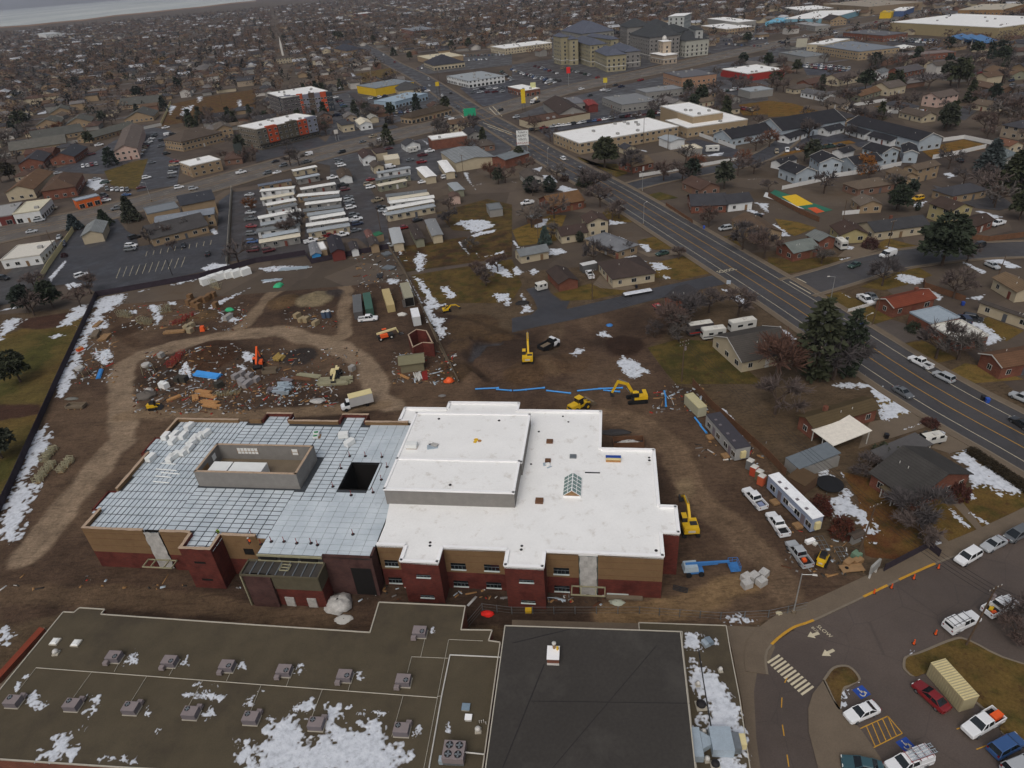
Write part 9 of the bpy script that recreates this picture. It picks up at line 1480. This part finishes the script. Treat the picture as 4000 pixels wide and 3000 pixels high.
for a in((3,1,800,1160,S(40,70,150),'blue wheelie bin on the arterial kerb by a thin pole'),(3,2,1890,160,S(40,80,170),'blue wheelie bin beside a black one'),(3,2,1855,140,S(30,30,36),'black wheelie bin beside a blue one'),(3,2,1018,468,S(28,28,32),'black wheelie bin on the concrete drive'),(2,1,1658,318,S(40,76,170),'blue wheelie bin across the arterial'),(3,1,1680,980,S(40,70,150),'blue wheelie bin behind the rust red roof'),(2,1,1075,830,S(30,32,44),'dark wheelie bin on the side street')):bin_(*a)
def worker(t,z,vest,label,rz):
 o=thing('person',label,'person',onroof(t,z),rz);me=bpy.data.meshes.new('body');J=[(0,0,.55),(0,.08,.8),(0,.18,1.02),(0,.2,1.12),(0,.22,1.24),(-.2,.16,1.0),(-.24,.34,.8),(-.1,.55,.7),(.2,.16,1.0),(.24,.34,.8),(.1,.55,.7),(-.12,0,.5),(-.14,.34,.42),(-.14,.12,.05),(-.14,.3,.03),(.12,0,.5),(.14,.34,.42),(.14,.12,.05),(.14,.3,.03)]
 me.from_pydata(J,[(0,1),(1,2),(2,3),(3,4),(2,5),(5,6),(6,7),(2,8),(8,9),(9,10),(0,11),(11,12),(12,13),(13,14),(0,15),(15,16),(16,17),(17,18)],[]);b=obj('body',me,o);me.materials.append(MAT('fence_dark'));sk=b.modifiers.new('skin','SKIN');rad=[.16,.17,.16,.07,.11,.08,.06,.05,.08,.06,.05,.1,.08,.06,.05,.1,.08,.06,.05]
 for v,q in zip(me.skin_vertices[0].data,rad):v.radius=(q,q)
 me.skin_vertices[0].data[0].use_root=True;b.modifiers.new('sub','SUBSURF').levels=1;lump(o,'hard_hat','trim',.15,.17,.14,3).location=(0,.22,1.28);v=MB().tube((0,.02,.62),(0,.19,1.06),.2,10,r2=.19).build('vest','flat',o,color=vest)
worker((0,2,1900,1300),ZD+.06,S(170,220,40),'person in a yellow green vest crouching at the deck edge',R(120));worker((0,2,2168,1385),ZD+.06,S(230,90,30),'person in an orange vest kneeling at the deck corner',R(60))
def litter():
 V,F,Cc=[],[],[];r=np.random.default_rng(3);zones=[(0,1,1050,950,2150,1200,150),(0,1,1250,1380,2212,1659,230),(0,2,1150,0,2212,260,260),(1,2,0,0,700,200,180),(1,1,0,1350,900,1659,120),(1,1,1180,1380,1750,1659,150),(0,1,640,1080,1000,1659,170),(1,1,850,500,1300,900,110),(1,3,900,60,2212,230,40),(2,3,0,150,800,260,25),(2,2,1200,0,1700,250,70),(3,2,150,1230,800,1659,50),(2,2,1600,500,2212,700,40),(0,3,0,0,2200,120,20),(1,1,250,1000,700,1180,50)]
 cols=[S(190,190,188)]*2+[S(150,116,78)]*3+[S(120,118,116)]*3+[S(90,60,44)]*2+[S(60,56,52)]*3+[S(170,182,192)]*2+[S(150,50,40)]
 for c,rr,x0,y0,x1,y1,n in zones:
  for k in range(int(n*1.5)):
   p=G((c,rr,r.uniform(x0,x1),r.uniform(y0,y1)));z=hz((p.x,p.y));L,w,a=r.uniform(.1,.9)*(2.6 if r.random()<.25 else 1),r.uniform(.05,.4),r.uniform(0,6.28);k0=len(V);cs,sn=math.cos(a),math.sin(a);h=r.uniform(.03,.18);cl=cols[r.integers(len(cols))]
   for zz in(z-.03,z+h):
    for dx,dy in((-1,-1),(1,-1),(1,1),(-1,1)):V.append((p.x+dx*L/2*cs-dy*w/2*sn,p.y+dx*L/2*sn+dy*w/2*cs,zz));Cc.append((*cl,1))
   F+=[tuple(k0+i for i in f)for f in((4,5,6,7),(0,1,5,4),(1,2,6,5),(2,3,7,6),(3,0,4,7))]
 me=np_mesh('rubble',V,F,'far_col');me.color_attributes.new('Col','FLOAT_COLOR','POINT').data.foreach_set('color',np.array(Cc,np.float32).ravel());struct(obj('rubble',me),'stuff')
litter()
# -- the scattered town behind
FREE={}
def build_grid():
 for x,y,r in OCC:FREE.setdefault((int(x//30),int(y//30)),[]).append((x,y,r))
build_grid()
def taken(x,y,r):
 i,j=int(x//30),int(y//30)
 for a in(-1,0,1):
  for b in(-1,0,1):
   for ox,oy,orr in FREE.get((i+a,j+b),()):
    if(ox-x)**2+(oy-y)**2<(orr+r)**2:return True
 return False
def take(x,y,r):FREE.setdefault((int(x//30),int(y//30)),[]).append((x,y,r))
NOGO=[SITE,PARK,line(0,1,(-900,420),(0,290),(640,330),(1000,200),(1900,-40),(2100,-60),(2300,-30),(2000,640),(840,900),(-300,1000)),line(1,1,(0,612),(0,100),(1150,-60),(1600,0),(1700,330),(1160,500),(470,620)),line(1,0,(0,1620),(620,1400),(870,1360),(1300,1420),(1750,1500),(1700,1659),(0,1659)),line(2,1,(0,1210),(1300,930),(1480,1130),(2180,1659),(0,1659)),line(1,1,(1160,490),(1800,390),(2212,320),(2212,960),(1500,1000)),line(2,0,(1930,900),(2212,860),(2400,950),(2000,1010)),line(3,0,(0,860),(200,885),(480,970),(0,1020)),line(3,0,(1310,1290),(1690,1205),(1880,1250),(1420,1370)),line(0,0,(1400,1090),(1480,890),(2212,760),(2212,940)),line(2,0,(0,480),(1250,560),(2212,330),(2212,470),(900,1000),(0,1000)),line(1,0,(1300,480),(2212,430),(2212,960),(1960,950),(1480,650)),line(0,0,(600,1480),(1000,1080),(1560,1080),(1900,1400),(1500,1650),(600,1700)),line(1,0,(860,640),(1170,580),(1240,640),(900,720)),line(1,0,(660,830),(780,800),(1740,860),(1260,990),(960,900)),line(3,0,(60,1210),(1200,1230),(1200,1270),(60,1340)),line(3,0,(280,530),(720,570),(700,660),(340,660)),line(3,0,(1000,300),(1500,330),(1480,410),(1040,400))]
def clear_many(X,Y,r):
 ok=(ldist(X,Y,ROAD_A)>11+r)&(ldist(X,Y,STATE)>16+r)&(ldist(X,Y,SIDE_B)>7+r)&(ldist(X,Y,SIDE_C)>6+r)&((Y>120)|(X>104))
 for g in NOGO:ok&=sdist(X,Y,g)<-r
 return ok|(np.hypot(X,Y)>1100)
def okay(L,r):return[p for p,k in zip(L,clear_many(np.array([p[-2]for p in L],float),np.array([p[-1]for p in L],float),r))if k]
TH=R(15);ROOFS=[S(72,66,64),S(84,76,70),S(66,66,70),S(98,86,74),S(82,64,56),S(108,104,102),S(92,74,60),S(60,58,60)];WALLS=[WC['crm'],WC['tan'],S(180,176,170),S(120,92,78),WC['gry'],S(150,136,118)]
cand=[]
for i in range(-190,260):
 for j in range(3,170):
  gx,gy=i*19.0,j*27.0 if j%2 else j*27.0-5;gx+=random.uniform(-3,3);gy+=random.uniform(-2,2);x,y=gx*math.cos(TH)-gy*math.sin(TH),gx*math.sin(TH)+gy*math.cos(TH)
  if y<90 or i%9==0:continue
  px,py=pix((x,y,3))
  d=math.hypot(x,y)
  if-120<px<4120 and-60<py<2400 and d<3400 and(d<1500 or random.random()<.8):cand.append((d,x,y))
cand=okay(sorted(cand),7.5);near=[];farh=[]
for d,x,y in cand:
 if taken(x,y,7.5 if d<1100 else 6):continue
 take(x,y,8);(near if len(near)<260 else farh).append((x,y))
RN=['slate','taupe','charcoal','tan','umber','grey','brown','dark']
def zone(x,y):return('beyond' if y>484+.85*(x+12)else 'before')+' the cross road, '+('left' if x<float(np.interp(y,RY,RX))else 'right')+' of the arterial'
RY,RX=[v.y for v in ROAD_A],[v.x for v in ROAD_A]
for n,(x,y)in enumerate(near):
 l,w=random.uniform(12,19),random.uniform(8,10.5);two=random.random()<.25;k=random.randrange(8);house_at(Vector((x,y)),l,w,TH+random.choice((0,math.pi/2))+R(random.uniform(-4,4)),5.3 if two else 3.0,random.choice(('gable','gable','hip')),ROOFS[k],random.choice(WALLS),('tall ' if two else 'low ')+RN[k]+' roofed house '+zone(x,y),group='town houses behind the site',windows=math.hypot(x,y)<520)
def inst(bv,bf,X,Y,S_,A,cols,H_=None):
 n,k=len(X),len(bv);c,s=np.cos(A)[:,None],np.sin(A)[:,None];V=np.empty((n,k,3));V[...,0]=X[:,None]+(bv[:,0]*c-bv[:,1]*s)*S_[:,None];V[...,1]=Y[:,None]+(bv[:,0]*s+bv[:,1]*c)*S_[:,None];V[...,2]=bv[:,2]*(S_ if H_ is None else H_)[:,None];return V.reshape(-1,3),(bf[None]+np.arange(n)[:,None,None]*k).reshape(-1,bf.shape[1])
def stuff_mesh(name,V,F,C_):me=np_mesh(name,V,F,'far_col');me.color_attributes.new('Col','FLOAT_COLOR','POINT').data.foreach_set('color',np.concatenate([C_,np.ones((len(C_),1))],1).astype(np.float32).ravel());return struct(obj(name,me),'stuff')
hv=np.array([(-7,-4.5,0),(7,-4.5,0),(7,4.5,0),(-7,4.5,0),(-7,-4.5,3),(7,-4.5,3),(7,4.5,3),(-7,4.5,3),(-7.4,-5,2.9),(7.4,-5,2.9),(7.4,5,2.9),(-7.4,5,2.9),(-7.4,0,5.2),(7.4,0,5.2)]);hf=np.array([(0,1,5,4),(1,2,6,5),(2,3,7,6),(3,0,4,7),(8,9,13,12),(10,11,12,13),(5,6,13,13),(7,4,12,12)]);hf=np.array([(a,b,c)for q in hf for a,b,c in((q[0],q[1],q[2]),(q[0],q[2],q[3]))if len({a,b,c})==3])
X=np.array([p[0]for p in farh]);Y=np.array([p[1]for p in farh]);n=len(X);V,F=inst(hv,hf,X,Y,rng.uniform(.85,1.25,n),TH+rng.integers(0,2,n)*math.pi/2,None);C_=np.zeros((n,14,3));C_[:,:8]=np.array(WALLS)[rng.integers(0,len(WALLS),n)][:,None];C_[:,8:]=np.array(ROOFS+[S(170,172,176)])[rng.integers(0,len(ROOFS)+1,n)][:,None];stuff_mesh('distant_houses',V,F,C_.reshape(-1,3))
tc=[]
for x,y in near+farh:
 for k in range(4 if len(tc)<9000 else 2):
  a,d=random.uniform(0,6.28),random.uniform(9,17);tc.append((x+d*math.cos(a),y+d*math.sin(a)))
for k in range(900):
 x,y=random.uniform(-420,420),random.uniform(190,760);tc.append((x,y))
tc=okay(sorted([p for p in tc if-60<pix((p[0],p[1],4))[0]<4060],key=lambda p:p[0]**2+p[1]**2),.5);nt_,ft=0,[];TN=['greyish ','fawn ','ashen ','reddish ','pale '];TL={'bare':'leafless tree','pine':'dark green pine','spruce':'dark pointed spruce'}
for x,y in tc:
 px,py=pix((x,y,4));d=math.hypot(x,y)
 if not(-60<px<4060 and-40<py<1500):continue
 if d<1100 and taken(x,y,.5):continue
 if nt_<330:nt_+=1;k=random.choices(('bare','pine','spruce'),(.82,.1,.08))[0];h=random.uniform(6,11)if k=='bare' else random.uniform(7,13);ci=random.randrange(5);tree_at(x,y,h,k,('small ' if h<8 else 'medium ' if h<9.7 else 'tall ')+(TN[ci]if k=='bare' else '')+TL[k]+' '+zone(x,y),'trees between the town houses',col=TWG[ci]if k=='bare' else None,w=1.0 if k=='bare' else .8,far=d>240);take(x,y,1.0)
 else:ft.append((x,y))
ft=np.array(ft);dd=np.hypot(ft[:,0],ft[:,1]);r_=np.random.default_rng(5)
def cloud(n,sx,sz,z0,size,seed):
 r=np.random.default_rng(seed);P=r.normal(size=(n,3));P/=np.linalg.norm(P,axis=1)[:,None];P*=r.uniform(.4,1,n)[:,None]**.5;P=P*[sx,sx,sz]+[0,0,z0];D=r.normal(size=(n,3));D[:,2]*=.8;return quads(P,D*size*.6,np.full(n,size*.42),r)
ev=r_.random(len(ft))<.16
for nm,sel,prot,pal in(('distant_bare_trees',~ev,cloud(34,3.6,2.9,5.0,1.7,1),[S(88,76,72),S(98,82,75),S(80,73,71),S(100,82,70),S(94,86,82),S(108,86,66)]),('distant_evergreens',ev,cloud(30,1.9,4.2,5.2,2.0,2),[S(30,36,32),S(36,42,34),S(28,32,32)])):
 q=ft[sel];n=len(q);V,F=inst(prot[0],prot[1],q[:,0],q[:,1],r_.uniform(.7,1.35,n),r_.uniform(0,6.28,n),None);C_=np.repeat(np.array(pal)[r_.integers(0,len(pal),n)],len(prot[0]),0)*r_.uniform(.8,1.2,(n*len(prot[0]),1));stuff_mesh(nm,V,F,C_)
V,F=[],[]
for x,y in near[60:]+farh[:2600]:
 if random.random()<.3:
  cx,cy=x+random.uniform(-12,12),y+random.uniform(-12,12)
  if math.hypot(x,y)<1100 and taken(cx,cy,1):continue
  a,L,w=TH+random.choice((0,1.57)),random.uniform(2,7),random.uniform(.8,2.2);m=9;k=len(V);V+=[(cx+L*math.cos(t)*(.7+.5*random.random())*math.cos(a)-w*math.sin(t)*math.sin(a),cy+L*math.cos(t)*(.7+.5*random.random())*math.sin(a)+w*math.sin(t)*math.cos(a),.06)for t in[6.283*i/m for i in range(m)]];F.append(tuple(range(k,k+m)))
me=bpy.data.meshes.new('distant_snow');me.from_pydata(V,[],F);me.materials.append(MAT('snow'));struct(obj('distant_snow',me),'stuff')
for j in range(6,120,2):
 for a,b in((-1500,-20),(30,1500)):
  gy=j*27.0+12;p=[Vector((gx*math.cos(TH)-gy*math.sin(TH),gx*math.sin(TH)+gy*math.cos(TH)))for gx in range(a,b,60)];p=[v for v in p if-200<pix((v.x,v.y,0))[0]<4200 and v.y>420];p=okay(p,1)if p else[]
  run=[]
  for v in p+[None]:
   if v is None or(run and(v-run[-1]).length>65):
    if len(run)>1:strip('lane',run,-3.2,3.2,.02,'asphalt',S(84,80,80))
    run=[]
   if v is not None:run.append(v)
# -- lake, reed flats, far hills
shore=[G((0,0,x,y))for x,y in((-700,300),(0,232),(250,215),(500,188),(750,165),(1000,130),(1250,108),(1500,80),(1750,56),(2000,24),(2212,6))];farp=[v.normalized()*23000 for v in shore][::-1];flat=[v*.93 for v in shore]
m,nt,p=new_mat('lake_ice');p.inputs['Roughness'].default_value=.22;nt.links.new(ramp(nt,noise(nt,.0016,6,vec=pos(nt,(1,.35,1))),[(.35,S(176,182,180)),(.55,S(214,218,210)),(.7,S(232,234,226))]),p.inputs['Base Color'])
sheet('lake',shore+farp+[Vector((-26000,16000))],.5,'lake_ice');mat('reeds',S(120,92,66),.95,.25,.01,fine=.05);sheet('reed_flats',flat+shore[::-1],.4,'reeds');sheet('field',[G((2,0,x,y))for x,y in((1700,12),(2100,0),(2600,-8),(2600,22),(2100,24))],.4,'reeds')
mat('hill',S(74,72,74),.95,.3,.0008,fine=.004);V,F=[],[];k=60
for i in range(k+1):
 a=R(150-95*i/k);d=25000;h=280+250*float(fbm(np.array([i*7.0]),np.array([3.0]),40,8)[0]);V+=[(d*math.cos(a),d*math.sin(a),-5),((d+2500)*math.cos(a),(d+2500)*math.sin(a),h*.55),((d+6000)*math.cos(a),(d+6000)*math.sin(a),h),((d+12000)*math.cos(a),(d+12000)*math.sin(a),-5)]
for i in range(k):F+=[(4*i+j,4*i+4+j,4*i+5+j,4*i+1+j)for j in range(3)]
struct(obj('hills',np_mesh('hills',V,F,'hill',True)))
# -- the damp air
hm=bpy.data.materials.new('haze_air');hm.use_nodes=True;nt=hm.node_tree;nt.nodes.clear();ou=N(nt,'OutputMaterial');vo=N(nt,'VolumePrincipled');vo.inputs['Color'].default_value=(.74,.80,.92,1);vo.inputs['Density'].default_value=5.5e-5;vo.inputs['Anisotropy'].default_value=.0;nt.links.new(vo.outputs[0],ou.inputs['Volume'])
struct(MB().hexa([(-35000,-400,-2),(35000,-400,-2),(35000,41000,-2),(-35000,41000,-2),(-35000,-400,640),(35000,-400,640),(35000,41000,640),(-35000,41000,640)]).build('haze',hm),'stuff')
# -- labels: tell look-alikes apart by their place
ORD=['leftmost','second from the left','third from the left','fourth from the left','fifth from the left','sixth from the left','seventh from the left','eighth from the left','ninth from the left','tenth from the left','eleventh from the left','twelfth from the left','thirteenth from the left','fourteenth from the left']
bpy.context.view_layer.update();by={}
for o in THINGS:by.setdefault(o['label'],[]).append(o)
for lab,os_ in by.items():
 if 1<len(os_)<=20:
  os_.sort(key=lambda o:pix(o.matrix_world.translation)[0]);n=len(os_)
  for i,o in enumerate(os_):
   j=n-1-i;t='rightmost' if j==0 else ORD[i]if i<len(ORD)else['','second','third','fourth','fifth','sixth'][j]+' from the right'
   o['label']=' '.join((lab+', '+t).split()[:16]);o['group']=o.get('group')or os_[0].name.split('.')[0].replace('_',' ')+'s'
